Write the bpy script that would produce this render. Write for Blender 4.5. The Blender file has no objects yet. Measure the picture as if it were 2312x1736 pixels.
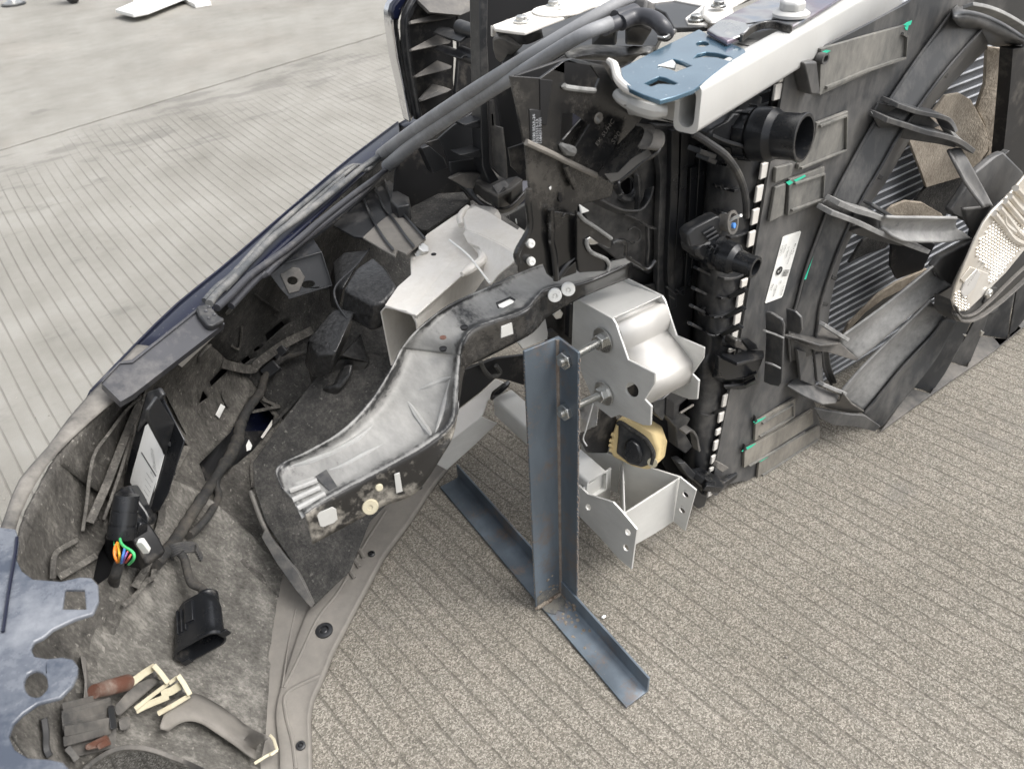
import bpy, bmesh, math, random
from mathutils import Vector, Matrix, geometry, noise
random.seed(4)
S = bpy.context.scene
COL = S.collection
R = math.radians
# ------------------------------------------------------------------ camera
# world: x = across the car (to its right), y = car's forward direction, z = up, metres
FPX, CXP, CYP, PW, PH = 1730.0, 1156.0, 868.0, 2312.0, 1736.0
CAM = Vector((0, 0, 1.0))
_a = Vector((0.81460158, -0.57805921, -0.0476636))      # image right
_b = Vector((-0.38714226, -0.4806856, -0.78680507))     # image down
_a.normalize(); _b = (_b - _a * _a.dot(_b)).normalized()
_c = _a.cross(_b)                                       # view direction
cam_d = bpy.data.cameras.new('camera'); cam = bpy.data.objects.new('camera', cam_d); COL.objects.link(cam)
cam_d.sensor_width = 36; cam_d.lens = FPX / PW * 36; cam_d.clip_start = 0.02; cam_d.clip_end = 500
m3 = Matrix((_a, -_b, -_c)).transposed()
cam.matrix_world = Matrix.Translation(CAM) @ m3.to_4x4()
cam_d.dof.use_dof = True; cam_d.dof.focus_distance = 1.15; cam_d.dof.aperture_fstop = 9.0
S.camera = cam
# ------------------------------------------------------------------ light: bright overcast
SUN_EL, SUN_AZ = R(56), R(135)
w = bpy.data.worlds.new('World'); S.world = w; w.use_nodes = True
wn = w.node_tree; wn.nodes.clear()
sky = wn.nodes.new('ShaderNodeTexSky'); sky.sky_type = 'NISHITA'; sky.sun_disc = False
sky.sun_elevation = SUN_EL; sky.sun_rotation = SUN_AZ
sky.air_density = 1.0; sky.dust_density = 6.0; sky.ozone_density = 1.0
hsv = wn.nodes.new('ShaderNodeHueSaturation'); hsv.inputs['Saturation'].default_value = 0.25
bg = wn.nodes.new('ShaderNodeBackground'); bg.inputs['Strength'].default_value = 0.15
wo = wn.nodes.new('ShaderNodeOutputWorld')
wn.links.new(sky.outputs[0], hsv.inputs['Color']); wn.links.new(hsv.outputs[0], bg.inputs['Color']); wn.links.new(bg.outputs[0], wo.inputs[0])
sl = bpy.data.lights.new('sun', 'SUN'); sl.energy = 0.6; sl.angle = R(35); sl.color = (1.0, 0.97, 0.92)
so = bpy.data.objects.new('sun', sl); COL.objects.link(so)
sd = Vector((math.sin(SUN_AZ) * math.cos(SUN_EL), math.cos(SUN_AZ) * math.cos(SUN_EL), math.sin(SUN_EL)))
so.rotation_euler = sd.to_track_quat('Z', 'Y').to_euler()
S.view_settings.view_transform = 'Standard'; S.view_settings.look = 'None'
S.view_settings.exposure = 1.0; S.view_settings.gamma = 1.0
# ------------------------------------------------------------------ survey: sight lines met with measured planes
def ray(p):
    return _a * (p[0] - CXP) + _b * (p[1] - CYP) + _c * FPX
def X(v): return (Vector((v, 0, 0)), Vector((1, 0, 0)))
def Y(v): return (Vector((0, v, 0)), Vector((0, 1, 0)))
def Z(v): return (Vector((0, 0, v)), Vector((0, 0, 1)))
def P3(a, b, c):
    a, b, c = Vector(a), Vector(b), Vector(c)
    return (a, (b - a).cross(c - a).normalized())
def on(p, pl):
    d = ray(p); o, n = pl
    return CAM + d * ((o - CAM).dot(n) / d.dot(n))
def dep(p, t):                 # at a measured distance along the view axis
    d = ray(p); return CAM + d * (t / FPX)
def frame(x0, y0, s):
    def T(txt):
        return [(x0 + float(q.split(',')[0]) / s, y0 + float(q.split(',')[1]) / s) for q in txt.split()]
    return T
z1 = frame(800, 0, 3.16); z2 = frame(1300, 0, 3.16); z3 = frame(1750, 0, 3.1637); z4 = frame(600, 300, 3.16)
z5 = frame(1100, 300, 3.16); z6 = frame(1700, 400, 2.768); z7 = frame(0, 0, 2.3733)
y1 = frame(0, 800, 3.16); y2 = frame(0, 1200, 3.0986); y3 = frame(300, 600, 3.16); y4 = frame(550, 800, 3.16)
y5 = frame(1100, 600, 3.6867); y6 = frame(1000, 1000, 2.658); y7 = frame(1400, 650, 3.3217); y8 = frame(400, 1100, 2.6117)
s0 = frame(0, 0, 1.0)
a2 = frame(1480, 120, 5.931); a3 = frame(1700, 480, 6.92); a4 = frame(280, 940, 6.917); a5 = frame(1200, 180, 7.9); a6 = frame(60, 1480, 5.267); a7 = frame(200, 1160, 9.23); a8 = frame(2000, 0, 7.09); b1 = frame(1129, 452, 2.1601)
def U(pts, pl): return [on(p, pl) for p in pts]
# ------------------------------------------------------------------ objects
def tag(o, label=None, cat=None, group=None, kind=None):
    if label: o['label'] = label
    if cat: o['category'] = cat
    if group: o['group'] = group
    if kind: o['kind'] = kind
    return o
def thing(name, loc, label, cat, group=None):
    o = bpy.data.objects.new(name, None); COL.objects.link(o); o.location = Vector(loc)
    o.empty_display_size = 0.02
    return tag(o, label, cat, group)
def wloc(o):
    v = Vector((0, 0, 0))
    while o is not None:
        v += o.location; o = o.parent
    return v
def link(name, me, mat, parent=None, smooth=False, bevel=0.0, seg=2, angle=35):
    """link a mesh given in world coordinates as ONE object; its origin goes to its parent's"""
    if parent is not None:
        off = wloc(parent)
    else:
        off = Vector((0, 0, 0)); n = len(me.vertices)
        for v in me.vertices: off += v.co
        off = off / max(n, 1); off.z = min(v.co.z for v in me.vertices)
    me.transform(Matrix.Translation(-off))
    if isinstance(mat, (list, tuple)):
        for mm in mat: me.materials.append(mm)
    else: me.materials.append(mat)
    o = bpy.data.objects.new(name, me); COL.objects.link(o)
    if parent is not None: o.parent = parent
    else: o.location = off
    if smooth:
        me.shade_smooth()
        me.set_sharp_from_angle(angle=R(angle))
    if bevel:
        b = o.modifiers.new('bevel', 'BEVEL'); b.width = bevel; b.segments = seg; b.limit_method = 'ANGLE'; b.angle_limit = R(30)
        b.use_clamp_overlap = True; b.harden_normals = False
        me.shade_smooth(); me.set_sharp_from_angle(angle=R(50))
    return o
def fin(bm, name, mat, parent=None, **k):
    bmesh.ops.recalc_face_normals(bm, faces=bm.faces[:])
    me = bpy.data.meshes.new(name); bm.to_mesh(me); bm.free()
    return link(name, me, mat, parent, **k)
def add_slab(bm, outer, holes, ext):
    """closed plate between a 3-D outline (with holes) and the same outline moved by ext"""
    loops = [outer] + list(holes or [])
    flat = [v for l in loops for v in l]
    tris = geometry.tessellate_polygon([[Vector(v) for v in l] for l in loops])
    A = [bm.verts.new(v) for v in flat]; B = [bm.verts.new(Vector(v) + ext) for v in flat]
    for t in tris:
        try:
            bm.faces.new([A[i] for i in t]); bm.faces.new([B[i] for i in reversed(t)])
        except ValueError: pass
    k = 0
    for l in loops:
        n = len(l)
        for i in range(n):
            j = (i + 1) % n
            try: bm.faces.new([A[k + i], A[k + j], B[k + j], B[k + i]])
            except ValueError: pass
        k += n
    bmesh.ops.dissolve_limit(bm, angle_limit=R(1), verts=bm.verts[:], edges=bm.edges[:]) if not holes else None
def awayn(pl, p):
    n = pl[1].copy()
    return n if n.dot(ray(p)) > 0 else -n
def plate(name, mat, parent, pts, pl, th, holes=None, bevel=0.0012, ext=None, **k):
    """sheet-metal / moulded plate: outline met with a plane, thickness th away from the viewer's side"""
    o3 = U(pts, pl); h3 = [U(h, pl) for h in (holes or [])]
    e = ext if ext is not None else awayn(pl, pts[0]) * th
    bm = bmesh.new(); add_slab(bm, o3, h3, e)
    return fin(bm, name, mat, parent, bevel=bevel, **k)
def slab3(name, mat, parent, o3, ext, holes=None, bevel=0.0012, **k):
    bm = bmesh.new(); add_slab(bm, [Vector(v) for v in o3], [[Vector(v) for v in h] for h in (holes or [])], Vector(ext))
    return fin(bm, name, mat, parent, bevel=bevel, **k)
def ellipse(c, rx, ry, n=16, rot=0):
    return [(c[0] + rx * math.cos(a) * math.cos(rot) - ry * math.sin(a) * math.sin(rot),
             c[1] + rx * math.cos(a) * math.sin(rot) + ry * math.sin(a) * math.cos(rot)) for a in [i * 2 * math.pi / n for i in range(n)]]
def catmull(P, n):
    P = [Vector(p) for p in P]; out = []
    if len(P) < 3: return [P[0].lerp(P[-1], i / n) for i in range(n + 1)]
    Q = [P[0] * 2 - P[1]] + P + [P[-1] * 2 - P[-2]]
    for i in range(1, len(Q) - 2):
        a, b, c, d = Q[i - 1:i + 3]
        for j in range(n):
            t = j / n
            out.append(0.5 * ((2 * b) + (c - a) * t + (2 * a - 5 * b + 4 * c - d) * t * t + (3 * b - a - 3 * c + d) * t ** 3))
    out.append(P[-1]); return out
def add_tube(bm, pts, r, n=10, caps=True, hollow=0.0):
    pts = [Vector(p) for p in pts]; rings = []
    t0 = (pts[1] - pts[0]).normalized(); nrm = t0.orthogonal().normalized()
    for i, p in enumerate(pts):
        t = (pts[min(i + 1, len(pts) - 1)] - pts[max(i - 1, 0)])
        t = t.normalized() if t.length > 1e-9 else t0
        nrm = (nrm - t * nrm.dot(t)).normalized(); bn = t.cross(nrm)
        rr = r[i] if isinstance(r, (list, tuple)) else r
        rings.append([bm.verts.new(p + (nrm * math.cos(a) + bn * math.sin(a)) * rr) for a in [k * 2 * math.pi / n for k in range(n)]])
    for a, b in zip(rings, rings[1:]):
        for k in range(n): bm.faces.new([a[k], a[(k + 1) % n], b[(k + 1) % n], b[k]])
    if caps:
        bm.faces.new(list(reversed(rings[0]))); bm.faces.new(rings[-1])
    return rings
def tube(name, mat, parent, pts, r, n=12, res=0, **k):
    if res:
        m_ = len(pts); pts = catmull(pts, res)
        if isinstance(r, (list, tuple)):
            q = [i * (m_ - 1) / (len(pts) - 1) for i in range(len(pts))]
            r = [r[int(t)] + (r[min(int(t) + 1, m_ - 1)] - r[int(t)]) * (t - int(t)) for t in q]
    bm = bmesh.new(); add_tube(bm, pts, r, n)
    k.setdefault('smooth', True)
    return fin(bm, name, mat, parent, **k)
def add_lathe(bm, p0, axis, prof, n=24, closed=False):
    """prof: (distance along axis, radius) pairs"""
    axis = Vector(axis).normalized(); u = axis.orthogonal().normalized(); v = axis.cross(u); rings = []
    for d, r in prof:
        rings.append([bm.verts.new(Vector(p0) + axis * d + (u * math.cos(a) + v * math.sin(a)) * max(r, 1e-5)) for a in [k * 2 * math.pi / n for k in range(n)]])
    for a, b in zip(rings, rings[1:]):
        for k in range(n): bm.faces.new([a[k], a[(k + 1) % n], b[(k + 1) % n], b[k]])
    if closed:
        for k in range(n): bm.faces.new([rings[-1][k], rings[-1][(k + 1) % n], rings[0][(k + 1) % n], rings[0][k]])
    else:
        bm.faces.new(list(reversed(rings[0]))); bm.faces.new(rings[-1])
def lathe(name, mat, parent, p0, axis, prof, n=24, closed=False, **k):
    bm = bmesh.new(); add_lathe(bm, p0, axis, prof, n, closed)
    k.setdefault('smooth', True)
    return fin(bm, name, mat, parent, **k)
def add_hex(bm, p0, axis, r, h, n=6, rot=0.3):
    axis = Vector(axis).normalized(); u = axis.orthogonal().normalized(); v = axis.cross(u)
    a = [bm.verts.new(Vector(p0) + (u * math.cos(rot + k * 2 * math.pi / n) + v * math.sin(rot + k * 2 * math.pi / n)) * r) for k in range(n)]
    b = [bm.verts.new(q.co + axis * h) for q in a]
    for k in range(n): bm.faces.new([a[k], a[(k + 1) % n], b[(k + 1) % n], b[k]])
    bm.faces.new(list(reversed(a))); bm.faces.new(b)
def add_box8(bm, q):
    """q: 4 corner points then the 4 matching opposite ones"""
    v = [bm.verts.new(Vector(p)) for p in q]
    for f in ((0, 1, 2, 3), (7, 6, 5, 4), (0, 4, 5, 1), (1, 5, 6, 2), (2, 6, 7, 3), (3, 7, 4, 0)): bm.faces.new([v[i] for i in f])
def add_obox(bm, c, u, v, n):
    """box from centre and three half-edge vectors"""
    c, u, v, n = Vector(c), Vector(u), Vector(v), Vector(n)
    add_box8(bm, [c - u - v - n, c + u - v - n, c + u + v - n, c - u + v - n, c - u - v + n, c + u - v + n, c + u + v + n, c - u + v + n])
def box(name, mat, parent, c, u, v, n, bevel=0.0012, **k):
    bm = bmesh.new(); add_obox(bm, c, u, v, n)
    return fin(bm, name, mat, parent, bevel=bevel, **k)
def add_ribbon(bm, pts, side, th):
    """bar of rectangular section: polyline, a side vector (width) and a thickness along the section normal"""
    pts = [Vector(p) for p in pts]; rows = []
    for i, p in enumerate(pts):
        t = (pts[min(i + 1, len(pts) - 1)] - pts[max(i - 1, 0)]).normalized()
        s = side[i] if isinstance(side, list) else side
        s = Vector(s); nn = t.cross(s).normalized() * (th / 2)
        rows.append([bm.verts.new(p + q) for q in (nn, s + nn, s - nn, -nn)])
    for a, b in zip(rows, rows[1:]):
        for k in range(4): bm.faces.new([a[k], a[(k + 1) % 4], b[(k + 1) % 4], b[k]])
    bm.faces.new(list(reversed(rows[0]))); bm.faces.new(rows[-1])
def ribbon(name, mat, parent, pts, side, th, res=0, bevel=0.0008, **k):
    if res:
        if isinstance(side, list): side = catmull(side, res)
        pts = catmull(pts, res)
    bm = bmesh.new(); add_ribbon(bm, pts, side, th)
    return fin(bm, name, mat, parent, bevel=bevel, **k)
def grid_pts(rows, nu, nv):
    a = [catmull(r, nu) for r in rows]
    cols = [catmull([a[i][j] for i in range(len(a))], nv) for j in range(len(a[0]))]
    return [[cols[j][i] for j in range(len(cols))] for i in range(len(cols[0]))]
def patch(name, mat, parent, rows, nu=6, nv=6, th=0.003, rough=0.0, scale=30, flip=False, across=False, **k):
    """smooth sheet through a grid of measured points, with real thickness"""
    g = grid_pts(rows, nu, nv); bm = bmesh.new()
    V = [[bm.verts.new(p) for p in r] for r in g]
    for i in range(len(V) - 1):
        for j in range(len(V[0]) - 1):
            bm.faces.new([V[i][j], V[i + 1][j], V[i + 1][j + 1], V[i][j + 1]])
    bmesh.ops.recalc_face_normals(bm, faces=bm.faces[:])
    bm.normal_update()
    # front side must face the viewer
    s = sum((f.normal.dot(CAM - f.calc_center_median()) > 0) * 2 - 1 for f in bm.faces)
    if (s < 0) != flip: bmesh.ops.reverse_faces(bm, faces=bm.faces[:])
    bm.normal_update()
    if rough:
        mv = [(v, v.normal * (noise.noise(v.co * scale) * rough + noise.noise(v.co * scale * 2.7) * rough * .5)) for v in bm.verts]
        for v, d in mv: v.co += d
    me = bpy.data.meshes.new(name); bm.to_mesh(me); bm.free()
    if across:      # how far a point lies between the two long edges of the pressing
        at = me.attributes.new('across', 'FLOAT', 'POINT'); w_ = len(g[0])
        for i in range(len(me.vertices)): at.data[i].value = (i % w_) / (w_ - 1)
    o = link(name, me, mat, parent, smooth=True, angle=50)
    sm = o.modifiers.new('solid', 'SOLIDIFY'); sm.thickness = th; sm.offset = -1
    return o
from mathutils.bvhtree import BVHTree
_bvh = {}
def hit(p, objs, lift=0.0, alt=None):
    """point of an already built surface met by a sight line, lifted off it towards the viewer"""
    d = ray(p).normalized(); best = None
    for o in objs:
        if o.name not in _bvh:
            off = wloc(o); _bvh[o.name] = BVHTree.FromPolygons([v.co + off for v in o.data.vertices], [list(f.vertices) for f in o.data.polygons])
        h = _bvh[o.name].ray_cast(CAM, d)
        if h[0] is not None and (best is None or h[3] < best[1]): best = (h[0], h[3])
    if best is None: return on(p, Z(alt if alt is not None else .2))
    return best[0] - d * lift
def hits(pts, objs, lift=0.0, alt=None): return [hit(p, objs, lift, alt) for p in pts]
def raised(name, mat, parent, pts, objs, lift, th, bevel=.0006, **k):
    """small plate following a surface"""
    P = hits(pts, objs, lift); c = sum(P, Vector()) / len(P); e = (c - CAM).normalized() * th
    return slab3(name, mat, parent, P, e, bevel=bevel, **k)
def copy_part(o, d, parent=None, name=None):
    c = o.copy(); COL.objects.link(c)
    c.parent = parent if parent is not None else o.parent
    c.location = o.location + Vector(d)
    return c
def text(name, mat, parent, body, p, ux, uy, size, lift=0.0006, align='LEFT'):
    """flat print lying on a surface: p origin, ux reading direction, uy up direction"""
    cu = bpy.data.curves.new(name, 'FONT'); cu.body = body; cu.size = size; cu.align_x = align; cu.extrude = 0.0
    cu.resolution_u = 2
    o = bpy.data.objects.new(name, cu)
    me = bpy.data.meshes.new_from_object(o); bpy.data.objects.remove(o)
    ux = Vector(ux).normalized(); uy = Vector(uy); uy = (uy - ux * uy.dot(ux)).normalized(); n = ux.cross(uy)
    if n.dot(CAM - Vector(p)) < 0: lift = -lift
    M = Matrix((ux, uy, n)).transposed().to_4x4(); M.translation = Vector(p) + n * lift
    me.transform(M)
    return link(name, me, mat, parent)
# ------------------------------------------------------------------ materials
def lin(h):
    h = h.lstrip('#'); return tuple(((int(h[i:i + 2], 16) / 255) / 12.92 if int(h[i:i + 2], 16) < 11 else ((int(h[i:i + 2], 16) / 255 + .055) / 1.055) ** 2.4) for i in (0, 2, 4)) + (1,)
class NT:
    def __init__(s, name):
        s.m = bpy.data.materials.new(name); s.m.use_nodes = True; s.t = s.m.node_tree; s.t.nodes.clear()
        s.out = s.t.nodes.new('ShaderNodeOutputMaterial'); s.b = s.t.nodes.new('ShaderNodeBsdfPrincipled')
        s.t.links.new(s.b.outputs[0], s.out.inputs[0])
        s.g = s.t.nodes.new('ShaderNodeNewGeometry'); s.pos = s.g.outputs['Position']
    def n(s, typ, **kw):
        q = s.t.nodes.new(typ)
        for k, v in kw.items():
            if k in q.inputs.keys(): s.put(q.inputs[k], v)
            else: setattr(q, k, v)
        return q
    def put(s, sock, v):
        if hasattr(v, 'is_linked') or hasattr(v, 'links'): s.t.links.new(v, sock)
        else: sock.default_value = v
    def noise(s, scale, detail=4, rough=.55, vec=None, dist=0):
        q = s.n('ShaderNodeTexNoise'); s.put(q.inputs['Vector'], vec if vec is not None else s.pos)
        q.inputs['Scale'].default_value = scale; q.inputs['Detail'].default_value = detail; q.inputs['Roughness'].default_value = rough
        q.inputs['Distortion'].default_value = dist
        return q.outputs['Fac']
    def ramp(s, fac, *st):
        q = s.n('ShaderNodeValToRGB'); s.put(q.inputs[0], fac); e = q.color_ramp.elements
        while len(e) < len(st): e.new(.5)
        for i, (p, c) in enumerate(st):
            e[i].position = p; e[i].color = c if isinstance(c, tuple) else (c, c, c, 1)
        return q.outputs[0]
    def mix(s, fac, a, b):
        q = s.n('ShaderNodeMix'); q.data_type = 'RGBA'
        s.put(q.inputs[0], fac); s.put(q.inputs[6], a); s.put(q.inputs[7], b); return q.outputs[2]
    def math(s, op, a, b=0.0, c=0.0):
        q = s.n('ShaderNodeMath'); q.operation = op; s.put(q.inputs[0], a); s.put(q.inputs[1], b); s.put(q.inputs[2], c); return q.outputs[0]
    def scaled(s, v):
        q = s.n('ShaderNodeMapping'); s.put(q.inputs[0], s.pos); q.inputs['Scale'].default_value = v; return q.outputs[0]
    def bump(s, h, strength=.3, dist=.002):
        q = s.n('ShaderNodeBump'); s.put(q.inputs['Height'], h); q.inputs['Strength'].default_value = strength; q.inputs['Distance'].default_value = dist
        s.t.links.new(q.outputs[0], s.b.inputs['Normal'])
    def set(s, **kw):
        for k, v in kw.items(): s.put(s.b.inputs[k.replace('_', ' ')], v)
        return s
def col(r, g=None, b=None):
    return (r, r, r, 1) if g is None else (r, g, b, 1)
def surf(name, base, rough=.5, metal=0.0, dust=None, amount=0.0, dscale=9, bump=0.0, bscale=300, bdist=.001, coat=0.0, var=.15, streak=None, spec=None, dpatch=.12):
    """general worn surface: base colour with slight variation, a dust/dirt layer in patches with its own shape, fine relief"""
    t = NT(name)
    v = t.noise(14, 5)
    hi = tuple(min(1, c * (1 + var)) for c in base[:3]) + (1,); lo = tuple(c * (1 - var) for c in base[:3]) + (1,)
    c = t.ramp(v, (.3, lo), (.7, hi)); rg = t.math('MULTIPLY_ADD', v, .15, rough - .07); mt = metal
    if dust is not None and amount > 0:
        vec = t.scaled(streak) if streak else None
        d1 = t.noise(dscale, 6, .65, vec); d2 = t.noise(dscale * 9, 4, .7, vec)
        f = t.math('ADD', t.math('MULTIPLY', d1, .7), t.math('MULTIPLY', d2, .3))
        k = .5 + (.5 - amount) * .42
        f = t.ramp(f, (max(0, k - dpatch), 0.0), (min(1, k + dpatch), 1.0))
        f = t.math('MULTIPLY', f, min(1.0, .55 + amount * .5))
        c = t.mix(f, c, dust); rg = t.math('MULTIPLY_ADD', f, .35, rg)
        if metal: mt = t.math('MULTIPLY', t.math('SUBTRACT', 1.0, f), metal)
    t.set(Base_Color=c, Roughness=rg, Metallic=mt)
    if coat: t.set(Coat_Weight=coat, Coat_Roughness=.06)
    if spec is not None: t.b.inputs['Specular IOR Level'].default_value = spec
    if bump: t.bump(t.noise(bscale, 3, .6), bump, bdist)
    return t.m
DUST = col(.26, .235, .20); MUD = col(.22, .19, .155); PALE = col(.50, .48, .44)
M = {}
M['black'] = surf('black_plastic', col(.024, .025, .027), .34, dust=col(.20, .19, .175), amount=.22, dscale=7, bump=.08, bscale=500)
M['black_clean'] = surf('black_plastic_clean', col(.012, .013, .015), .28, dust=DUST, amount=.08, dscale=12, bump=.04)
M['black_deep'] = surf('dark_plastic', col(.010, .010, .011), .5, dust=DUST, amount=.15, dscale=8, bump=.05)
M['grey_plastic'] = surf('dusty_grey_plastic', col(.045, .045, .045), .5, dust=col(.20, .185, .165), amount=.50, dscale=8, bump=.12, bscale=350)
M['shroud'] = surf('fan_shroud_plastic', col(.045, .047, .050), .38, dust=col(.22, .21, .195), amount=.36, dscale=5, bump=.08, bscale=500, streak=(1.6, 1.6, .6))
M['muddy'] = surf('muddy_plastic', col(.035, .032, .028), .5, dust=col(.30, .28, .245), amount=.54, dscale=26, bump=.8, bscale=190, dpatch=.16, streak=(1, 1, .5))
M['muddy_dark'] = surf('muddy_dark_plastic', col(.020, .020, .020), .42, dust=col(.22, .205, .18), amount=.38, dscale=30, bump=.6, bscale=200, dpatch=.08)
M['lining'] = surf('dirty_fibre_lining', col(.10, .094, .085), .9, dust=col(.44, .42, .38), amount=.60, dscale=34, bump=1.0, bscale=330, streak=(1, 1, .22), dpatch=.22)
def lining(name, lo_, mid_, hi_, speck, stretch=.22):
    t = NT(name); v = t.scaled((1, 1, stretch))
    a = t.noise(38, 6, .7, v); b = t.noise(230, 5, .75, v); c_ = t.noise(9, 4, .6)
    f = t.math('ADD', t.math('ADD', t.math('MULTIPLY', a, .40), t.math('MULTIPLY', b, .38)), t.math('MULTIPLY', c_, .22))
    c = t.ramp(f, (.36, lo_), (.50, mid_), (.64, hi_))
    sp = t.noise(150, 2, .5); c = t.mix(t.ramp(sp, (.66, 0.0), (.72, .6)), c, speck)
    t.set(Base_Color=c, Roughness=.8); t.bump(t.math('ADD', b, t.math('MULTIPLY', sp, .8)), .8, .002); t.b.inputs['Specular IOR Level'].default_value = .3; return t.m
M['lining'] = lining('dirty_fibre_lining', col(.04, .037, .033), col(.125, .119, .107), col(.29, .275, .248), col(.32, .30, .27))
M['muddy'] = lining('muddy_plastic', col(.028, .026, .024), col(.085, .08, .072), col(.20, .188, .168), col(.30, .285, .255), .5)
M['muddy_dark'] = lining('muddy_dark_plastic', col(.014, .014, .014), col(.040, .039, .037), col(.095, .09, .082), col(.17, .162, .148), .8)
M['slat'] = lining('dusty_slat_plastic', col(.07, .066, .06), col(.22, .205, .18), col(.36, .335, .295), col(.3, .28, .25), .3)
def armdust():
    t = NT('dusty_black_steel_arm'); at = t.n('ShaderNodeAttribute'); at.attribute_name = 'across'
    e = t.math('MINIMUM', at.outputs['Fac'], t.math('SUBTRACT', 1.0, at.outputs['Fac']))
    v = t.scaled((1.2, .45, 1.2)); a = t.noise(12, 6, .7, v); b = t.noise(110, 5, .75, v); c_ = t.noise(5, 3, .5)
    f = t.math('ADD', t.math('ADD', t.math('MULTIPLY', a, .5), t.math('MULTIPLY', b, .25)), t.math('MULTIPLY', c_, .25))
    rub = t.ramp(e, (.0, .16), (.06, .02), (.16, .12), (.30, .0))         # dust rubbed off along the pressed edges
    f = t.math('SUBTRACT', f, rub)
    k = t.ramp(f, (.36, 0.0), (.44, .72), (.60, 1.0))
    dcol = t.ramp(t.noise(20, 5, .7, v), (.3, col(.22, .218, .21)), (.7, col(.38, .375, .355)))
    c = t.mix(k, col(.016, .016, .016), dcol)
    t.set(Base_Color=c, Roughness=t.math('MULTIPLY_ADD', k, .35, .28)); t.bump(b, .1, .001); return t.m
M['armd'] = armdust()
M['lip'] = surf('dusty_lip_plastic', col(.11, .104, .095), .7, dust=col(.25, .232, .206), amount=.66, dscale=6, bump=.12, bscale=400, dpatch=.2)
M['steel_black'] = surf('black_coated_steel', col(.011, .011, .0115), .20, dust=col(.15, .138, .12), amount=.24, dscale=11, bump=.06, bscale=250, spec=.8)
M['arm'] = surf('dusty_black_steel_arm', col(.014, .014, .014), .30, dust=col(.36, .355, .335), amount=.42, dscale=13, bump=.08, bscale=300, streak=(1.0, .5, 1.2), dpatch=.10)
M['arm_dust'] = surf('arm_thick_dust', col(.03, .03, .03), .36, dust=col(.30, .30, .29), amount=.66, dscale=12, bump=.15, bscale=300, streak=(1.2, .35, 1.2), dpatch=.13)
M['alu'] = surf('bare_aluminium', col(.60, .59, .57), .5, metal=.55, dust=col(.48, .455, .42), amount=.35, dscale=6, bump=.05, bscale=200, var=.08, dpatch=.25)
M['alu_cast'] = surf('scratched_aluminium', col(.64, .64, .62), .46, metal=.5, dust=col(.45, .445, .42), amount=.42, dscale=7, bump=.10, bscale=160, var=.10, streak=(.5, .5, 1.6), dpatch=.2)
M['alu_white'] = surf('matt_white_aluminium', col(.74, .715, .67), .5, metal=.2, dust=col(.56, .525, .465), amount=.35, dscale=10, var=.05, bump=.05)
M['zinc'] = surf('zinc_plated_steel', col(.62, .62, .60), .28, metal=1.0, dust=col(.35, .33, .28), amount=.15, dscale=40)
M['label'] = surf('white_label', col(.80, .80, .77), .5, dust=col(.5, .48, .43), amount=.12, dscale=20, var=.03)
M['print'] = surf('black_print', col(.02), .6)
M['ink_white'] = surf('white_ink', col(.5, .52, .55), .6)
M['green'] = surf('green_marker_paint', col(.03, .50, .32), .5)
M['cream'] = surf('cream_plastic', col(.50, .46, .34), .5, dust=col(.32, .27, .18), amount=.25, dscale=30)
M['foam_yellow'] = surf('yellow_foam', col(.66, .52, .27), .8, dust=col(.25, .18, .09), amount=.22, dscale=14, bump=.2, bscale=250)
M['brown'] = surf('brown_plastic', col(.105, .045, .03), .5, dust=DUST, amount=.25, dscale=30)
M['hose'] = surf('grey_black_hose', col(.27, .275, .285), .5, dust=col(.16, .155, .15), amount=.3, dscale=12, bump=.1, bscale=500)
M['rail'] = surf('black_trim', col(.045, .046, .052), .34, dust=col(.20, .19, .18), amount=.2, dscale=10, bump=.08, bscale=700)
M['seal'] = surf('grey_rubber_seal', col(.075, .08, .085), .5, dust=col(.3, .29, .27), amount=.35, dscale=14, bump=.1)
M['chrome'] = surf('satin_chrome', col(.75, .75, .76), .15, metal=1.0, dust=col(.4, .38, .35), amount=.15)
M['rubber'] = surf('cable_rubber', col(.03, .03, .031), .6, dust=col(.15, .14, .12), amount=.3, dscale=30, bump=.2, bscale=300)
M['tape'] = surf('fabric_tape', col(.022, .022, .022), .8, dust=col(.13, .115, .095), amount=.35, dscale=24, bump=.5, bscale=220)
for nm, c_ in dict(orange=(.75, .22, .03), yellow=(.75, .42, .04), blue=(.08, .25, .65), red=(.45, .08, .05), wgreen=(.08, .55, .18), violet=(.25, .12, .4)).items():
    M[nm] = surf('wire_' + nm, col(*c_), .4)
def foam():
    t = NT('textured_black_foam'); v = t.noise(95, 3, .55, dist=.6)
    n = t.noise(160, 4, .7); c = t.ramp(n, (.35, col(.012)), (.75, col(.045)))
    t.set(Base_Color=c, Roughness=.30); h = t.math('ADD', v, t.math('MULTIPLY', n, .4)); t.bump(h, .5, .003); return t.m
M['foam'] = foam()
def paint():
    t = NT('dark_blue_metallic_paint'); n = t.noise(260, 3, .7); f = t.ramp(n, (.66, 0.0), (.72, 1.0))
    c = t.mix(f, col(.004, .006, .020), col(.30, .30, .30)); t.set(Base_Color=c, Roughness=t.math('MULTIPLY_ADD', f, .4, .3), Coat_Weight=.25, Coat_Roughness=.08); return t.m
M['paint'] = paint()
def paintdust():
    t = NT('dusty_blue_paint'); n = t.noise(7, 6, .6); n2 = t.noise(90, 4, .7)
    f = t.ramp(t.math('ADD', t.math('MULTIPLY', n, .75), t.math('MULTIPLY', n2, .25)), (.42, 0.0), (.66, .9))
    c = t.mix(f, col(.055, .066, .088), col(.245, .258, .28)); t.set(Base_Color=c, Roughness=t.math('MULTIPLY_ADD', f, .4, .16), Coat_Weight=.08, Coat_Roughness=.2, Metallic=.0); return t.m
M['paint_dust'] = paintdust()
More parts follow.
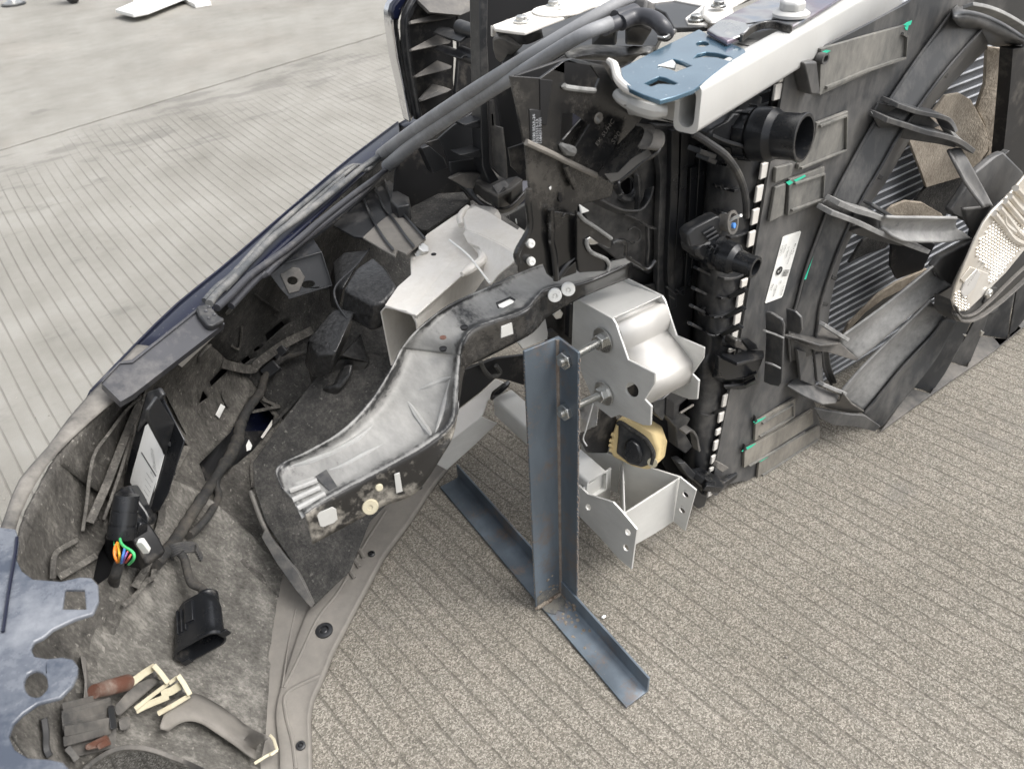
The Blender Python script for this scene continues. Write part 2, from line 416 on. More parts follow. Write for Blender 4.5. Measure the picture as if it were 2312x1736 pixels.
def lippaint():
    t = NT('road_dirty_paint'); n = t.noise(18, 6, .7)
    c = t.ramp(n, (.3, col(.06, .058, .055)), (.5, col(.16, .15, .135)), (.75, col(.27, .255, .23))); t.set(Base_Color=c, Roughness=.75); t.bump(t.noise(300), .15, .001); return t.m
M['paint_dirty'] = lippaint()
def blueplate():
    t = NT('blue_coated_plate'); n = t.noise(20, 4); m = t.noise(140, 3, .7)
    c = t.ramp(n, (.3, col(.04, .10, .155)), (.7, col(.085, .16, .22))); c = t.mix(t.ramp(m, (.66, 0.0), (.72, .7)), c, col(.6, .62, .62))
    t.set(Base_Color=c, Roughness=.22, Metallic=.35, Coat_Weight=.7, Coat_Roughness=.08); return t.m
M['blue_plate'] = blueplate()
def heat():
    t = NT('heat_tinted_steel'); n = t.noise(16, 3)
    c = t.ramp(n, (.25, col(.16, .19, .28)), (.45, col(.24, .20, .24)), (.6, col(.40, .40, .40)), (.8, col(.16, .22, .32))); t.set(Base_Color=c, Roughness=.25, Metallic=.7); return t.m
M['heat'] = heat()
def mill():
    t = NT('mill_scale_steel'); n = t.noise(8, 5, .6, t.scaled((1, 1, .25))); n2 = t.noise(220, 4, .75)
    c = t.ramp(n, (.25, col(.055, .068, .082)), (.5, col(.11, .135, .162)), (.75, col(.21, .255, .30)))
    rust = t.ramp(t.math('ADD', t.math('MULTIPLY', t.noise(17, 5, .7), .75), t.math('MULTIPLY', n2, .25)), (.52, 0.0), (.66, .8))
    c = t.mix(rust, c, col(.19, .14, .105)); c = t.mix(t.ramp(n2, (.68, 0.0), (.74, .6)), c, col(.35, .36, .36))
    t.set(Base_Color=c, Roughness=t.math('MULTIPLY_ADD', n, .3, .28), Metallic=.45); t.bump(n2, .12, .001); return t.m
M['mill'] = mill()
M['weld'] = surf('burnt_weld', col(.10, .07, .05), .5, metal=.5, dust=col(.38, .34, .28), amount=.5, dscale=60, bump=.8, bscale=220)
M['edge'] = surf('cut_steel_edge', col(.30, .27, .24), .5, metal=.6, dust=col(.16, .10, .07), amount=.4, dscale=60)
def fins():
    t = NT('radiator_fins'); v = t.scaled((1, 1, 1)); s = t.n('ShaderNodeSeparateXYZ'); t.put(s.inputs[0], t.pos)
    w = t.math('SINE', t.math('MULTIPLY', s.outputs['X'], 2600.0))
    n = t.noise(8, 4); c = t.ramp(n, (.3, col(.10, .105, .115)), (.7, col(.19, .20, .215)))
    t.set(Base_Color=c, Roughness=.45, Metallic=.5); t.bump(w, .6, .001); return t.m
M['fins'] = fins()
M['flap'] = surf('dusty_flap_plastic', col(.060, .062, .062), .42, dust=col(.25, .24, .215), amount=.55, dscale=11, bump=.1, bscale=400, streak=(1.6, 1.6, .6), dpatch=.14)
M['flap_brown'] = surf('muddy_flap_plastic', col(.075, .07, .062), .5, dust=col(.27, .25, .215), amount=.62, dscale=12, bump=.12, bscale=400, streak=(1.6, 1.6, .6), dpatch=.16)
M['pale'] = surf('pale_dusty_metal', col(.34, .34, .33), .55, metal=.2, dust=col(.24, .235, .22), amount=.4, dscale=30)
M['fin_bar'] = surf('radiator_tube', col(.50, .52, .55), .4, metal=.3)
M['mudcake'] = surf('dried_mud', col(.22, .185, .145), .95, dust=col(.56, .49, .40), amount=.62, dscale=34, bump=.8, bscale=200, bdist=.0025, dpatch=.2)
def foil():
    t = NT('embossed_heat_foil'); n = t.noise(10, 4)
    c = t.ramp(n, (.3, col(.62, .57, .49)), (.7, col(.80, .78, .74))); t.set(Base_Color=c, Roughness=.45, Metallic=.55); t.bump(t.noise(200), .1, .001); return t.m
M['foil'] = foil()
# ------------------------------------------------------------------ ground: two concrete slabs and a joint
def concrete(name, grooved):
    t = NT(name); s = t.n('ShaderNodeSeparateXYZ'); t.put(s.inputs[0], t.pos)
    big = t.noise(1.7, 5, .6); mid = t.noise(9, 6, .65)
    vor = t.n('ShaderNodeTexVoronoi'); t.put(vor.inputs['Vector'], t.pos); vor.inputs['Scale'].default_value = 520
    vs = t.n('ShaderNodeSeparateColor'); t.put(vs.inputs[0], vor.outputs['Color'])
    grain = t.ramp(vs.outputs[0], (.0, col(.125, .118, .105)), (.30, col(.215, .204, .184)), (.62, col(.305, .29, .266)), (.88, col(.49, .47, .437)))
    fine = t.noise(820, 3, .7)
    agg = t.mix(t.ramp(fine, (.46, 0.0), (.60, .85)), grain, col(.15, .141, .126))
    tint = t.ramp(t.noise(23, 4, .6), (.3, col(.86, .845, .80)), (.7, col(.95, .915, .86)))
    agg = t.n('ShaderNodeMix', data_type='RGBA', blend_type='MULTIPLY').outputs[2] if False else agg
    mm = t.t.nodes.new('ShaderNodeMix'); mm.data_type = 'RGBA'; mm.blend_type = 'MULTIPLY'; mm.inputs[0].default_value = 1
    t.put(mm.inputs[6], agg); t.put(mm.inputs[7], tint); agg = mm.outputs[2]
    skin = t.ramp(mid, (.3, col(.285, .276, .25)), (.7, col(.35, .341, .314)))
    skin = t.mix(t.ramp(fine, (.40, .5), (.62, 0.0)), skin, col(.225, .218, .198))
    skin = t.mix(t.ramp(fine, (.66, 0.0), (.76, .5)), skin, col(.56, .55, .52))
    # aggregate shows on the near side; its darker tone also paints in light falloff
    agg_falloff = t.math('ADD', t.math('MULTIPLY_ADD', s.outputs['Y'], -0.85, 1.30), t.math('MULTIPLY_ADD', big, .5, -.25))
    agg_falloff = t.math('ADD', agg_falloff, t.math('MULTIPLY', s.outputs['X'], .14))
    c = t.mix(t.ramp(agg_falloff, (.0, 0.0), (.42, 1.0)), skin, agg) if grooved else skin
    # oil and water stains
    st = t.noise(3.1, 6, .7, t.scaled((.55, 1.3, 1))); st2 = t.noise(11, 4, .6)
    stf = t.ramp(t.math('ADD', t.math('MULTIPLY', st, .7), t.math('MULTIPLY', st2, .3)), (.575, 0.0), (.64, .42))
    if grooved:      # oily patches where the slabs meet
        jd0 = t.math('SUBTRACT', t.math('MULTIPLY_ADD', s.outputs['X'], .2478, 3.468), s.outputs['Y'])
        n3 = t.noise(5.5, 5, .65, t.scaled((.6, 1.6, 1)))
        band = t.math('SUBTRACT', .24, t.math('MULTIPLY', t.math('ABSOLUTE', t.math('SUBTRACT', jd0, .22)), .22))
        stf = t.math('MAXIMUM', stf, t.ramp(t.math('ADD', n3, band), (.72, 0.0), (.80, .5)))
    c = t.mix(stf, c, col(.165, .158, .148))
    if not grooved: c = t.mix(t.ramp(t.noise(1.1, 5, .7, t.scaled((1, .5, 1))), (.5, 0.0), (.75, .4)), c, col(.36, .32, .28))
    h = t.math('MULTIPLY', fine, .6)
    if grooved:
        wob = t.math('MULTIPLY_ADD', t.noise(1.6, 1), .006, -.003); w2 = t.math('MULTIPLY_ADD', t.noise(70, 3), .0009, -.00045)
        yy = t.math('SUBTRACT', s.outputs['Y'], .4); u = t.math('ADD', s.outputs['X'], t.math('SUBTRACT', t.math('MULTIPLY', yy, .14), t.math('MULTIPLY', t.math('MULTIPLY', yy, yy), .024)))
        u = t.math('ADD', t.math('ADD', u, wob), w2)
        fr_ = t.math('FRACT', t.math('DIVIDE', u, .0315)); dd = t.math('ABSOLUTE', t.math('SUBTRACT', fr_, .5))
        gw = t.math('MULTIPLY_ADD', t.noise(9, 3, .6), .07, -.002)
        g = t.n('ShaderNodeMapRange'); t.put(g.inputs[0], dd); t.put(g.inputs[1], gw); t.put(g.inputs[2], t.math('ADD', gw, .055)); g.inputs[3].default_value = 1; g.inputs[4].default_value = 0
        gf = t.math('MULTIPLY', g.outputs[0], t.ramp(t.noise(9, 5, .7), (.30, .3), (.55, 1.0)))
        # laitance near the joint hides the grooves
        jd = t.math('SUBTRACT', t.math('MULTIPLY_ADD', s.outputs['X'], .2478, 3.468), s.outputs['Y'])
        gf = t.math('MULTIPLY', gf, t.ramp(t.math('ADD', t.math('MULTIPLY', jd, .6), t.math('MULTIPLY_ADD', big, .7, -.35)), (.05, 0.0), (.3, 1.0)))
        c = t.mix(t.math('MULTIPLY', gf, t.ramp(agg_falloff, (.0, .42), (.42, .52))), c, col(.115, .105, .09)); h = t.math('SUBTRACT', h, t.math('MULTIPLY', gf, 2.2))
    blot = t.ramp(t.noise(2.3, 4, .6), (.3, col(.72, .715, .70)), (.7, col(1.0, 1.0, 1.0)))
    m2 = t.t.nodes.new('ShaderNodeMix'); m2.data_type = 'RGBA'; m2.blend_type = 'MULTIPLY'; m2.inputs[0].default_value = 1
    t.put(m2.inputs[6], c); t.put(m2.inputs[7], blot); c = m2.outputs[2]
    t.set(Base_Color=c, Roughness=.9); t.bump(h, .5, .002); t.b.inputs['Specular IOR Level'].default_value = .25
    return t.m
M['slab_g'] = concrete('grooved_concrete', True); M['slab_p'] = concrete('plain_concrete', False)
jd_ = Vector((math.cos(R(13.92)), math.sin(R(13.92)), 0)); jn_ = Vector((-jd_.y, jd_.x, 0)); j0 = Vector((.017, 3.472, 0))
def jpt(a, b): return j0 + jd_ * a + jn_ * b
# the joint edge is slightly ragged
def jedge(b, sgn):
    return [jpt(a / 20 * 1.0, b + sgn * abs(noise.noise(Vector((a * .9, b * 40, 0)))) * .012) for a in range(-60, 101)]
e1 = jedge(-.006, -1); e2 = jedge(.004, 1)
near = [jpt(-12, -.006)] + e1 + [jpt(16, -.006), jpt(16, -14), jpt(-12, -14)]
far = [jpt(16, .004)] + list(reversed(e2)) + [jpt(-12, .004), jpt(-12, 22), jpt(16, 22)]
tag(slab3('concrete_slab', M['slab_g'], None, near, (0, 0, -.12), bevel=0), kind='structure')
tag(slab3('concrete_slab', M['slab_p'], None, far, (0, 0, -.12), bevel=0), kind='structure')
bm = bmesh.new(); add_obox(bm, (0, 0, -.13), (60, 0, 0), (0, 60, 0), (0, 0, .02)); bmesh.ops.translate(bm, vec=(0, 0, 0), verts=bm.verts)
tg = surf('joint_dirt', col(.018, .017, .015), .95, dust=col(.05, .045, .04), amount=.4, dscale=20)
bm2 = bmesh.new(); add_obox(bm2, (0, 0, -.06), (60, 0, 0), (0, 60, 0), (0, 0, .045)); bm.free()
tag(fin(bm2, 'ground', tg), kind='structure')
# loose grit and crumbs of concrete
bm = bmesh.new(); random.seed(11)
for i in range(420):
    p = Vector((random.uniform(-.4, 2.2), random.uniform(.15, 3.2), 0)); r = abs(random.gauss(0, .0009)) + .0006
    bmesh.ops.create_icosphere(bm, subdivisions=1, radius=r, matrix=Matrix.Translation(p + Vector((0, 0, r * .5))) @ Matrix.Diagonal((random.uniform(.7, 1.4), random.uniform(.7, 1.2), random.uniform(.5, .9), 1)))
o = fin(bm, 'grit', surf('concrete_grit', col(.30, .28, .25), .9, var=.5)); o['kind'] = 'stuff'
# ------------------------------------------------------------------ welded angle-iron stand
A = Vector((.457, .592, 0)); TK = .0035; FW = .041
st = thing('steel_stand', (.457, .592, 0), 'welded T-shaped stand of blue-grey angle iron with one upright on a long foot', 'stand')
# foot: angle iron lying along the car's length, flange up on the right side
sec = [(0, 0), (.0415, 0), (.0415, .036), (.0415 - TK, .036), (.0415 - TK, TK + .003), (.0415 - TK - .003, TK), (0, TK)]
def foot_pts(yv):
    x0 = .4075 + (yv - .389) * (.434 - .4075) / (.90 - .389) * .55
    return [Vector((x0 + a, yv, b + .0015)) for a, b in sec]
def sweep(name, mat, parent, secs, **k):
    bm = bmesh.new(); R_ = [[bm.verts.new(p) for p in s] for s in secs]; n = len(R_[0])
    for a, b in zip(R_, R_[1:]):
        for i in range(n): bm.faces.new([a[i], a[(i + 1) % n], b[(i + 1) % n], b[i]])
    bm.faces.new(list(reversed(R_[0]))); bm.faces.new(R_[-1])
    return fin(bm, name, mat, parent, **k)
sweep('foot', M['mill'], st, [foot_pts(.387), foot_pts(.65), foot_pts(.903)], bevel=.0007)
def post_sec(z, k):
    a = A + Vector((.0, .0, z)); s_ = [(0, 0), (-FW * 1.27, 0), (-FW * 1.27, -TK), (-TK - .004, -TK), (-TK, -TK - .004), (-TK, -FW), (0, -FW)]
    return [a + Vector((x, y * 1.0, 0)) for x, y in s_]
def slope(p, top):        # both ends are cut slightly out of square
    return p
ps0 = post_sec(.006, 0); ps1 = post_sec(.487, 1)
ps1[1].z += .002; ps1[2].z += .002; ps1[6].z -= .001; ps1[5].z -= .001
post = sweep('post', M['mill'], st, [ps0, post_sec(.25, 0), ps1], bevel=.0007)
bm = bmesh.new(); add_tube(bm, [A + Vector((-TK - .0016, -TK - .0016, .012)), A + Vector((-TK - .0016, -TK - .0016, .25)), A + Vector((-TK - .0016, -TK - .0016, .486))], .0024, 8); fin(bm, 'inner_corner', M['edge'], st, smooth=True)
bm = bmesh.new(); random.seed(5)
for i in range(150):       # ragged cut edge of the right flange
    z_ = .03 + i * .003 + random.uniform(-.001, .001)
    add_obox(bm, A + Vector((-TK * random.uniform(.2, .9), -FW - random.uniform(0, .0008), z_)), (.0006, 0, 0), (0, random.uniform(.0004, .0012), 0), (0, .0002, random.uniform(.0004, .0012)))
    if i % 2: add_obox(bm, A + Vector((-FW * 1.27 - random.uniform(0, .0006), -TK * random.uniform(.2, .9), z_)), (random.uniform(.0003, .0008), 0, 0), (0, .0006, 0), (0, 0, random.uniform(.0004, .001)))
o = fin(bm, 'edge_burr', M['edge'], st); o['kind'] = 'stuff'
# burnt weld at the foot of the post
bm = bmesh.new()
for i in range(46):
    t = i / 45
    p = A + Vector((-FW * 1.27 * t, -TK - .001, .0075)) if i % 2 else A + Vector((-TK, -FW * t, .0075))
    r = .0024 + random.random() * .0022
    bmesh.ops.create_icosphere(bm, subdivisions=1, radius=r, matrix=Matrix.Translation(p + Vector((random.uniform(-.001, .001), random.uniform(-.002, 0), random.uniform(-.001, .001)))))
for i in range(26):
    p = A + Vector((-.002 + random.uniform(-.004, .004), -FW + random.uniform(-.004, .006), .004 + random.random() * .014))
    bmesh.ops.create_icosphere(bm, subdivisions=1, radius=.0028 + random.random() * .003, matrix=Matrix.Translation(p))
fin(bm, 'weld_bead', M['weld'], st, smooth=True)
M['burn'] = surf('burnt_paint_patch', col(.20, .19, .165), .45, metal=.3, dust=col(.07, .075, .08), amount=.5, dscale=60, dpatch=.06)
random.seed(21)
bm = bmesh.new(); add_slab(bm, [Vector((.412 + .040 * (.5 + .5 * math.cos(a_)) , .577 + (.016 + random.uniform(-.006, .008)) * math.sin(a_) , .0064)) for a_ in [k * math.pi / 9 for k in range(18)]], [], Vector((0, 0, -.0006))); fin(bm, 'heat_mark', M['burn'], st)
bm = bmesh.new(); pts_ = [Vector((.457 - TK - .0004 - .046 * t_, .592 - TK - .0008, .006)) for t_ in (0, 1)]
up_ = [Vector((.457 - TK - .0004 - .046 * (1 - k / 8), .592 - TK - .0008, .012 + .022 * math.sin(math.pi * (.25 + .75 * k / 8)) + random.uniform(-.002, .003))) for k in range(9)]
add_slab(bm, pts_ + up_, [], Vector((0, .0004, 0))); fin(bm, 'heat_mark', M['burn'], st)
bm = bmesh.new()
for i in range(60):
    a_ = abs(random.gauss(0, .022)); b_ = random.uniform(0, 1)
    if i % 3: p = Vector((.418 + .030 * b_, .585 - a_ * 2.0, .0052))
    else: p = A + Vector((-TK - .0003 - .045 * b_, -TK - .0004, .012 + a_))
    ax = Vector((0, 0, 1)) if i % 3 else Vector((0, -1, 0))
    add_lathe(bm, p, ax, [(0, random.uniform(.0008, .0032)), (.0006, .0006)], 8)
o = fin(bm, 'weld_spatter', M['weld'], st, smooth=True); o['kind'] = 'stuff'
# two threaded rods through the post's right flange
def rod(q0, q1):
    """q0: where it leaves the post's flange, q1: where it enters the crash box plate"""
    P, Q = on(q0, X(A.x)), on(q1, X(.5185)); d = (Q - P).normalized(); S_ = P - d * .016; Ln = (Q - S_).length
    o = tube('threaded_rod', M['zinc'], st, [S_, Q], .0042, 12)
    bm = bmesh.new(); x = .001
    while x < Ln - .001:
        add_lathe(bm, S_ + d * x, d, [(0, .0040), (.0006, .0051), (.0012, .0040)], 12); x += .0016
    fin(bm, 'thread', M['zinc'], o, smooth=True, angle=80)
    def nut(p, h, r):
        bm = bmesh.new(); add_hex(bm, p, d, r, h, rot=random.random()); fin(bm, 'nut', M['zinc'], o, bevel=.0008)
    nut(P - d * .0105, .008, .0112); nut(Q - d * .0115, .009, .0102); nut(P + d * .0005, .006, .0098)
    lathe('washer', M['zinc'], o, Q - d * .0022, (1, 0, 0), [(0, .0045), (0, .0165), (.0018, .0165), (.0018, .0045)], 28, closed=True)
rod(y5('678,772')[0], y5('965,618')[0]); rod(y5('680,1200')[0], y5('975,1060')[0])
# ------------------------------------------------------------------ aluminium crash box on the stand
LP, LR = .520, .600
cb = thing('crash_box', (.58, .56, .34), 'bare aluminium crash box with notched side plates bolted to the steel post', 'bracket')
prof = y5('716,296 760,283 1040,440 1066,480 1170,783 1395,895 1392,985 1310,1115 1365,1172 1357,1330 1300,1328 1100,1240 1032,1266 895,1158 700,690')
hole = [y5('1155,990')[0]]
hl = ellipse(y5('1205,1035')[0], 13.2, 17.5, 20, rot=-.5)
plate('side_plate', M['alu_cast'], cb, prof, X(LP), .003, holes=[hl], bevel=.0008, ext=Vector((.003, 0, 0)))
o3 = U(prof, X(LP))
# right-hand side plate, the same pressing
rp = [Vector((LR, p.y, p.z)) for p in o3]
slab3('side_plate', M['alu_cast'], cb, rp, (.003, 0, 0), bevel=.0008)
# top sheet, and the rolled skin let in between the plates below it
tb_, tf_ = o3[0], o3[2]; tm_ = o3[1]
slab3('top_sheet', M['alu_cast'], cb, [(LP + .003, tb_.y, tb_.z), (LP + .003, tf_.y, tf_.z), (LR, tf_.y, tf_.z), (LR, tb_.y, tb_.z)], (0, .0008, -.0026), bevel=.0008)
def QX(t): return [Vector((0, q.y, q.z)) for q in [on(p, X(LR)) for p in b1(t)]]
roll = catmull([Vector((0, tf_.y + .012, tf_.z - .004))] + QX('772,500 800,507 822,545 826,592 816,636'), 5)
line = roll + QX('880,715 934,786') + QX('938,800 926,884')
bm = bmesh.new()
a = [bm.verts.new((LP + .003, p.y, p.z)) for p in line]; b = [bm.verts.new((LR, p.y, p.z)) for p in line]
for i in range(len(line) - 1): bm.faces.new([a[i], b[i], b[i + 1], a[i + 1]])
o = fin(bm, 'rolled_skin', M['alu'], cb, smooth=True, angle=20)
sm = o.modifiers.new('solid', 'SOLIDIFY'); sm.thickness = .0022; sm.offset = 0
# lower closing sheet and back sheet
bk = o3[14]; lo = o3[13]
slab3('back_sheet', M['alu_cast'], cb, [(LP + .003, o3[0].y, o3[0].z - .002), (LR, o3[0].y, o3[0].z - .002), (LR, lo.y, lo.z), (LP + .003, lo.y, lo.z)], (0, .003, 0), bevel=.0006)
# ------------------------------------------------------------------ lower aluminium extrusions
def off_pl(pl, d):
    n = pl[1].copy(); n = n if n.dot(CAM - pl[0]) > 0 else -n
    return (pl[0] + n * d, pl[1])
def vpl(a, b):
    a, b = Vector(a), Vector(b); d = b - a; d.z = 0
    return (a, Vector((d.y, -d.x, 0)).normalized())
def ZP(txt_pts, z): return [on(p, Z(z)) for p in txt_pts]
ZT = .150
bk = thing('cut_extrusion', (.60, .57, .06), 'sawn-off hollow aluminium extrusion with web walls standing low in front of the radiator', 'bracket')
A_ = on(y6('822,262')[0], Z(ZT)); E_ = on(y6('1163,520')[0], Z(ZT))
pl = vpl(A_, E_)
h2 = [ellipse(y6('1110,536')[0], 5.5, 8.5, 12, rot=-.5), ellipse(y6('1099,628')[0], 5.5, 8.5, 12, rot=-.5), ellipse(y6('872,385')[0], 5.5, 8, 12, rot=-.5)]
plate('wall', M['alu_cast'], bk, y6('812,254 870,308 1020,356 1080,420 1163,520 1131,757 1052,690 940,562 812,432'), pl, .003, holes=h2, bevel=0)
B_ = on(y6('1085,435')[0], Z(ZT)); C_ = on(y6('1425,212')[0], Z(ZT))
plate('wall', M['alu_cast'], bk, y6('1083,430 1425,210 1386,470 1270,545 1152,612 1110,560'), vpl(B_, C_), .003, bevel=.0006)
F_ = on(y6('1400,222')[0], Z(ZT)); G_ = on(y6('1520,284')[0], Z(ZT))
h3 = [ellipse(y6('1457,308')[0], 6, 10, 12, rot=-.5), ellipse(y6('1437,402')[0], 6, 10, 12, rot=-.5)]
fl = plate('flange', M['alu_cast'], bk, y6('1422,205 1520,284 1452,527 1383,470'), vpl(F_, G_), .003, holes=h3, bevel=.0006)
H_ = on(y6('1060,92')[0], Z(ZT)); I_ = on(y6('1425,208')[0], Z(ZT))
plate('wall', M['alu_cast'], bk, y6('1058,88 1120,115 1280,160 1425,206 1400,380 1100,402 1060,300'), vpl(H_, I_), .003, bevel=.0006)
J_ = on(y6('1075,100')[0], Z(ZT)); K_ = on(y6('1086,430')[0], Z(ZT))
slab3('web', M['alu_cast'], bk, [J_, K_, K_ - Vector((0, 0, .075)), J_ - Vector((0, 0, .075))], (.0032, 0, 0), bevel=.0006)
slab3('wall', M['alu_cast'], bk, [on(q, Z(ZT)) for q in y6('838,0 1062,92')] + [on(y6('1062,92')[0], Z(ZT)) - Vector((0, 0, .08)), on(y6('838,0')[0], Z(ZT)) - Vector((0, 0, .08))], (0, .003, 0), bevel=.0006)
L_ = on(y6('845,272')[0], Z(ZT)); N_ = on(y6('1012,150')[0], Z(ZT))
o = slab3('wall', M['alu_cast'], bk, [L_, N_, N_ - Vector((0, 0, .07)), L_ - Vector((0, 0, .07))], (0, .0032, 0), bevel=.0006)
for c in ('1457,308', '1437,402'):
    lathe('hole_rim', M['alu'], bk, on(y6(c)[0], vpl(F_, G_)), vpl(F_, G_)[1], [(0, .0052), (-.0008, .0066), (.0, .0072), (.001, .0052)], 18, closed=True)
# lower tube running forward from it
lb = thing('lower_tube', (.56, .75, .11), 'round-cornered aluminium tube lying low behind the steel post', 'tube')
a0 = on((1149, 871), Z(.165)); a1 = on((1122, 901), Z(.165)); b0 = on(y6('962,142')[0], Z(.165)); b1 = on(y6('812,100')[0], Z(.165))
wv = Vector((-.040, -.012, 0)); d_ = (b0 - a0).normalized()
def rrect(c, u, v, hu, hv, r, n=4):
    out = []
    for sx, sy, a0_ in ((1, 1, 0), (-1, 1, 90), (-1, -1, 180), (1, -1, 270)):
        for k in range(n + 1):
            a = R(a0_ + 90 * k / n); out.append(c + u * (sx * (hu - r) + r * math.cos(a)) + v * (sy * (hv - r) + r * math.sin(a)))
    return out
def rtube(name, mat, parent, p0, p1, u, v, hu, hv, r, th, mids=(), ri=None, **k):
    """hollow tube of rounded rectangular section"""
    bm = bmesh.new(); u, v = Vector(u).normalized(), Vector(v).normalized(); st_ = [Vector(p0)] + [Vector(m) for m in mids] + [Vector(p1)]
    O = [[bm.verts.new(q) for q in rrect(c, u, v, hu, hv, r)] for c in st_]; I = [[bm.verts.new(q) for q in rrect(c, u, v, hu - th, hv - th, ri if ri else max(r - th, .0005))] for c in st_]
    n = len(O[0])
    for L_ in (O, I):
        for a, b in zip(L_, L_[1:]):
            for i in range(n): bm.faces.new([a[i], a[(i + 1) % n], b[(i + 1) % n], b[i]])
    for e in (0, -1):
        for i in range(n): bm.faces.new([O[e][i], O[e][(i + 1) % n], I[e][(i + 1) % n], I[e][i]])
    return fin(bm, name, mat, parent, smooth=True, angle=50, **k)
sd_ = Vector((0, 0, 1)).cross(d_)
mid0 = a0.lerp(a1, .5) - Vector((0, 0, .024)); mid1 = mid0 + d_ * ((b0 - a0).length)
rtube('tube_body', M['alu_cast'], lb, mid0, mid1, sd_, (0, 0, 1), .0205, .0215, .006, .0025)
hp = mid0 + d_ * .14 - sd_ * .0208
lathe('drilled_hole', M['black_deep'], lb, mid0.lerp(mid1, .45) + sd_ * .0203 + Vector((0, 0, -.004)), sd_, [(0, .003), (.0006, .003)], 12)
# cross strip going left under the bumper
cs = thing('cross_strip', (.50, .92, .06), 'flat folded aluminium strip running from the low tube to the bumper lip', 'bracket')
q = y4('1500,420 1690,275 1800,172 1890,215 1745,330 1700,430 1520,590')
plate('upper_leg', M['alu'], cs, y4('1430,470 1500,420 1690,275 1800,172 1895,215 1745,330 1712,432 1512,592 1440,640'), P3(on(y4('1500,420')[0], Z(.150)), on(y4('1800,172')[0], Z(.175)), on(y4('1700,430')[0], Z(.135))), .003)
plate('lower_leg', M['alu_cast'], cs, y4('1700,445 1770,478 1812,492 1640,655 1450,826 1370,780 1440,650 1512,592'), P3(on(y4('1700,440')[0], Z(.135)), on(y4('1450,826')[0], Z(.055)), on(y4('1812,492')[0], Z(.105))), .003)
tube('black_sealant', M['steel_black'], cs, [on(q_, Z(.180)) for q_ in y4('1770,318 1790,285 1830,255 1865,225 1890,200')], [.003, .006, .0065, .006, .004], 10, res=4)
# crumpled foil-like end behind the post
fo = thing('foil_sleeve', (.56, .70, .2), 'crumpled silver foil sleeve beside the steel post', 'sleeve')
rows = []
random.seed(9)
for i in range(6):
    r_ = []
    for j in range(5):
        p = y5('%d,%d' % (740 + 44 * j - (6 if i > 3 else 0), 1130 + i * 56 - j * (8 if i < 3 else -10 + 6 * i)))[0]
        r_.append(on(p, X(.535 + random.uniform(-.006, .006) + .01 * math.sin(j))))
    rows.append(r_)
patch('foil', M['alu'], fo, rows, 4, 4, .001, rough=.003, scale=90)
tube('drawstring', M['label'], fo, [on(q_, X(.515)) for q_ in y5('880,1150 850,1260 820,1370 800,1440 830,1500')], .0011, 6, res=4)
# ------------------------------------------------------------------ main bumper beam
be = thing('bumper_beam', (.40, .90, .30), 'big cut-off aluminium bumper beam of box section with a welded flange', 'beam')
zt = .40
c_tl = on(z4('848,1228')[0], Z(zt)); c_tr = on(z4('1042,1288')[0], Z(zt))
ax = (on(z4('1482,508')[0], Z(zt)) - c_tl); axn = ax.normalized()
tl = z4('848,1228 938,1098 1035,1012 1028,862 1060,830 1150,722 1330,598 1482,506 1560,560 1700,640 1790,700 1830,640 1855,690 1800,840 1640,960 1560,880 1450,975 1290,1108 1075,1300')
plate('top_sheet', M['alu_white'], be, tl, P3(c_tl, c_tr, c_tl + ax), .004)
# mouth: sheet walls of the box seen from the cut end
dn = Vector((0, 0, -.115))
m0, m1 = c_tl + Vector((-.012, .004, -.006)), c_tr + Vector((.004, 0, -.004))
off = axn * .36
rt = [on(q_, P3(c_tl, c_tr, c_tl - Vector((0, 0, 1)))) for q_ in z4('816,1278 850,1240 1000,1268 1050,1300 1078,1350 1085,1400 1080,1700 890,1660')]
inn = [on(q_, P3(c_tl, c_tr, c_tl - Vector((0, 0, 1)))) for q_ in z4('826,1284 852,1252 998,1280 1040,1308 1066,1356 1072,1402 1068,1690 898,1650')]
bm = bmesh.new(); n = len(rt)
O0 = [bm.verts.new(p) for p in rt]; O1 = [bm.verts.new(p + off) for p in rt]; I0 = [bm.verts.new(p) for p in inn]; I1 = [bm.verts.new(p + off) for p in inn]
for i in range(n):
    j = (i + 1) % n
    bm.faces.new([O0[i], O0[j], O1[j], O1[i]]); bm.faces.new([I0[i], I0[j], I1[j], I1[i]]); bm.faces.new([O0[i], O0[j], I0[j], I0[i]]); bm.faces.new([O1[i], O1[j], I1[j], I1[i]])
fin(bm, 'box_section', M['alu_white'], be, bevel=.001)
# crash-can stub welded on: round shoulder and flared sheet
zb = zt + .012
def qz(t, z): return [on(p, Z(z)) for p in z4(t)]
fs0 = P3(on(z4('1420,690')[0], Z(.435)), on(z4('1500,545')[0], Z(.435)), on(z4('1800,860')[0], Z(.440)))
plate('stub_top', M['alu_white'], be, z4('1405,610 1440,545 1500,520 1600,565 1700,630 1800,690 1858,690 1840,780 1805,870 1690,800 1520,720 1425,690'), fs0, .004, bevel=.002)
plate('stub_side', M['alu_white'], be, z4('1425,690 1520,720 1690,800 1805,870 1760,930 1660,1010 1600,1085 1545,1000 1560,900 1520,820 1440,790 1405,720'), P3(on(z4('1425,690')[0], off_pl(fs0, -.001)), on(z4('1805,870')[0], off_pl(fs0, -.001)), on(z4('1600,1085')[0], Z(.395))), .004, bevel=.002)
tube('weld_seam', M['alu_white'], be, qz('1400,1010 1440,985 1500,945 1545,905 1540,850 1480,790', .415), [.004, .008, .0075, .008, .007, .005], 10, res=5)
tube('weld_seam', M['alu_white'], be, qz('1395,660 1385,610 1405,570 1440,530', .43), [.005, .006, .006, .004], 10, res=4)
bm = bmesh.new(); add_hex(bm, on(z4('1105,850')[0], Z(zt)), (0.3, -.5, .8), .011, .012); nt = fin(bm, 'nut', M['zinc'], be, bevel=.001)
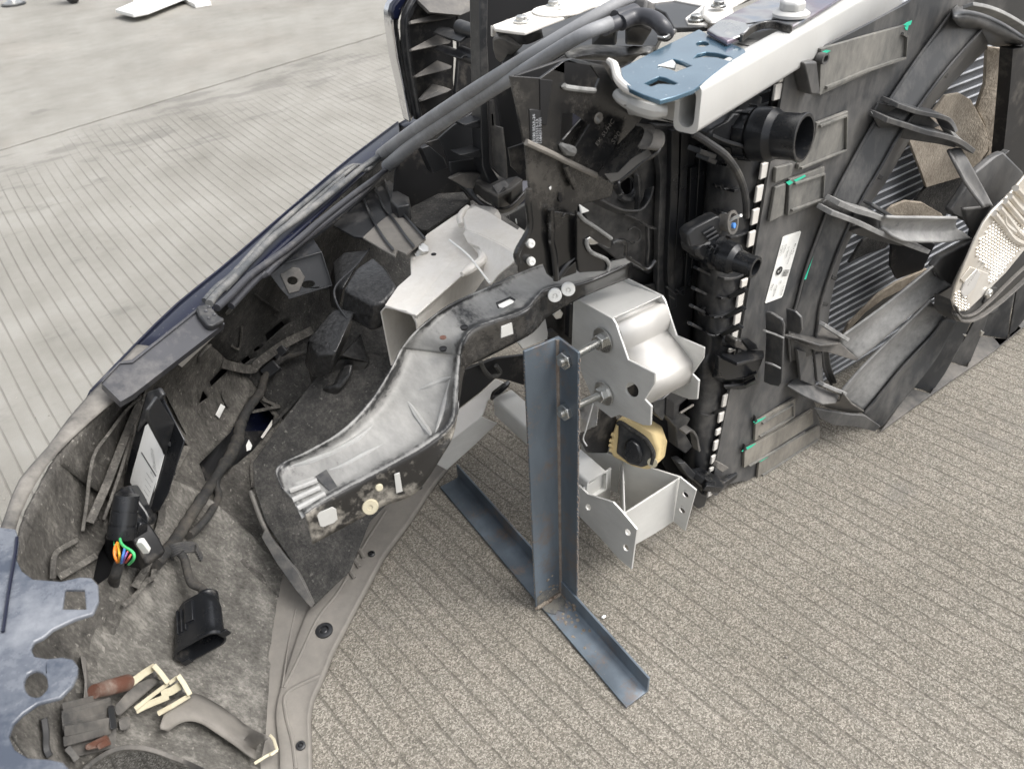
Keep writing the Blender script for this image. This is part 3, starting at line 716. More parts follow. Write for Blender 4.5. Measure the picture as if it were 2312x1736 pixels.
lathe('washer', M['zinc'], nt, on(z4('1100,855')[0], Z(zt)), (0.3, -.5, .8), [(0, .002), (.0, .0145), (.002, .0145), (.002, .002)], 20)
lathe('bolt_hole', M['black_deep'], be, on(z4('1198,868')[0], Z(zt)), (0, 0, 1), [(0, .0045), (.0008, .0045)], 14)
tube('loose_strap', M['label'], be, [on(z4('1310,765')[0], Z(.45)), on(z4('1450,880')[0], Z(.455)), on(z4('1600,1075')[0], Z(.44))], .0016, 6, res=6)
# ------------------------------------------------------------------ S-shaped fender support arm
ar = thing('support_arm', (.32, .63, .43), 'long S-shaped pressed steel arm, black but thick with pale dust, riveted at its right end', 'bracket')
stn = [((1425, 580), (1429, 590), (1427, 626), .535), ((1330, 597), (1328, 634), (1321, 669), .533), ((1232, 597), (1239, 651), (1239, 715), .53),
       ((1168, 618), (1213, 672), (1215, 740), .528), ((1106, 645), (1182, 703), (1190, 760), .525), ((1011, 689), (1078, 739), (1110, 802), .515), ((942, 743), (1048, 771), (1068, 822), .505), ((904, 787), (1041, 803), (1050, 835), .49),
       ((876, 841), (1034, 879), (1039, 900), .48), ((835, 904), (1025, 952), (1026, 975), .46), ((771, 971), (968, 1002), (1003, 1022), .45), ((692, 1018), (885, 1050), (939, 1112), .44),
       ((640, 1042), (810, 1090), (866, 1142), .432), ((622, 1063), (737, 1129), (781, 1188), .43), ((634, 1096), (690, 1160), (707, 1228), .43)]
def lp(a, b, t): return (a[0] + (b[0] - a[0]) * t, a[1] + (b[1] - a[1]) * t)
dip = [0, .002, .003, .003, .004, .006, .008, .014, .018, .018, .014, .010, .008, .006, .004]
rowsA, rowsB = [], []
for k, (b, f, l, z) in enumerate(stn):
    r_ = []
    for t, dd in ((0, -.0), (.05, .1), (.17, .85), (.34, 1.0), (.62, 1.0), (.82, .85), (.93, .1), (1, 0)):
        r_.append(on(lp(b, f, t), Z(z - dip[k] * dd)))
    (rowsA if k <= 7 else rowsB).append(r_)
    if k == 7: rowsB.append(r_)
up = patch('upper_shell', M['armd'], ar, rowsA, 4, 6, .0022, rough=.0006, scale=60, across=True)
lo = patch('lower_shell', M['armd'], ar, rowsB, 4, 6, .0022, rough=.0006, scale=60, across=True)
fl = []
for k, (b, f, l, z) in enumerate(stn):
    p0 = on(f, Z(z)); o_, n_ = (p0, (p0 - CAM)); n_ = Vector((n_.x, n_.y, 0)).normalized()
    pb = on(l, (p0 - n_ * .002, n_))
    fl.append([p0, p0.lerp(pb, .12) - n_ * .0015, p0.lerp(pb, .55), pb])
flange = patch('front_flange', M['steel_black'], ar, fl, 3, 6, .0022)
M['caked'] = surf('caked_pale_mud', col(.018, .017, .016), .4, dust=col(.36, .335, .29), amount=.36, dscale=11, bump=.3, bscale=150, dpatch=.05)
flange.data.materials.append(M['caked'])
for p in flange.data.polygons:
    c = flange.matrix_world @ p.center
    if (p.center + wloc(flange)).x < .30: p.material_index = 1
def fold(t, r): tube('fold', M['pale'], ar, [hit(q, [lo, up], -r * .45, .45) for q in y4(t)], [r * .3] + [r] * (len(y4(t)) - 2) + [r * .3], 8, res=4)
fold('1170,330 1230,430 1300,530 1355,600', .0045); fold('1240,258 1330,225 1420,190 1478,165', .004); fold('1475,180 1440,330 1400,480 1362,595', .003)
fold('330,800 480,760 640,700 820,600 960,480', .004); fold('600,830 700,800 850,720 1000,640', .003)
# end web with a square window, dangling clip tab
def stick(p, z): return on(p, Z(z))
for c, r_ in ((z5('482,1158')[0], .0085), (z5('578,1116')[0], .0082)):
    # rivets on the flange
    kk = .53
    p = hit(c, [flange], .003, .5); ax_ = (CAM - p).normalized(); ax_.z *= .3; ax_.normalize()
    lathe('rivet', M['label'], ar, p - ax_ * .003, ax_, [(0, r_), (.0045, r_), (.006, r_ * .9), (.006, r_ * .42), (.004, r_ * .40), (.004, r_ * .2), (.0065, r_ * .18)], 24)
p = on(y4('900,1082')[0], P3(fl[12][1], fl[11][2], fl[12][3])); ax_ = (CAM - p).normalized(); ax_.z *= .4; ax_.normalize()
lathe('plug', M['cream'], ar, p - ax_ * .003, ax_, [(0, .0092), (.005, .0092), (.007, .0080), (.007, .0030), (.006, .0028), (.006, .001)], 28)
p = on(y4('966,946')[0], P3(fl[12][1], fl[11][2], fl[12][3])); lathe('plug', M['cream'], ar, p, ax_, [(0, .0042), (.0025, .004), (.0032, .003)], 20)
def winplate(name, mat, pts, pl_, lift, th=.0012):
    o3_ = U(pts, pl_); n_ = awayn(pl_, pts[0]); return slab3(name, mat, ar, [q_ - n_ * lift for q_ in o3_], n_ * th, bevel=.0003)
plF = P3(fl[13][1], fl[12][2], fl[13][3])
winplate('window', M['alu_cast'], y4('518,1140 535,1120 630,1080 655,1095 665,1165 640,1190 560,1222 540,1215'), plF, .0025)
plG = P3(fl[11][1], fl[10][3], fl[11][3])
winplate('slot', M['alu_cast'], y4('1070,845 1108,832 1130,965 1085,980'), plG, .003)
plH = P3(fl[4][1], fl[3][2], fl[4][3])
winplate('window', M['alu_cast'], z4('1668,1378 1740,1350 1752,1430 1665,1460'), plH, .003)
for t, zz in (('1415,1388', .515), ('1265,1540', .49)):
    c = z4(t)[0]; lathe('drilled_hole', M['black_deep'], ar, on(c, Z(zz + .0015)), (0, 0, 1), [(0, .0046), (.0008, .0046), (.0008, .0040), (-.002, .0038)], 18)
c = z4('1265,1462')[0]; lathe('grommet', M['brown'], ar, on(c, Z(.508)), (0, 0, 1), [(0, .0040), (.001, .0038), (.001, .002)], 16)
winplate('slot', M['label'], z4('1650,1218 1745,1172 1775,1188 1765,1208 1690,1245 1665,1240'), Z(.5295), .0)
winplate('slot_edge', M['black_deep'], z4('1640,1210 1745,1166 1782,1186 1775,1196 1742,1180 1655,1222 1668,1246 1655,1246'), Z(.5305), .0)
winplate('tread_plate', M['pale'], y4('300,935 500,868 605,1025 415,1168'), Z(.424), .0)
for t in ('330,975 525,900', '350,1040 545,950', '385,1100 580,995'):
    a, b = y4(t); tube('rib', M['pale'], ar, [on(a, Z(.4275)), on(b, Z(.4275))], .0032, 8)
winplate('opening', M['black'], y4('510,868 590,818 690,975 640,1005'), Z(.4262), .0)
# ------------------------------------------------------------------ bumper cover, seen from inside
bu = thing('bumper_cover', (.10, .95, .0), 'dark blue car bumper cover seen from behind, its inside caked with dirt', 'bumper')
ZR = .42
outer = z7('2136,655 1990,765 1840,880 1500,1170 1200,1430 920,1661') + y1('710,207 500,440 330,670 130,900 60,1050 20,1200') + s0('-40,1290 -110,1420 -160,1560')
inner = s0('905,325 855,365 800,412 655,545 520,668 395,780') + y1('880,270 640,482 480,630 360,765 262,910 160,1095 120,1215') + s0('10,1290 -40,1420 -80,1560')
n_out = len(outer)
O3 = U(outer, Z(ZR)); 
inner = inner[:n_out] if len(inner) > n_out else inner
I3 = U(inner, Z(ZR - .006))
def resamp(P, n):
    C = catmull(P, 10); L = [0]
    for a, b in zip(C, C[1:]): L.append(L[-1] + (b - a).length)
    out = []; j = 0
    for i in range(n):
        d = L[-1] * i / (n - 1)
        while j < len(L) - 2 and L[j + 1] < d: j += 1
        t = (d - L[j]) / max(1e-9, L[j + 1] - L[j]); out.append(C[j].lerp(C[j + 1], t))
    return out
NS = 28
O3 = resamp(O3, NS); I3 = resamp(I3, NS)
# match the inner edge to the outer one station by station
I3 = [min(I3 if False else catmull(I3, 6), key=lambda q, o=o: (q - o).length) for o in O3]
split = 17
rim_rows = [[o, o.lerp(i, .5) + Vector((0, 0, .004)), i] for o, i in zip(O3, I3)]
patch('painted_rim', M['paint'], bu, rim_rows[:split + 1], 3, 2, .003)
patch('scuffed_rim', M['paint_dirty'], bu, rim_rows[split:], 3, 2, .003)
sk = []
for i, o in enumerate(O3):
    t = (O3[min(i + 1, NS - 1)] - O3[max(i - 1, 0)]); nn = Vector((t.y, -t.x, 0)).normalized()
    if nn.dot(Vector((-1, 1, 0))) < 0: nn = -nn
    sk.append([o, o + nn * .05 + Vector((0, 0, -.07)), o + nn * .075 + Vector((0, 0, -.18)), o + nn * .06 + Vector((0, 0, -.30)), Vector((o.x, o.y, 0)) + nn * .0 + Vector((0, 0, .02))])
sk = sk[:-8]
patch('outer_skin', M['paint'], bu, sk, 4, 1, .003)
# the cover goes on across the car's nose, below and beyond the grille
nose = [O3[0] + Vector(d) for d in ((-.004, -.006, -.004), (.16, .085, -.006), (.36, .15, -.008), (.62, .19, -.01), (.95, .20, -.01))]
patch('nose_skin', M['paint'], bu, [[p, p + Vector((-.01, .05, -.07)), p + Vector((-.01, .07, -.18)), p + Vector((0, .05, -.30)), Vector((p.x, p.y, .03))] for p in nose], 4, 5, .003)
patch('nose_rim', M['paint'], bu, [[p + Vector((0, .002, .001)), p + Vector((.01, -.05, -.002))] for p in nose], 2, 5, .003)
# inside wall: rim to floor, four columns of measured points
def WP(*a): return [on((p[0], p[1]), Z(p[2])) for p in a]
wall = [
    WP((-60, 1470, .405), (90, 1640, .31), (330, 1712, .15), (600, 1712, .018)),
    WP((12, 1330, .405), (130, 1470, .30), (375, 1500, .145), (604, 1580, .018)),
    WP((60, 1170, .41), (200, 1290, .29), (420, 1360, .14), (614, 1440, .018)),
    WP((125, 1040, .41), (265, 1130, .285), (440, 1180, .14), (632, 1350, .020)),
    WP((262, 888, .41), (370, 930, .27), (470, 1010, .15), (610, 1180, .03)),
    WP((430, 745, .41), (500, 800, .27), (575, 870, .15), (680, 1000, .04)),
    WP((640, 562, .41), (690, 640, .27), (750, 730, .15), (830, 860, .05)),
    WP((880, 352, .41), (930, 450, .27), (985, 560, .15), (1040, 720, .05)),
    WP((1080, 230, .41), (1120, 330, .27), (1160, 440, .15), (1200, 600, .05))]
def shift(r, d): return r
# wheel-arch edge: cut the first station to the arc seen against the ground
arc = WP((30, 1760, .30), (194, 1737, .235), (284, 1690, .185), (323, 1694, .165), (387, 1716, .14), (470, 1748, .10))
wl = [WP((-60, 1520, .405), (130, 1772, .27), (240, 1706, .21), (330, 1692, .165), (430, 1728, .12), (590, 1760, .018)),
      WP((12, 1330, .405), (100, 1430, .32), (200, 1490, .24), (330, 1520, .16), (460, 1560, .09), (604, 1600, .018)),
      WP((60, 1170, .41), (150, 1250, .32), (260, 1310, .25), (380, 1350, .16), (500, 1400, .08), (616, 1450, .018)),
      WP((125, 1040, .41), (215, 1100, .32), (310, 1140, .25), (420, 1180, .16), (530, 1260, .08), (632, 1350, .020))]
wl.append(WP((170, 985, .41), (262, 1040, .325), (350, 1070, .255), (450, 1110, .175), (550, 1190, .095), (645, 1290, .02)))
lower = patch('side_wall', M['lining'], bu, wl, 6, 8, .004, rough=.0022, scale=55)
lower.data.materials.append(M['muddy']); _k = 30
for p in lower.data.polygons:
    if (p.index % _k) < 12 + 4 * noise.noise(Vector((p.index // _k * .3, 0, 0))): p.material_index = 1
midw = patch('corner_wall', M['muddy'], bu, wall[3:6], 10, 10, .004, rough=.002, scale=60)
patch('outer_liner', M['black_deep'], bu, [[p + (p - CAM).normalized() * .055 for p in r] for r in wall[2:6]], 6, 6, .003)
farw = patch('front_wall', M['muddy_dark'], bu, wall[5:], 8, 8, .004, rough=.001, scale=40)
# floor / lip
lipe = y4('1460,800') + y8('1500,0 1375,190 1240,372 1180,470 960,880 900,1000 860,1110 800,1240 778,1340 780,1500 782,1690')
lipi = s0('905,1000 850,1060 770,1150 720,1240 690,1310') + y8('640,690 590,830 530,1050 480,1250 470,1400 500,1520 500,1690')
n = 24
Le = resamp(U(lipe, Z(.010)), n); Li = resamp(U(lipi, Z(.020)), n)
lrows = []
for a, b in zip(Li, Le):
    lrows.append([a + Vector((-.03, .03, .004)), a, a.lerp(b, .35) + Vector((0, 0, -.002)), a.lerp(b, .42) + Vector((0, 0, .005)), a.lerp(b, .88) + Vector((0, 0, .002)), b + Vector((0, 0, .003)), b + Vector((.002, -.001, -.006))])
lip = patch('lower_lip', M['lip'], bu, lrows, 4, 2, .003)
# ------------------------------------------------------------------ fittings on the bumper
WALL = [lower, midw, farw]
ALLB = WALL + [lip]
# holes punched right through the inner wall, a dark pocket behind each
cutters = []
def pocket(pts, name='slot', depth=.03):
    P = hits(pts, WALL, 0); c = sum(P, Vector()) / len(P); e = (c - CAM).normalized()
    cutters.append((P, e))
    bm = bmesh.new(); a = [bm.verts.new(c + (q - c) * 1.35 + e * .009) for q in P]; d = [bm.verts.new(c + (q - c) * 1.25 + e * depth) for q in P]; n = len(P)
    for i in range(n):
        j = (i + 1) % n; bm.faces.new([a[i], a[j], d[j], d[i]])
    bm.faces.new(d)
    o = fin(bm, name, M['black_deep'], bu); m_ = o.modifiers.new('solid', 'SOLIDIFY'); m_.thickness = .0015; m_.offset = 0
    return o
for t in ('545,830 690,672 712,715 560,862', '945,490 1060,395 1082,425 955,540', '470,985 500,890 530,940', '770,680 820,640 838,668 790,705', '862,600 895,570 905,590 870,615', '1020,620 1075,580 1080,625 1025,680'):
    pocket(y3(t))
pocket(y1('1420,780 1640,560 1790,300 1850,330 1955,440 1940,520 1800,690 1690,780 1620,820 1500,900 1465,905'), name='duct_opening', depth=.05)
pocket(y1('700,1430 780,1280 1000,1380 1050,1500 1020,1540 900,1500 700,1640 665,1600'), name='duct_opening')
pocket(y1('1085,420 1130,250 1330,640 1230,820 1200,700'), name='duct_opening')
def punch(o):
    bm = bmesh.new()
    for P, e in cutters: add_slab(bm, [q - e * .03 for q in P], [], e * .06)
    bmesh.ops.recalc_face_normals(bm, faces=bm.faces[:])
    me = bpy.data.meshes.new('cutter'); bm.to_mesh(me); bm.free(); c = bpy.data.objects.new('cutter', me); COL.objects.link(c)
    md = o.modifiers.new('holes', 'BOOLEAN'); md.operation = 'DIFFERENCE'; md.solver = 'EXACT'; md.object = c; md.use_self = True
    bpy.context.view_layer.update()
    off = wloc(o); me.transform(Matrix.Translation(Vector((0, 0, 0))))
    new = bpy.data.meshes.new_from_object(o.evaluated_get(bpy.context.evaluated_depsgraph_get()))
    o.modifiers.clear(); o.data = new
    bpy.data.objects.remove(c)
for o in WALL: hit((0, 0), [o])          # keep the unpunched surface for later placing
for o in WALL: punch(o)
raised('duct_rim', M['alu_white'], bu, y1('1860,590 1942,465 1945,500 1875,600'), WALL, .008, .002)
raised('reflector_chip', M['label'], bu, y1('1755,650 1775,605 1800,650 1790,680 1760,690'), WALL, .010, .002)
raised('sticker', M['label'], bu, y1('1537,430 1575,352 1607,372 1565,457'), WALL, .006, .001)
# raised ribs and ledges moulded into the wall
def rib(pts, w, th, objs=WALL, mat='muddy', name='rib', lift=.001, res=4):
    P = hits(pts, objs, lift); s = [(CAM - p).normalized() * w for p in P]
    return ribbon(name, M[mat], bu, P, s, th, res=res if len(P) > 2 else 0)
rib(y3('640,700 840,740 900,690 1080,560 1280,460'), .012, .016, lift=-.002)
rib(y3('470,690 480,640 560,560'), .008, .004); rib(y3('650,880 640,920 680,1010'), .006, .004)
rib(y3('700,570 760,590 780,430'), .008, .004); rib(y3('870,205 960,270 1045,330'), .014, .004, mat='muddy_dark')
rib(y3('1000,1130 1160,960 1305,820'), .010, .006, mat='muddy_dark')
rib(y1('1800,950 1810,750 1990,560'), .010, .005, mat='muddy')
rib(y1('1800,410 2000,370'), .008, .006); rib(y1('1870,320 1995,375'), .008, .006)
# slats of the duct beside the control unit
def fin_plate(name, mat, pts, lift, th):
    return raised(name, M[mat], bu, pts, WALL, lift, th)
rib(y1('1010,300 900,400 780,560 680,700 640,860 620,1050 590,1260'), .030, .004, lift=.004, mat='muddy', name='slat')
rib(y1('1030,290 950,450 850,700 760,930 640,1200'), .034, .010, lift=.004, mat='muddy', name='slat')
rib(y1('1045,260 990,420 930,600 870,800 800,1010 740,1180'), .040, .004, lift=.004, mat='muddy', name='slat')
rib(y1('560,1320 430,1390 385,1450 375,1600'), .016, .006, lift=.004, mat='muddy', name='slat')
rib(y1('690,1430 560,1510 420,1590'), .012, .008, lift=.004, mat='muddy', name='slat')
rib(y1('1340,650 1250,830 1160,1060 1150,1180 1060,1480 960,1661'), .020, .010, lift=.004, mat='muddy', name='frame_edge')
rib(y1('1130,240 1240,470 1340,640'), .026, .004, lift=.004, mat='muddy', name='frame_edge')
rib(y1('1100,1530 1080,1620') + y2('1040,330 960,430 860,520'), .016, .006, lift=.006, mat='muddy', name='frame_edge')
# under-arm panel: dark speckled brake duct
duct_pl = P3(on((706, 1367), Z(.035)), on((572, 1043), Z(.19)), on((900, 860), Z(.25)))
dp = plate('duct_panel', M['muddy_dark'], bu, s0('706,1370 660,1270 600,1180 574,1100 570,1045 630,960 711,855 760,790 900,800 960,980 900,1110 835,1178 790,1290 756,1322'), duct_pl, .003)
def off_pl(pl, d):
    n = pl[1].copy(); n = n if n.dot(CAM - pl[0]) > 0 else -n
    return (pl[0] + n * d, pl[1])
tube('bead', M['grey_plastic'], bu, [on(q, off_pl(duct_pl, .002)) for q in y8('430,20 520,250 640,420 720,520 800,690')], .0035, 8, res=4)
plate('duct_lip', M['grey_plastic'], bu, y8('495,290 520,240 640,420 710,500 760,600 805,690 790,712 700,610 600,470'), off_pl(duct_pl, .008), .006)
for t in ('1060,350 1100,415', '1032,412 1075,472', '1003,475 1045,535'):
    a, b = y8(t); tube('rib', M['lip'], bu, [hit(a, [lip], .002, .02), hit(b, [lip], .002, .02)], .0035, 8)
for c, r_, m_ in (('1147,395', .0058, 'black'), ('868,846', .013, 'black'), ('730,1525', .0064, 'black')):
    p = hit(y8(c)[0], [lip], 0, .02); sc = lathe('fixing', M[m_], bu, p, (0, 0, 1), [(0, r_), (.003, r_), (.004, r_ * .8), (.004, r_ * .55), (.001, r_ * .5), (.003, r_ * .3), (.003, .0005)], 20)
p = hit(y4('1258,950')[0], [lip], 0, .02); lathe('fixing', M['black'], bu, p, (0, 0, 1), [(0, .0052), (.002, .0052), (.003, .0042), (.001, .004), (.001, .0005)], 18)
# moulded steps in the lip
def lrib(pts, r): return tube('bead', M['lip'], bu, [hit(q, [lip], -.0005, .02) for q in pts], r, 8, res=4)
lrib(y8('1230,140 1090,360 960,600 830,770 720,1000 630,1180'), .0022)
lrib(y8('840,1110 650,1210 640,1330 680,1500 700,1661'), .003)
lrib(y8('700,720 660,900 620,1180'), .0016)
# front retaining strap with blue dusty paint: fender mount at the wheel arch
fm_pl = P3(on((0, 1300), Z(.432)), on((220, 1330), Z(.418)), on((0, 1700), Z(.425)))
fm = y2('-60,-40 108,-20 128,60 112,190 150,270 230,330 430,345 560,315 640,320 685,370 690,480 650,570 520,610 370,680 300,740 235,770 215,820 240,870 330,885 440,875 510,890 545,940 540,1000 500,1080 420,1160 260,1200 160,1270 90,1340 60,1430 100,1520 200,1580 350,1590 440,1610 490,1665 480,1760 -60,1760')
plate('fender_flange', M['paint_dust'], bu, fm, fm_pl, .005, holes=[y2('455,400 590,400 602,540 435,540'), ellipse(y2('250,1062')[0], 27, 30, 20)], bevel=.003)
tube('painted_edge', M['paint'], bu, [on(q, off_pl(fm_pl, .002)) for q in y2('118,40 105,160 60,420 20,700')], .0016, 8, res=5)
# trim bar, end clip and seal strips along the top edge
tb = thing('trim_bar', (.05, 1.0, .42), 'flat matt black bar with a moulded end clip lying along the bumper edge', 'trim')
bar_pl = P3(on((470, 690), Z(.445)), on((502, 727), Z(.430)), on((250, 880), Z(.440)))
plate('bar', M['rail'], tb, y3('-30,690 440,318 470,350 560,430 640,395 655,412 -10,925') + y1('985,265 860,337 725,205 860,60'), bar_pl, .012, bevel=.003)
plate('top_bead', M['rail'], tb, y3('-10,668 450,308 462,322 0,690') + y1('860,62 728,200 722,190 850,50'), off_pl(bar_pl, .003), .004, bevel=.001)
cl = plate('end_clip', M['black'], tb, y3('450,300 475,280 530,270 560,290 610,350 655,375 640,400 570,432 530,425 470,350'), off_pl(bar_pl, .010), .016, bevel=.004)
for t, r_ in (('545,295', .0022), ('580,350', .0022), ('520,325', .0025), ('540,375', .0018)):
    lathe('pip', M['rail'], tb, on(y3(t)[0], off_pl(bar_pl, .009)), (CAM - bar_pl[0]), [(0, r_), (.003, r_), (.0034, r_ * .6)], 12)
pp = hits(y3('300,690 360,640 530,500 585,480 560,520 440,630 340,760'), WALL, .02)
raised('light_tab', M['alu_white'], bu, y3('300,690 400,610 520,500 580,478 585,500 480,600 350,725'), WALL, .02, .002)
raised('light_tab', M['zinc'], bu, y3('660,335 700,290 722,280 720,305 690,345 665,355'), WALL, .03, .002)
ZS = .428
def strip(name, mat, pts, r, z=ZS, par=None, n=10):
    return tube(name, M[mat], par or bu, [on(q, Z(z)) for q in pts], r, n, res=5)
strip('rubber_seal', 'seal', s0('935,285 890,322 830,372') + z4('590,250 300,480 60,690') + y3('720,50 600,150 510,250'), .0045)
strip('rubber_seal', 'seal', s0('930,298 880,338 828,385') + z4('640,240 330,500 40,760') + y3('640,170 560,250'), .0035, .432)
strip('edge_strip', 'rail', z4('880,235 700,420 480,600 250,780 110,900 0,1010') + y3('930,50 800,180 700,290'), .0055, .424)
strip('edge_strip', 'seal', z4('560,320 380,480 200,620 20,770') + y3('780,50 660,180'), .0022, .434)
rowsS = []
for q, q2 in zip(z4('880,240 700,425 480,605 250,790 110,905 0,1015'), z4('900,255 720,450 500,640 290,800 140,925 10,1035')):
    rowsS.append([on(q, Z(.422)), on(q2, Z(.415))])
patch('edge_skirt', M['black_clean'], bu, rowsS, 2, 4, .002)
raised('label_strip', M['label'], bu, z4('130,890 240,770 272,745 270,757 215,810 160,880'), [farw, midw], .06, .001)
# ------------------------------------------------------------------ control unit, plugs and wiring inside the bumper
cu = thing('control_unit', (.0, .85, .28), 'black control unit with a white printed label plugged into the bumper corner', 'control unit')
cu_pl = P3(on((333, 962), Z(.372)), on((369, 1030), Z(.352)), on((337, 1148), Z(.285)))
plate('housing', M['black_clean'], cu, y1('1048,268 1130,238 1325,615 1262,800 1205,990 1140,1110 1088,1140 960,985 882,935 905,800 965,560'), off_pl(cu_pl, -.001), .032, bevel=.003, ext=ray((350, 1000)).normalized() * .03)
rp_ = P3(on(y1('1175,712')[0], off_pl(cu_pl, .004)), on(y1('1062,1118')[0], off_pl(cu_pl, .004)), on(y1('1325,640')[0], Z(.315)))
plate('side_face', M['black'], cu, y1('1060,400 1130,300 1325,618 1262,800 1205,990 1140,1110 1085,1130 1072,1112 1185,725 1170,690 1060,480'), rp_, .004, bevel=.002)
for t_ in ('1215,640 1290,600', '1225,690 1285,650', '1205,830 1250,790', '1195,880 1240,850', '1170,960 1205,930', '1150,1040 1185,1000'):
    a_, b_ = y1(t_); tube('side_rib', M['black'], cu, [on(a_, off_pl(rp_, .002)), on(b_, off_pl(rp_, .002))], .003, 6)
plate('top_step', M['black'], cu, y1('1048,268 1130,238 1160,290 1060,420 1035,470 990,520 970,555'), off_pl(cu_pl, .004), .006, bevel=.002)
lb_ = plate('label', M['label'], cu, a4('362,122 380,135 615,545 628,590 610,660 395,1440 378,1460 362,1445 160,1130 95,1030 100,980 330,150'), off_pl(cu_pl, .0006), .0008, bevel=0)
def lab(body, p, q, r_, size, mat='print', par=cu, pl=cu_pl, lift=.0006, name='lettering'):
    """print on a plane: p start, q a point further along the line, r_ a point above the line"""
    P, Q, R_ = on(p, pl), on(q, pl), on(r_, pl)
    n = (Q - P).cross(R_ - P)
    return text(name, M[mat], par, body, off_pl((P, pl[1]), 0)[0], Q - P, R_ - P, size, lift=lift + .0006)
def A4(t): return a4(t)[0]
lab('BMW', A4('372,1395'), A4('255,1210'), A4('300,1400'), .0068)
t0 = [('372,1300', '318,1215', 'LRR FRONT SENSOR'), ('395,1240', '340,1150', 'BAAHU26-B4'), ('418,1170', '362,1085', '66 31 5A 2C 07'), ('440,1100', '385,1015', 'HW 0142 SW 2018'), ('462,1020', '405,930', 'MADE IN GERMANY'), ('485,945', '430,855', '12V 24 GHZ')]
for a, b, s in t0: lab(s, A4(a), A4(b), A4('200,%d' % (int(a.split(',')[1]) + 60)), .0020)
for i in range(7):      # rows of fine print on the upper half
    a = (470 - i * 22, 880 - i * 4); lab(random.choice(['BT4 0031 77', 'CE 0682', 'FCC ID NF3', 'IC 3887A', 'ANATEL 0412']), A4('%d,%d' % (525 - i * 8, 860 - i * 52)), A4('%d,%d' % (470 - i * 8, 775 - i * 52)), A4('300,%d' % (900 - i * 52)), .0021)
plate('label_line', M['print'], cu, a4('262,560 275,562 500,925 492,935'), off_pl(cu_pl, .0012), .0005, bevel=0)
plate('plug_housing', M['black_clean'], cu, y1('800,1000 860,950 922,932 985,1030 1052,1128 1070,1165 1055,1215 990,1240 960,1335 900,1300 800,1200 780,1100'), P3(on(y1('800,1000')[0], Z(.315)), on(y1('1070,1165')[0], Z(.29)), on(y1('900,1300')[0], Z(.275))), .025, bevel=.004)
# round plug with its rim
p0 = on(y1('905,1000')[0], Z(.355)); p1 = on(y1('862,1310')[0], Z(.315)); axp = (p1 - p0)
Lp = axp.length
lathe('plug_body', M['black_clean'], cu, p0, axp, [(0, .0140), (Lp * .34, .0146), (Lp * .345, .0140), (Lp * .37, .0140), (Lp * .375, .0150), (Lp * .66, .0153), (Lp * .665, .0143), (Lp * .70, .0143), (Lp * .705, .0156), (Lp * .98, .0160), (Lp, .0155), (Lp, .0138), (Lp * .8, .0130)], 30)
plate('plug_block', M['black_clean'], cu, y1('985,1240 1010,1205 1060,1200 1055,1320 1005,1345 960,1330'), P3(on(y1('985,1240')[0], Z(.31)), on(y1('1060,1200')[0], Z(.305)), on(y1('1005,1345')[0], Z(.28))), .03, bevel=.002)
plate('plug_skirt', M['black_deep'], cu, y1('740,1290 800,1180 930,1300 1000,1400 1050,1500 1020,1535 960,1530 880,1500 800,1500 740,1400'), P3(on(y1('740,1290')[0], Z(.285)), on(y1('1000,1400')[0], Z(.285)), on(y1('880,1500')[0], Z(.25))), .03, bevel=.003)
plate('lock_tab', M['label'], cu, a7('985,640 1010,600 1060,590 1130,600 1160,640 1265,800 1250,830 1130,840'), P3(on(a7('985,640')[0], Z(.33)), on(a7('1160,640')[0], Z(.33)), on(a7('1250,830')[0], Z(.31))), .006, bevel=.0012)
def wire(mat, pts, zs, r=.0014):
    P = [on(q, Z(z + .055)) for q, z in zip(pts, zs)]
    return tube('wire', M[mat], cu, P, r, 10, res=5)
zz = [.272, .272, .268, .262, .255, .25, .245]
wire('orange', a7('600,590 545,700 535,830 575,960 600,1010'), [.268, .27, .268, .262, .25])
wire('orange', a7('610,610 570,720 565,840 590,990'), [.266, .268, .266, .25], .0012)
wire('yellow', a7('610,600 625,720 640,860 625,1000'), [.268, .27, .268, .25])
wire('blue', a7('750,720 725,830 700,930 680,1020'), [.268, .268, .262, .25], .0014)
wire('red', a7('815,780 770,880 730,1000'), [.264, .262, .25], .0011)
wire('violet', a7('800,800 760,900 720,1010'), [.266, .264, .25], .0010)
wire('red', a7('885,840 830,930 770,1010'), [.264, .262, .25], .0013)
wire('wgreen', a7('655,520 680,610 760,690 880,760 950,850 930,960 840,1050'), [.27, .276, .28, .282, .28, .272, .256], .0016)
wire('wgreen', a7('530,560 535,650 540,720'), [.262, .262, .258], .0007)
tube('sleeve', M['tape'], cu, [on(q, Z(z)) for q, z in zip(y1('850,1490 825,1570') + y2('800,330 790,420 800,540 830,640 858,700'), [.298, .285, .26, .23, .20, .17, .14])], [.0062, .0065, .0068, .007, .0068, .0066, .006], 14, res=5)
tube('sleeve', M['tape'], cu, [on(q, Z(z)) for q, z in zip(y1('740,1420 735,1520') + y2('745,300 770,420 800,560'), [.22, .215, .20, .18, .15])], .0048, 12, res=5)
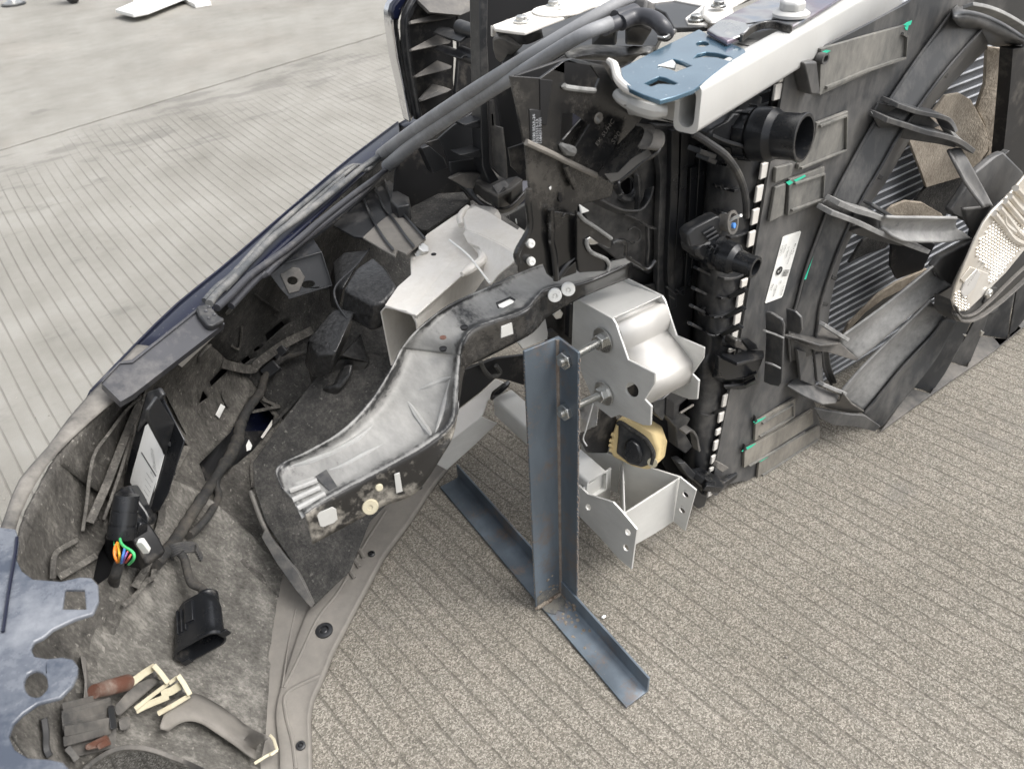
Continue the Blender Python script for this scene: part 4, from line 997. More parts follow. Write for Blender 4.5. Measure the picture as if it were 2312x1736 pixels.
# taped harness
hn = thing('wiring_harness', (.12, .95, .12), 'black taped wiring harness winding down the inside of the bumper', 'cable')
pts = y3('1240,615 1150,640 1060,670 990,740 940,800 905,910 830,1010 770,1130 750,1230 700,1350 630,1450 560,1560 500,1650') + y1('1330,1200 1260,1310 1180,1410 1110,1500')
P = hits(pts, WALL, .020)
rr = [.005, .006, .0065, .0065, .0072, .008, .0088, .0098, .0105, .0098, .008, .008, .0085, .0085, .0085, .0085, .008]
random.seed(3)
C = catmull(P, 6); rq = [rr[min(len(rr) - 1, i // 6)] * (1 + .10 * math.sin(i * 2.1) + random.uniform(-.05, .05)) for i in range(len(C))]
tube('taped_loom', M['tape'], hn, C, rq, 14)
tube('branch', M['tape'], hn, hits(y1('1560,840 1540,930 1560,1010 1500,1130 1420,1230 1350,1290'), WALL, .018), .006, 12, res=6)
bm = bmesh.new()
for k, (i, s_) in enumerate(((16, 1), (17, 1))):
    c = P[min(i, len(P) - 1)]
bm.free()
for d_ in (0, .004, .008):
    tube('cable_tie', M['rubber'], hn, [P[2] + Vector((d_ * 3, d_ * 2, .010)), P[2] + Vector((d_ * 3 - .01, d_ * 2 - .006, .002)), P[2] + Vector((d_ * 3 - .012, d_ * 2, -.008))], .0018, 6, res=4)
box('harness_clip', M['black'], hn, hit(y3('985,740')[0], WALL, .025), _a * .012 - _b * .010, _a * .008 + _b * .008, _c * .006, bevel=.002)
box('harness_clip', M['black'], hn, hit(y3('1050,620')[0], WALL, .015), _a * .010 - _b * .009, _a * .006 + _b * .006, _c * .006, bevel=.002)
# the loose oval connector
pc = thing('connector', (.02, .66, .14), 'loose black oval connector hanging on a short taped cable', 'connector')
mc = hit(y2('1400,812')[0], WALL, .055)
mx = (_a * .877 - _b * .481).normalized(); axv = (-_b * .74 + _c * .66 - _a * .02); axv = (axv - mx * axv.dot(mx)).normalized(); mn = axv.cross(mx).normalized()
sc_ = (mc - CAM).dot(_c) / FPX / 3.0986        # metres per traced pixel here
def stadium(c, hl, hw, n=9):
    out = []
    for s_ in (1, -1):
        for k in range(n + 1):
            a = -math.pi / 2 + math.pi * k / n
            out.append(c + mx * (s_ * (hl - hw)) + mx * (math.cos(a) * hw * s_) + mn * (math.sin(a) * hw * s_))
    return out
hl, hw = 190 * sc_, 92 * sc_
st_ = [(0, .93, .86), (0, 1.0, 1.0), (.004, 1.02, 1.03), (.006, .98, .98), (.020, .95, .95), (.050, .93, .92), (.066, .80, .90), (.072, .62, .86), (.074, .40, .6)]
bm = bmesh.new(); L_ = []
inner_st = [(.055, .70, .60), (.050, .84, .78), (.004, .90, .82)]
for d, a, b in inner_st + st_:
    L_.append([bm.verts.new(q) for q in stadium(mc + axv * d * 1.0, hl * a, hw * b)])
n = len(L_[0])
for a, b in zip(L_, L_[1:]):
    for i in range(n): bm.faces.new([a[i], a[(i + 1) % n], b[(i + 1) % n], b[i]])
bm.faces.new(L_[0]); bm.faces.new(L_[-1])
sh = fin(bm, 'shell', M['black_clean'], pc, smooth=True, angle=35)
top = mc + axv * .070
for k in (-.55, -.38, -.21):
    box('grip_rib', M['black_clean'], pc, mc + axv * .042 + mx * hl * k - mn * (hw * .92) * (-1 if mn.dot(_c) < 0 else 1), mx * .0012, axv * .018, mn * .003, bevel=.0005)
box('latch', M['black_clean'], pc, mc + axv * .048 + mx * hl * -.02 - mn * (hw * .95) * (-1 if mn.dot(_c) < 0 else 1), mx * .006, axv * .016, mn * .004, bevel=.001)
box('corner_tab', M['black_clean'], pc, mc + mx * hl * 1.02 + axv * .002, mx * .006, mn * .006, axv * .0015, bevel=.0006)
box('corner_tab', M['black_clean'], pc, mc - mx * hl * .55 - _b * (-hw * .62) + axv * .002, mx * .006, mn * .005, axv * .0015, bevel=.0006)
tc = on(y2('1455,475')[0], (top, _c))
lathe('collar', M['black_clean'], pc, tc + axv * -.012, axv, [(0, hw * .84), (.012, hw * .84), (.013, hw * .78), (.016, hw * .78), (.017, hw * .82), (.020, hw * .80), (.021, hw * .5), (.010, hw * .45)], 26)
cp = [tc + axv * .0] + hits(y2('1370,440 1340,360 1310,270 1290,190 1260,150'), WALL, .05)
cp[1] = cp[1] * .5 + (tc + axv * .03) * .5
tube('cable', M['tape'], pc, cp, [.0065, .006, .006, .0058, .0056, .0056], 14, res=5)
for k in range(5):
    c = hit(y2('1275,150')[0], WALL, .045) + _b * (.003 * k - .004) + _a * (.0015 * k)
    tube('loop', M['rubber'], pc, [c + _a * (.020 * math.cos(a)) + _b * (-.010 * math.sin(a)) + _c * (.008 * math.sin(a * 2)) for a in [R(x) for x in range(-10, 200, 15)]], .0022, 8)
# ------------------------------------------------------------------ clips, sensors and arch stiffener near the wheel arch
def A6(t): return a6(t)
def onw(pts, lift): return hits(pts, [lower], lift)
sn = thing('sensor', (-.02, .62, .25), 'upper brown plug socket between the blue flange and the cream clips', 'sensor', 'brown plug sockets')
a, b = onw(A6('800,425 1195,318'), .035); ax_ = b - a; L1 = ax_.length
lathe('socket', M['brown'], sn, a, ax_, [(0, .0075), (L1 * .3, .0083), (L1 * .31, .0078), (L1 * .33, .0085), (L1, .0092), (L1 + .001, .0088), (L1 + .0005, .0070), (L1 * .6, .0066)], 18)
sn2 = thing('sensor', (-.03, .58, .2), 'lower brown plug socket half buried in the grey holder by the arch edge', 'sensor', 'brown plug sockets')
P = onw(A6('690,1060 960,930 1020,1060 700,1130'), .03); slab3('socket', M['brown'], sn2, P, (P[0] - CAM).normalized() * .02, bevel=.003)
P = onw(A6('830,1060 950,980 1010,1050 860,1120'), .034); slab3('socket_face', M['brown'], sn2, P, (P[0] - CAM).normalized() * .006, bevel=.002)
def wribbon(name, mat, par, t, w, th, lift=.02, res=0):
    P = onw(A6(t), lift); s = [(CAM - p).normalized() * w for p in P]
    return ribbon(name, M[mat], par, P, s, th, res=res)
ho = thing('sensor_holder', (-.03, .6, .2), 'dusty grey ribbed plastic holder with brown plugs beside the wheel arch', 'holder')
for t, w_, th in (('430,610 980,470', .012, .008), ('420,690 700,610 1000,520', .016, .006), ('420,760 1010,600', .012, .010), ('430,860 990,700', .008, .008), ('450,900 985,790', .014, .010), ('440,1020 1000,870', .010, .010), ('480,1090 560,1180 600,1240', .012, .006)):
    wribbon('rib', 'grey_plastic', ho, t, w_, th, .012)
P = onw(A6('420,620 1000,480 1070,900 1050,1100 560,1210 470,1080'), .010); slab3('back_plate', M['grey_plastic'], ho, P, (P[0] - CAM).normalized() * .006, bevel=.001)
P = onw(A6('960,600 1040,580 1080,860 1000,890'), .03); slab3('end_block', M['black'], ho, P, (P[0] - CAM).normalized() * .016, bevel=.002)
P = onw(A6('640,0 700,20 740,300 800,360 720,500 680,510 690,300'), .02); slab3('upright_rib', M['grey_plastic'], ho, P, (P[0] - CAM).normalized() * .02, bevel=.002)
wribbon('drain_hose', 'black_deep', ho, '205,740 230,900 235,1100 280,1200', .008, .006, .006, 4)
def clip(label, tt):
    c = thing('clip', (.03, .64, .2), label, 'clip', 'cream plastic clips')
    for nm, t, w_, th in tt: wribbon(nm, 'cream', c, t, w_, th, .022)
    return c
clip('upper cream plastic clip with a pointed tongue beside the brown socket', [('tongue', '1240,328 1400,205 1530,125', .008, .009), ('end_plate', '1510,110 1600,210 1685,325', .022, .006), ('bar', '1680,330 1480,480 1290,630', .012, .005), ('bar', '1600,280 1560,200', .006, .004)])
clip('lower cream plastic clip overlapping the curved arch stiffener', [('tongue', '1600,455 1720,420 1830,350', .007, .010), ('end_plate', '1800,230 1870,330 1945,465', .022, .006), ('bar', '1940,470 1740,590 1560,690', .012, .006), ('bar', '1300,650 1420,590 1690,480', .006, .008), ('bar', '1690,330 1800,250', .008, .005)])
clip('small cream clip at the lower end of the arch stiffener', [('end_plate', '2590,-60 2600,-40', .004, .004)]) if False else None
gb = raised('grey_bar', M['grey_plastic'], bu, a6('1060,690 1040,600 1280,330 1520,250 1600,290 1180,650 1100,720'), [lower], .022, .012, bevel=.002)
raised('grey_bar', M['grey_plastic'], bu, a6('1090,760 1220,700 1240,830 1200,880 1110,890'), [lower], .016, .012, bevel=.002)
# arch stiffener: curved channel
rw = []
for a, b, c in zip(y2('1180,1190 1260,1150 1370,1130 1500,1190 1620,1270 1740,1360 1880,1450'), y2('1125,1350 1210,1280 1310,1262 1430,1290 1550,1360 1670,1440 1800,1500'), y2('1180,1395 1250,1345 1330,1325 1420,1350 1530,1420 1650,1500 1795,1592')):
    ra, rb, rc = hit(a, [lower], .012), hit(b, [lower], .030), hit(c, [lower], .022)
    rw.append([ra, rb, rc])
patch('arch_stiffener', M['lip'], bu, rw, 3, 4, .003)
cc = thing('clip', (.12, .62, .05), 'narrow cream clip at the lower end of the curved arch stiffener', 'clip', 'cream plastic clips')
for t, w_ in (('1885,1420 1915,1450 1940,1530', .010), ('1780,1620 1860,1570 1945,1525', .010), ('1890,1560 1925,1540', .012)):
    P = hits(y2(t), [lower, lip], .02); ribbon('bar', M['cream'], cc, P, [(CAM - p).normalized() * w_ for p in P], .004)
P = [hit(q, [lower], .004) for q in y2('560,1700 600,1655 680,1588 780,1532 880,1508 1000,1512 1110,1540 1200,1575 1300,1612 1420,1670')]
ribbon('arch_lip', M['grey_plastic'], bu, P, [(CAM - p).normalized() * .012 for p in P], .005, res=4)
# ------------------------------------------------------------------ black foam blocks
def foamblock(label, parts):
    f = thing('foam_block', parts[0][1][0], label, 'foam block', 'black foam blocks behind the bumper')
    for nm, P, ext in parts:
        P = [Vector(p) for p in P]
        slab3(nm, M['foam'], f, P, Vector(ext), bevel=.006, seg=3)
    return f
def fz(fr_, t, z): return [on(q, Z(zz)) for q, zz in zip(fr_(t), z)]
foamblock('large textured black foam block beside the mouth of the aluminium beam', [
    ('pad', fz(z4, '640,965 770,880 860,955 935,1085 930,1130 850,1212 768,1228 555,1112 600,1035', [.405, .41, .41, .405, .40, .39, .39, .40, .405]), (-.01, .01, -.05)),
    ('pad_back', fz(z4, '480,920 560,850 745,830 650,950 550,1110 500,1090 490,1010', [.37, .38, .385, .385, .375, .365, .36]), (-.01, .02, -.05))])
foamblock('folded black foam block hanging below the larger foam block', [
    ('upper_pad', fz(y3, '1252,525 1430,310 1560,298 1582,335 1500,505 1445,622 1312,640 1262,565', [.34, .36, .365, .365, .355, .345, .335, .335]), (-.01, .02, -.05)),
    ('lower_pad', fz(y3, '1305,640 1440,622 1490,640 1520,600 1600,515 1630,480 1690,690 1600,820 1500,942 1395,930 1350,850', [.30, .31, .31, .315, .32, .32, .28, .25, .22, .225, .25]), (-.01, .03, -.04)),
    ('ridge', fz(y3, '1350,860 1440,830 1500,700 1580,690 1560,780 1480,880 1380,905', [.262, .268, .29, .29, .28, .26, .25]), (-.005, .01, -.02))])
tube('seam', M['black'], bpy.data.objects['foam_block'], fz(z4, '740,830 640,955 500,1095 505,1210 580,1330', [.392, .39, .38, .37, .36]), .0018, 8, res=4)
# bracket box with a hole and a slot
bb = thing('bracket_box', (.18, 1.02, .33), 'black plastic bracket with a round hole and a slot under the bumper edge', 'bracket')
bp = P3(on(z4('100,960')[0], Z(.39)), on(z4('390,850')[0], Z(.40)), on(z4('300,1140')[0], Z(.345)))
plate('face', M['black'], bb, z4('20,1000 100,945 395,850 470,1085 445,1110 165,1180 100,1110'), bp, .003, holes=[ellipse(z4('190,1056')[0], 12.5, 10, 14), ellipse(z4('302,1082')[0], 15, 8, 14, rot=-.15)])
plate('top', M['black'], bb, z4('60,960 330,740 400,850 110,945'), P3(on(z4('100,945')[0], Z(.39)), on(z4('400,850')[0], Z(.40)), on(z4('330,740')[0], Z(.405))), .003)
ribbon('rim', M['black'], bb, [on(q, off_pl(bp, .001)) for q in z4('130,930 395,852 472,1088 160,1182')], (CAM - bp[0]).normalized() * .008, .003)
plate('tab', M['grey_plastic'], bb, z4('100,1010 190,960 240,965 280,1030 240,1130 165,1150'), off_pl(bp, .003), .003, holes=[ellipse(z4('190,1056')[0], 11.5, 9, 14)])
# three-ribbed bracket leaning on the beam flange
rb = thing('ribbed_bracket', (.38, 1.1, .33), 'dusty black plastic bracket with three curved ribs above the aluminium beam', 'bracket')
rp_ = P3(on(z4('700,740')[0], Z(.405)), on(z4('1130,760')[0], Z(.415)), on(z4('900,560')[0], Z(.39)))
plate('foot', M['lip'], rb, z4('690,745 780,660 850,605 930,560 1030,640 1142,752 1002,866 985,855 940,838 922,880 800,810'), rp_, .004)
plate('body', M['black'], rb, z4('480,660 690,430 770,360 845,305 1022,455 1022,512 930,560 850,620 690,745 630,740'), P3(on(z4('480,660')[0], Z(.38)), on(z4('690,745')[0], Z(.40)), on(z4('1022,455')[0], Z(.38))), .004)
for t in ('685,435 735,560 780,650 850,760 912,835', '775,365 805,450 845,535 930,640 1000,740 1062,815', '840,310 870,400 910,510 1000,600 1080,690 1138,755'):
    P = [on(q, off_pl(rp_, .001)) for q in z4(t)]; ribbon('rib', M['black'], rb, P, [(CAM - p).normalized() * .016 for p in P], .004, res=4)
plate('block', M['black'], rb, z4('900,390 1022,455 1024,510 930,525 885,480'), off_pl(rp_, .022), .03, bevel=.003)
# ------------------------------------------------------------------ grille and its support at the back
gr = thing('kidney_grille', (.80, 1.48, .45), 'upright car grille half seen from behind with satin edge and short wedge ribs', 'grille')
YG = 1.46
edge = z1('330,-40 275,45 262,90 268,200 300,420 350,640 402,882 425,842 388,640 348,420 318,190 322,140 385,0 400,-40')
plate('satin_edge', M['chrome'], gr, edge, Y(YG), .035, bevel=.004)
plate('painted_corner', M['paint'], gr, z1('345,-40 280,40 266,95 275,150 322,148 345,60 395,-40'), Y(YG - .004), .02, bevel=.004)
fr_rows = []
for a, b in zip(z1('405,-40 350,80 325,180 345,400 380,600 425,850'), z1('470,-40 400,60 375,150 400,400 440,640 490,860')):
    pa, pb = on(a, Y(YG - .004)), on(b, Y(YG - .02)); fr_rows.append([pa, pa.lerp(pb, .5) + Vector((0, -.012, 0)), pb])
patch('frame', M['black'], gr, fr_rows, 3, 4, .012)
plate('back_panel', M['black_deep'], gr, z1('360,-60 960,-60 920,300 905,740 480,880 410,820 330,300'), Y(YG), .004, holes=[z1('700,215 733,212 742,330 738,420 712,640 706,560 712,420')])
for k, t in enumerate(('400,150 600,100 720,108 700,128 560,150 405,172', '405,350 590,250 690,295 682,310 410,365', '430,545 592,432 697,472 690,490 440,555', '470,705 560,600 640,620 695,640 660,660 480,725', '430,-20 600,-40 830,-30 850,70 760,110 540,90')):
    pts = z1(t); z_ = on(pts[1], Y(YG - .06)).z
    P = [on(q, Y(YG - .01 - .05 * min(1, max(0, (q[1] - pts[1][1]) / 34)))) for q in pts]
    slab3('rib', M['grey_plastic'], gr, P, (0, .01, -.004), bevel=.0008)
tube('vertical_bead', M['black'], gr, [on(q, Y(YG - .012)) for q in z1('735,110 740,300 738,420 715,700')], .004, 8, res=4)
for c in ('872,235', '880,425'):
    lathe('boss', M['black'], gr, on(z1(c)[0], Y(1.30)), (0, 1, 0), [(0, .008), (0, .013), (.06, .014), (.06, .007), (.005, .007)], 18)
for a, b, c in (('865,270', '800,270', '755,305'), ('870,410', '800,400', '760,425')):
    P = [on(q, Y(1.32)) for q in z1(' '.join((a, b, c)))]; ribbon('web', M['black'], gr, P, (0, .10, .0), .004, res=3)
gs = thing('grille_support', (.72, 1.08, .37), 'black plastic support post with side ribs and a blocky foot on the beam end', 'support')
YS = 1.10
plate('post', M['black'], gs, z1('895,-40 955,-40 950,300 960,480 955,700 960,960 968,1180 1040,1290 1100,1380 1040,1440 960,1300 915,1190 905,1000 905,740 900,480'), Y(YS), .03, bevel=.002)
plate('post_side', M['grey_plastic'], gs, z1('960,720 985,715 1000,900 1052,915 1075,1120 1085,1280 1040,1262 985,1180 970,960'), P3(on(z1('960,720')[0], Y(YS - .002)), on(z1('1052,915')[0], Y(YS - .03)), on(z1('1085,1280')[0], Y(YS - .03))), .004)
for t in ('760,880 800,888 900,855 912,925 880,915 785,912', '745,1105 790,1100 900,1070 912,1130 830,1125', '770,905 880,870 905,860'):
    plate('rib', M['black'], gs, z1(t if len(t.split()) > 3 else '770,905 880,870 905,860 905,880'), Y(YS + .004), .03)
plate('side_panel', M['black'], gs, z1('600,990 700,900 880,780 905,760 905,1250 690,1260 640,1060'), Y(YS + .06), .004)
plate('side_step', M['black'], gs, z1('680,1160 905,1130 905,1250 690,1245'), Y(YS + .03), .004)
plate('wedge', M['grey_plastic'], gs, z1('683,1280 760,1240 905,1240 870,1300 850,1350 800,1345'), Y(YS + .02), .01)
bt = P3(on(z1('855,1290')[0], Z(.435)), on(z1('1080,1250')[0], Z(.445)), on(z1('1025,1400')[0], Z(.44)))
plate('foot_top', M['grey_plastic'], gs, z1('855,1290 915,1228 1010,1260 1105,1255 1200,1280 1122,1345 1025,1390 930,1345'), bt, .006)
plate('foot_face', M['black'], gs, z1('855,1292 930,1347 1025,1392 1030,1485 940,1440 858,1372'), P3(on(z1('855,1292')[0], Z(.434)), on(z1('1025,1392')[0], Z(.439)), on(z1('940,1440')[0], Z(.385))), .02)
plate('foot_face', M['black'], gs, z1('1025,1390 1120,1345 1118,1470 1032,1486'), P3(on(z1('1025,1390')[0], Z(.439)), on(z1('1120,1345')[0], Z(.441)), on(z1('1032,1486')[0], Z(.385))), .02)
plate('foot_face', M['black'], gs, z1('1122,1342 1200,1282 1205,1390 1180,1430 1120,1468'), P3(on(z1('1122,1342')[0], Z(.441)), on(z1('1200,1282')[0], Z(.443)), on(z1('1120,1468')[0], Z(.39))), .02)
rows = [[on(q, Z(z)) for q, z in zip(z1('700,1290 790,1300 850,1370 850,1400'), (.42, .42, .41, .40))], [on(q, Z(z)) for q, z in zip(z1('790,1370 850,1420 920,1460 980,1470'), (.40, .40, .395, .39))], [on(q, Z(z)) for q, z in zip(z1('820,1410 900,1470 990,1515 1060,1500'), (.39, .385, .38, .38))]]
patch('foot_skirt', M['black'], gs, rows, 4, 4, .004)
rows = [[on(q, Z(z)) for q, z in zip(z1('980,1440 1030,1490 1120,1475 1240,1350'), (.40, .39, .395, .41))], [on(q, Z(z)) for q, z in zip(z1('980,1480 1030,1525 1130,1500 1240,1400'), (.38, .37, .375, .39))]]
patch('foot_skirt', M['black'], gs, rows, 4, 4, .004)
# dark air duct behind the post
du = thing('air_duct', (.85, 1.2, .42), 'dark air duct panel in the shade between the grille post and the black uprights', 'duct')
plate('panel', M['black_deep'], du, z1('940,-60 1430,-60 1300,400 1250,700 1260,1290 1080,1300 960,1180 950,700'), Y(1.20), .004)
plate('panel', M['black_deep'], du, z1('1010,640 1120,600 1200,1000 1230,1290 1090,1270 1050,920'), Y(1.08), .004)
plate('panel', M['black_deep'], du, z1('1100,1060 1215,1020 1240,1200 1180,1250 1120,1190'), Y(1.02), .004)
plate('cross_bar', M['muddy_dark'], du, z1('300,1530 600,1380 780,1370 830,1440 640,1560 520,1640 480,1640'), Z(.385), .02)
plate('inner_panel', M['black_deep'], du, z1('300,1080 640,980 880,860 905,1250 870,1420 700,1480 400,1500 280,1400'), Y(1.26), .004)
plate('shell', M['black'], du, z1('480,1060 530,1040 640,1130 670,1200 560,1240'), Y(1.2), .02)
# ------------------------------------------------------------------ pair of grey conduits running over everything
def qz2(fr_, t, zs): return [on(q, Z(z)) for q, z in zip(fr_(t), zs)]
def rpx(P, w): return [w / 2 * (p - CAM).dot(_c) / FPX for p in P]
h1 = thing('conduit', (.7, 1.1, .43), 'upper of two parallel grey rubber conduits sloping down onto the bumper edge', 'hose', 'grey rubber conduits')
pu = qz2(z1, '2060,-60 1850,45 1550,215 1180,440 780,690 420,935 195,1105', [.800, .795, .775, .735, .655, .555, .442])
tube('jacket', M['hose'], h1, pu, rpx(pu, 29), 18, res=5)
tube('inner_cable', M['seal'], h1, [pu[-1].lerp(pu[-2], .1)] + qz2(z4, '690,250 480,420 250,600 60,740', [.437, .435, .434, .434]) + qz2(y3, '720,90 610,190 545,270', [.436, .44, .444]), .0058, 12, res=5)
h2 = thing('conduit', (.7, 1.05, .43), 'lower of two parallel grey rubber conduits ending beside the ribbed bracket', 'hose', 'grey rubber conduits')
pd_ = qz2(z1, '1830,165 1600,265 1250,480 850,730 480,980 240,1185', [.795, .785, .735, .650, .55, .438])
tube('jacket', M['hose'], h2, pd_, rpx(pd_, 30), 18, res=5)
tube('inner_cable', M['rail'], h2, [pd_[-1].lerp(pd_[-2], .1)] + qz2(z4, '830,290 640,430 400,620 150,830', [.434, .433, .433, .433]) + qz2(y3, '850,60 700,210 600,300', [.436, .44, .444]), .0055, 12, res=5)
el = thing('elbow_hose', (.78, .9, .72), 'short curved black rubber elbow with a collar beside the blue plate', 'hose')
tube('elbow', M['rail'], el, qz2(z2, '320,165 400,128 480,118 560,140 620,195 650,250', [.785, .787, .788, .787, .782, .772]), .0088, 16, res=6)
tube('collar', M['rail'], el, qz2(z2, '285,150 345,130 420,100', [.785, .786, .787]), .0112, 16, res=3)
tube('spigot', M['rail'], el, qz2(z2, '205,205 260,180 310,160', [.783, .784, .785]), .0080, 14, res=3)
tube('spring_clip', M['zinc'], el, qz2(z2, '585,262 640,268 700,215', [.775, .775, .775]), .0012, 8, res=4)
tube('end_ring', M['black'], el, qz2(z2, '590,275 645,275 705,225', [.772, .772, .772]), .0028, 8, res=4)
# ------------------------------------------------------------------ lock carrier on top
ca = thing('lock_carrier', (.75, .85, .70), 'white bolted upper sheet over dusty black steel of the lock carrier', 'carrier')
plate('white_sheet', M['alu_white'], ca, z1('985,180 1180,108 1400,25 1480,-30 1990,-60 1880,15 1700,45 1560,100 1218,232 1150,225 1000,205'), Z(.765), .004)
plate('white_sheet_edge', M['alu_white'], ca, z1('983,182 1003,206 1020,215 1005,262 985,268'), Y(on(z1('985,182')[0], Z(.764)).y), .004)
rows = [[on(q, Z(z)) for q, z in zip(z1('1010,230 1100,215 1215,240 1340,230'), (.755, .757, .757, .757))], [on(q, Z(z)) for q, z in zip(z1('1040,275 1120,300 1230,320 1350,270'), (.735, .738, .74, .745))]]
patch('end_roll', M['black'], ca, rows, 4, 4, .004)
plate('end_block', M['grey_plastic'], ca, z1('982,290 1000,278 1060,280 1190,345 1120,410 1040,452 1005,420 985,350'), P3(on(z1('982,290')[0], Z(.735)), on(z1('1190,345')[0], Z(.735)), on(z1('1040,452')[0], Z(.69))), .03, bevel=.004)
plate('under_tray', M['black'], ca, z1('1190,230 1560,80 1900,20 2300,60 2150,330 1850,330 1520,380 1300,520 1200,530 1050,450'), Z(.715), .01)
rows = [[on(q, Z(z)) for q, z in zip(z1('1500,372 1700,318 1950,335 2150,335'), (.725, .73, .735, .735))], [on(q, Z(z)) for q, z in zip(z1('1530,420 1720,390 1900,410 2080,380'), (.722, .727, .728, .735))], [on(q, Z(z)) for q, z in zip(z1('1560,455 1740,455 1800,478 1920,470'), (.708, .708, .700, .71))]]
patch('dusty_edge', M['arm'], ca, rows, 5, 5, .004, rough=.002, scale=80)
rows = [[on(q, Z(z)) for q, z in zip(z1('1200,500 1290,500 1400,470 1500,440'), (.715, .72, .722, .722))], [on(q, Z(z)) for q, z in zip(z1('1205,540 1300,530 1420,500 1490,495'), (.705, .705, .705, .705))], [on(q, Z(z)) for q, z in zip(z1('1215,560 1310,555 1440,545 1490,540'), (.69, .69, .69, .69))]]
patch('dusty_edge', M['arm'], ca, rows, 4, 4, .004, rough=.0015, scale=80)
for t in ('1690,325 1740,270 1800,200 1860,210 1870,330', '1930,325 1930,230 1975,195 2060,195 2125,225 2060,330'):
    plate('clip_block', M['black'], ca, z1(t), P3(on(z1(t)[0], Z(.735)), on(z1(t)[-1], Z(.735)), on(z1(t)[2], Z(.775))), .03, bevel=.003)
plate('rear_plate', M['black'], ca, z2('480,20 820,-30 1330,-60 1100,40 940,190 700,200 640,90'), Z(.755), .006)
plate('white_cover', M['alu_white'], ca, z2('330,30 420,-20 900,-60 1300,-60 1100,60 940,180 800,170 780,130 900,40 700,0 520,20 420,40'), Z(.757), .004)
plate('washer_pad', M['alu_white'], ca, z2('905,40 1000,10 1110,20 1130,80 1060,140 960,150 900,100'), Z(.764), .006, bevel=.003)
def torx(c, z, r=.0078):
    p = on(c, Z(z)); bm = bmesh.new()
    add_lathe(bm, p, (0, 0, 1), [(0, r * 1.25), (.002, r * 1.25), (.0026, r * .9), (.0065, r * .86), (.0075, r * .7), (.0075, r * .42), (.005, r * .36), (.005, .0005)], 20)
    fin(bm, 'bolt', M['zinc'], ca, smooth=True, angle=40)
torx(z1('1193,158')[0], .766); torx(z1('1420,48')[0], .766); torx(z2('1018,50')[0], .768); torx(z2('855,150')[0], .758)
lathe('washer', M['alu_white'], ca, on(z1('1455,80')[0], Z(.7655)), (0, 0, 1), [(0, .004), (.0, .034), (.0014, .034), (.0014, .004)], 28, closed=True)
# ------------------------------------------------------------------ white tube with the blue plate bolted to it
wt = thing('cross_tube', (.62, .5, .72), 'long white painted tube of oval section with its open end cut off', 'tube')
ZT2 = .748
t0_ = on(z2('795,775')[0], Z(ZT2)); t1_ = on(z2('2175,-20')[0], Z(ZT2)); tdir = (t1_ - t0_).normalized(); tside = Vector((0, 0, 1)).cross(tdir)
M['white_paint'] = surf('white_painted_metal', col(.52, .52, .505), .38, metal=.15, dust=col(.50, .49, .46), amount=.25, dscale=10, var=.04, coat=.2)
rtube('tube_body', M['white_paint'], wt, t0_ - tdir * .0, t0_ + tdir * 1.1, tside, (0, 0, 1), .0135, .0235, .0070, .0050, ri=.0082)
plate('end_flange', M['white_paint'], wt, z2('275,690 300,660 380,645 600,712 720,690 745,700 725,800 740,868 815,905 790,902 560,860 365,822 290,770 272,740'), P3(on(z2('275,700')[0], Z(.735)), on(z2('740,868')[0], Z(.725)), on(z2('700,700')[0], Z(.752))), .004, bevel=.002)
tube('folded_edge', M['white_paint'], wt, [on(q, Z(z)) for q, z in zip(z2('300,672 330,705 400,735 480,768 560,790 640,790'), [.750, .748, .745, .744, .743, .742])], [.006, .006, .008, .009, .009, .006], 10, res=4)
plate('fold_gap', M['grey_plastic'], wt, z2('315,712 340,715 395,735 380,752 345,755'), P3(on(z2('315,712')[0], Z(.7475)), on(z2('395,735')[0], Z(.7465)), on(z2('345,755')[0], Z(.744))), .001)
plate('mount_plate', M['white_paint'], wt, z2('330,640 620,640 900,420 1080,290 1230,240 1500,190 1600,200 1300,380 860,640 740,700 600,700'), Z(.757), .004)
plate('worn_patch', M['arm_dust'], wt, z2('1150,310 1230,270 1390,300 1290,335'), Z(.7585), .001)
bp_ = thing('blue_plate', (.70, .62, .765), 'blue coated steel plate with punched holes lying on the white tube mount', 'plate')
plate('plate_body', M['blue_plate'], bp_, z2('318,490 600,345 880,210 940,245 1060,292 1205,352 1214,372 1100,440 840,640 700,690 600,716 480,675 385,632 345,590 325,540'), Z(.772), .0045,
      holes=[ellipse(z2('905,315')[0], 14.5, 6, 16, rot=.0), z2('840,420 870,385 930,372 1010,380 1100,405 1120,420 1112,440 1000,410 900,408'), z2('580,470 695,420 760,440 830,470 770,490 715,512 690,500'), z2('485,595 590,546 640,555 730,595 700,606 630,600 585,600 540,618')], bevel=.0015)
plate('punched_tab', M['zinc'], bp_, z2('585,468 690,422 720,455 712,500 680,490'), P3(on(z2('585,468')[0], Z(.774)), on(z2('690,422')[0], Z(.774)), on(z2('712,500')[0], Z(.765))), .002)
tube('rolled_edge', M['alu_white'], bp_, [on(q, Z(.768)) for q in z2('235,435 275,470 300,560 345,615 400,652 480,685 600,722')], [.003, .0045, .0045, .0045, .004, .004, .003], 10, res=4)
ts = thing('tinted_strip', (.95, .75, .775), 'heat-tinted violet and blue steel strip under a large white hex bolt', 'strip')
plate('strip_body', M['heat'], ts, z2('935,212 1010,150 1150,75 1330,-10 1480,-60 1950,-60 1700,100 1540,190 1430,158 1330,155 1240,190 1185,252 1080,295'), Z(.778), .005, bevel=.0015)
plate('strip_bend', M['zinc'], ts, z2('945,212 1020,145 1100,140 1215,165 1240,195 1190,250 1075,292'), P3(on(z2('945,212')[0], Z(.7795)), on(z2('1100,140')[0], Z(.7835)), on(z2('1190,250')[0], Z(.7795))), .002)
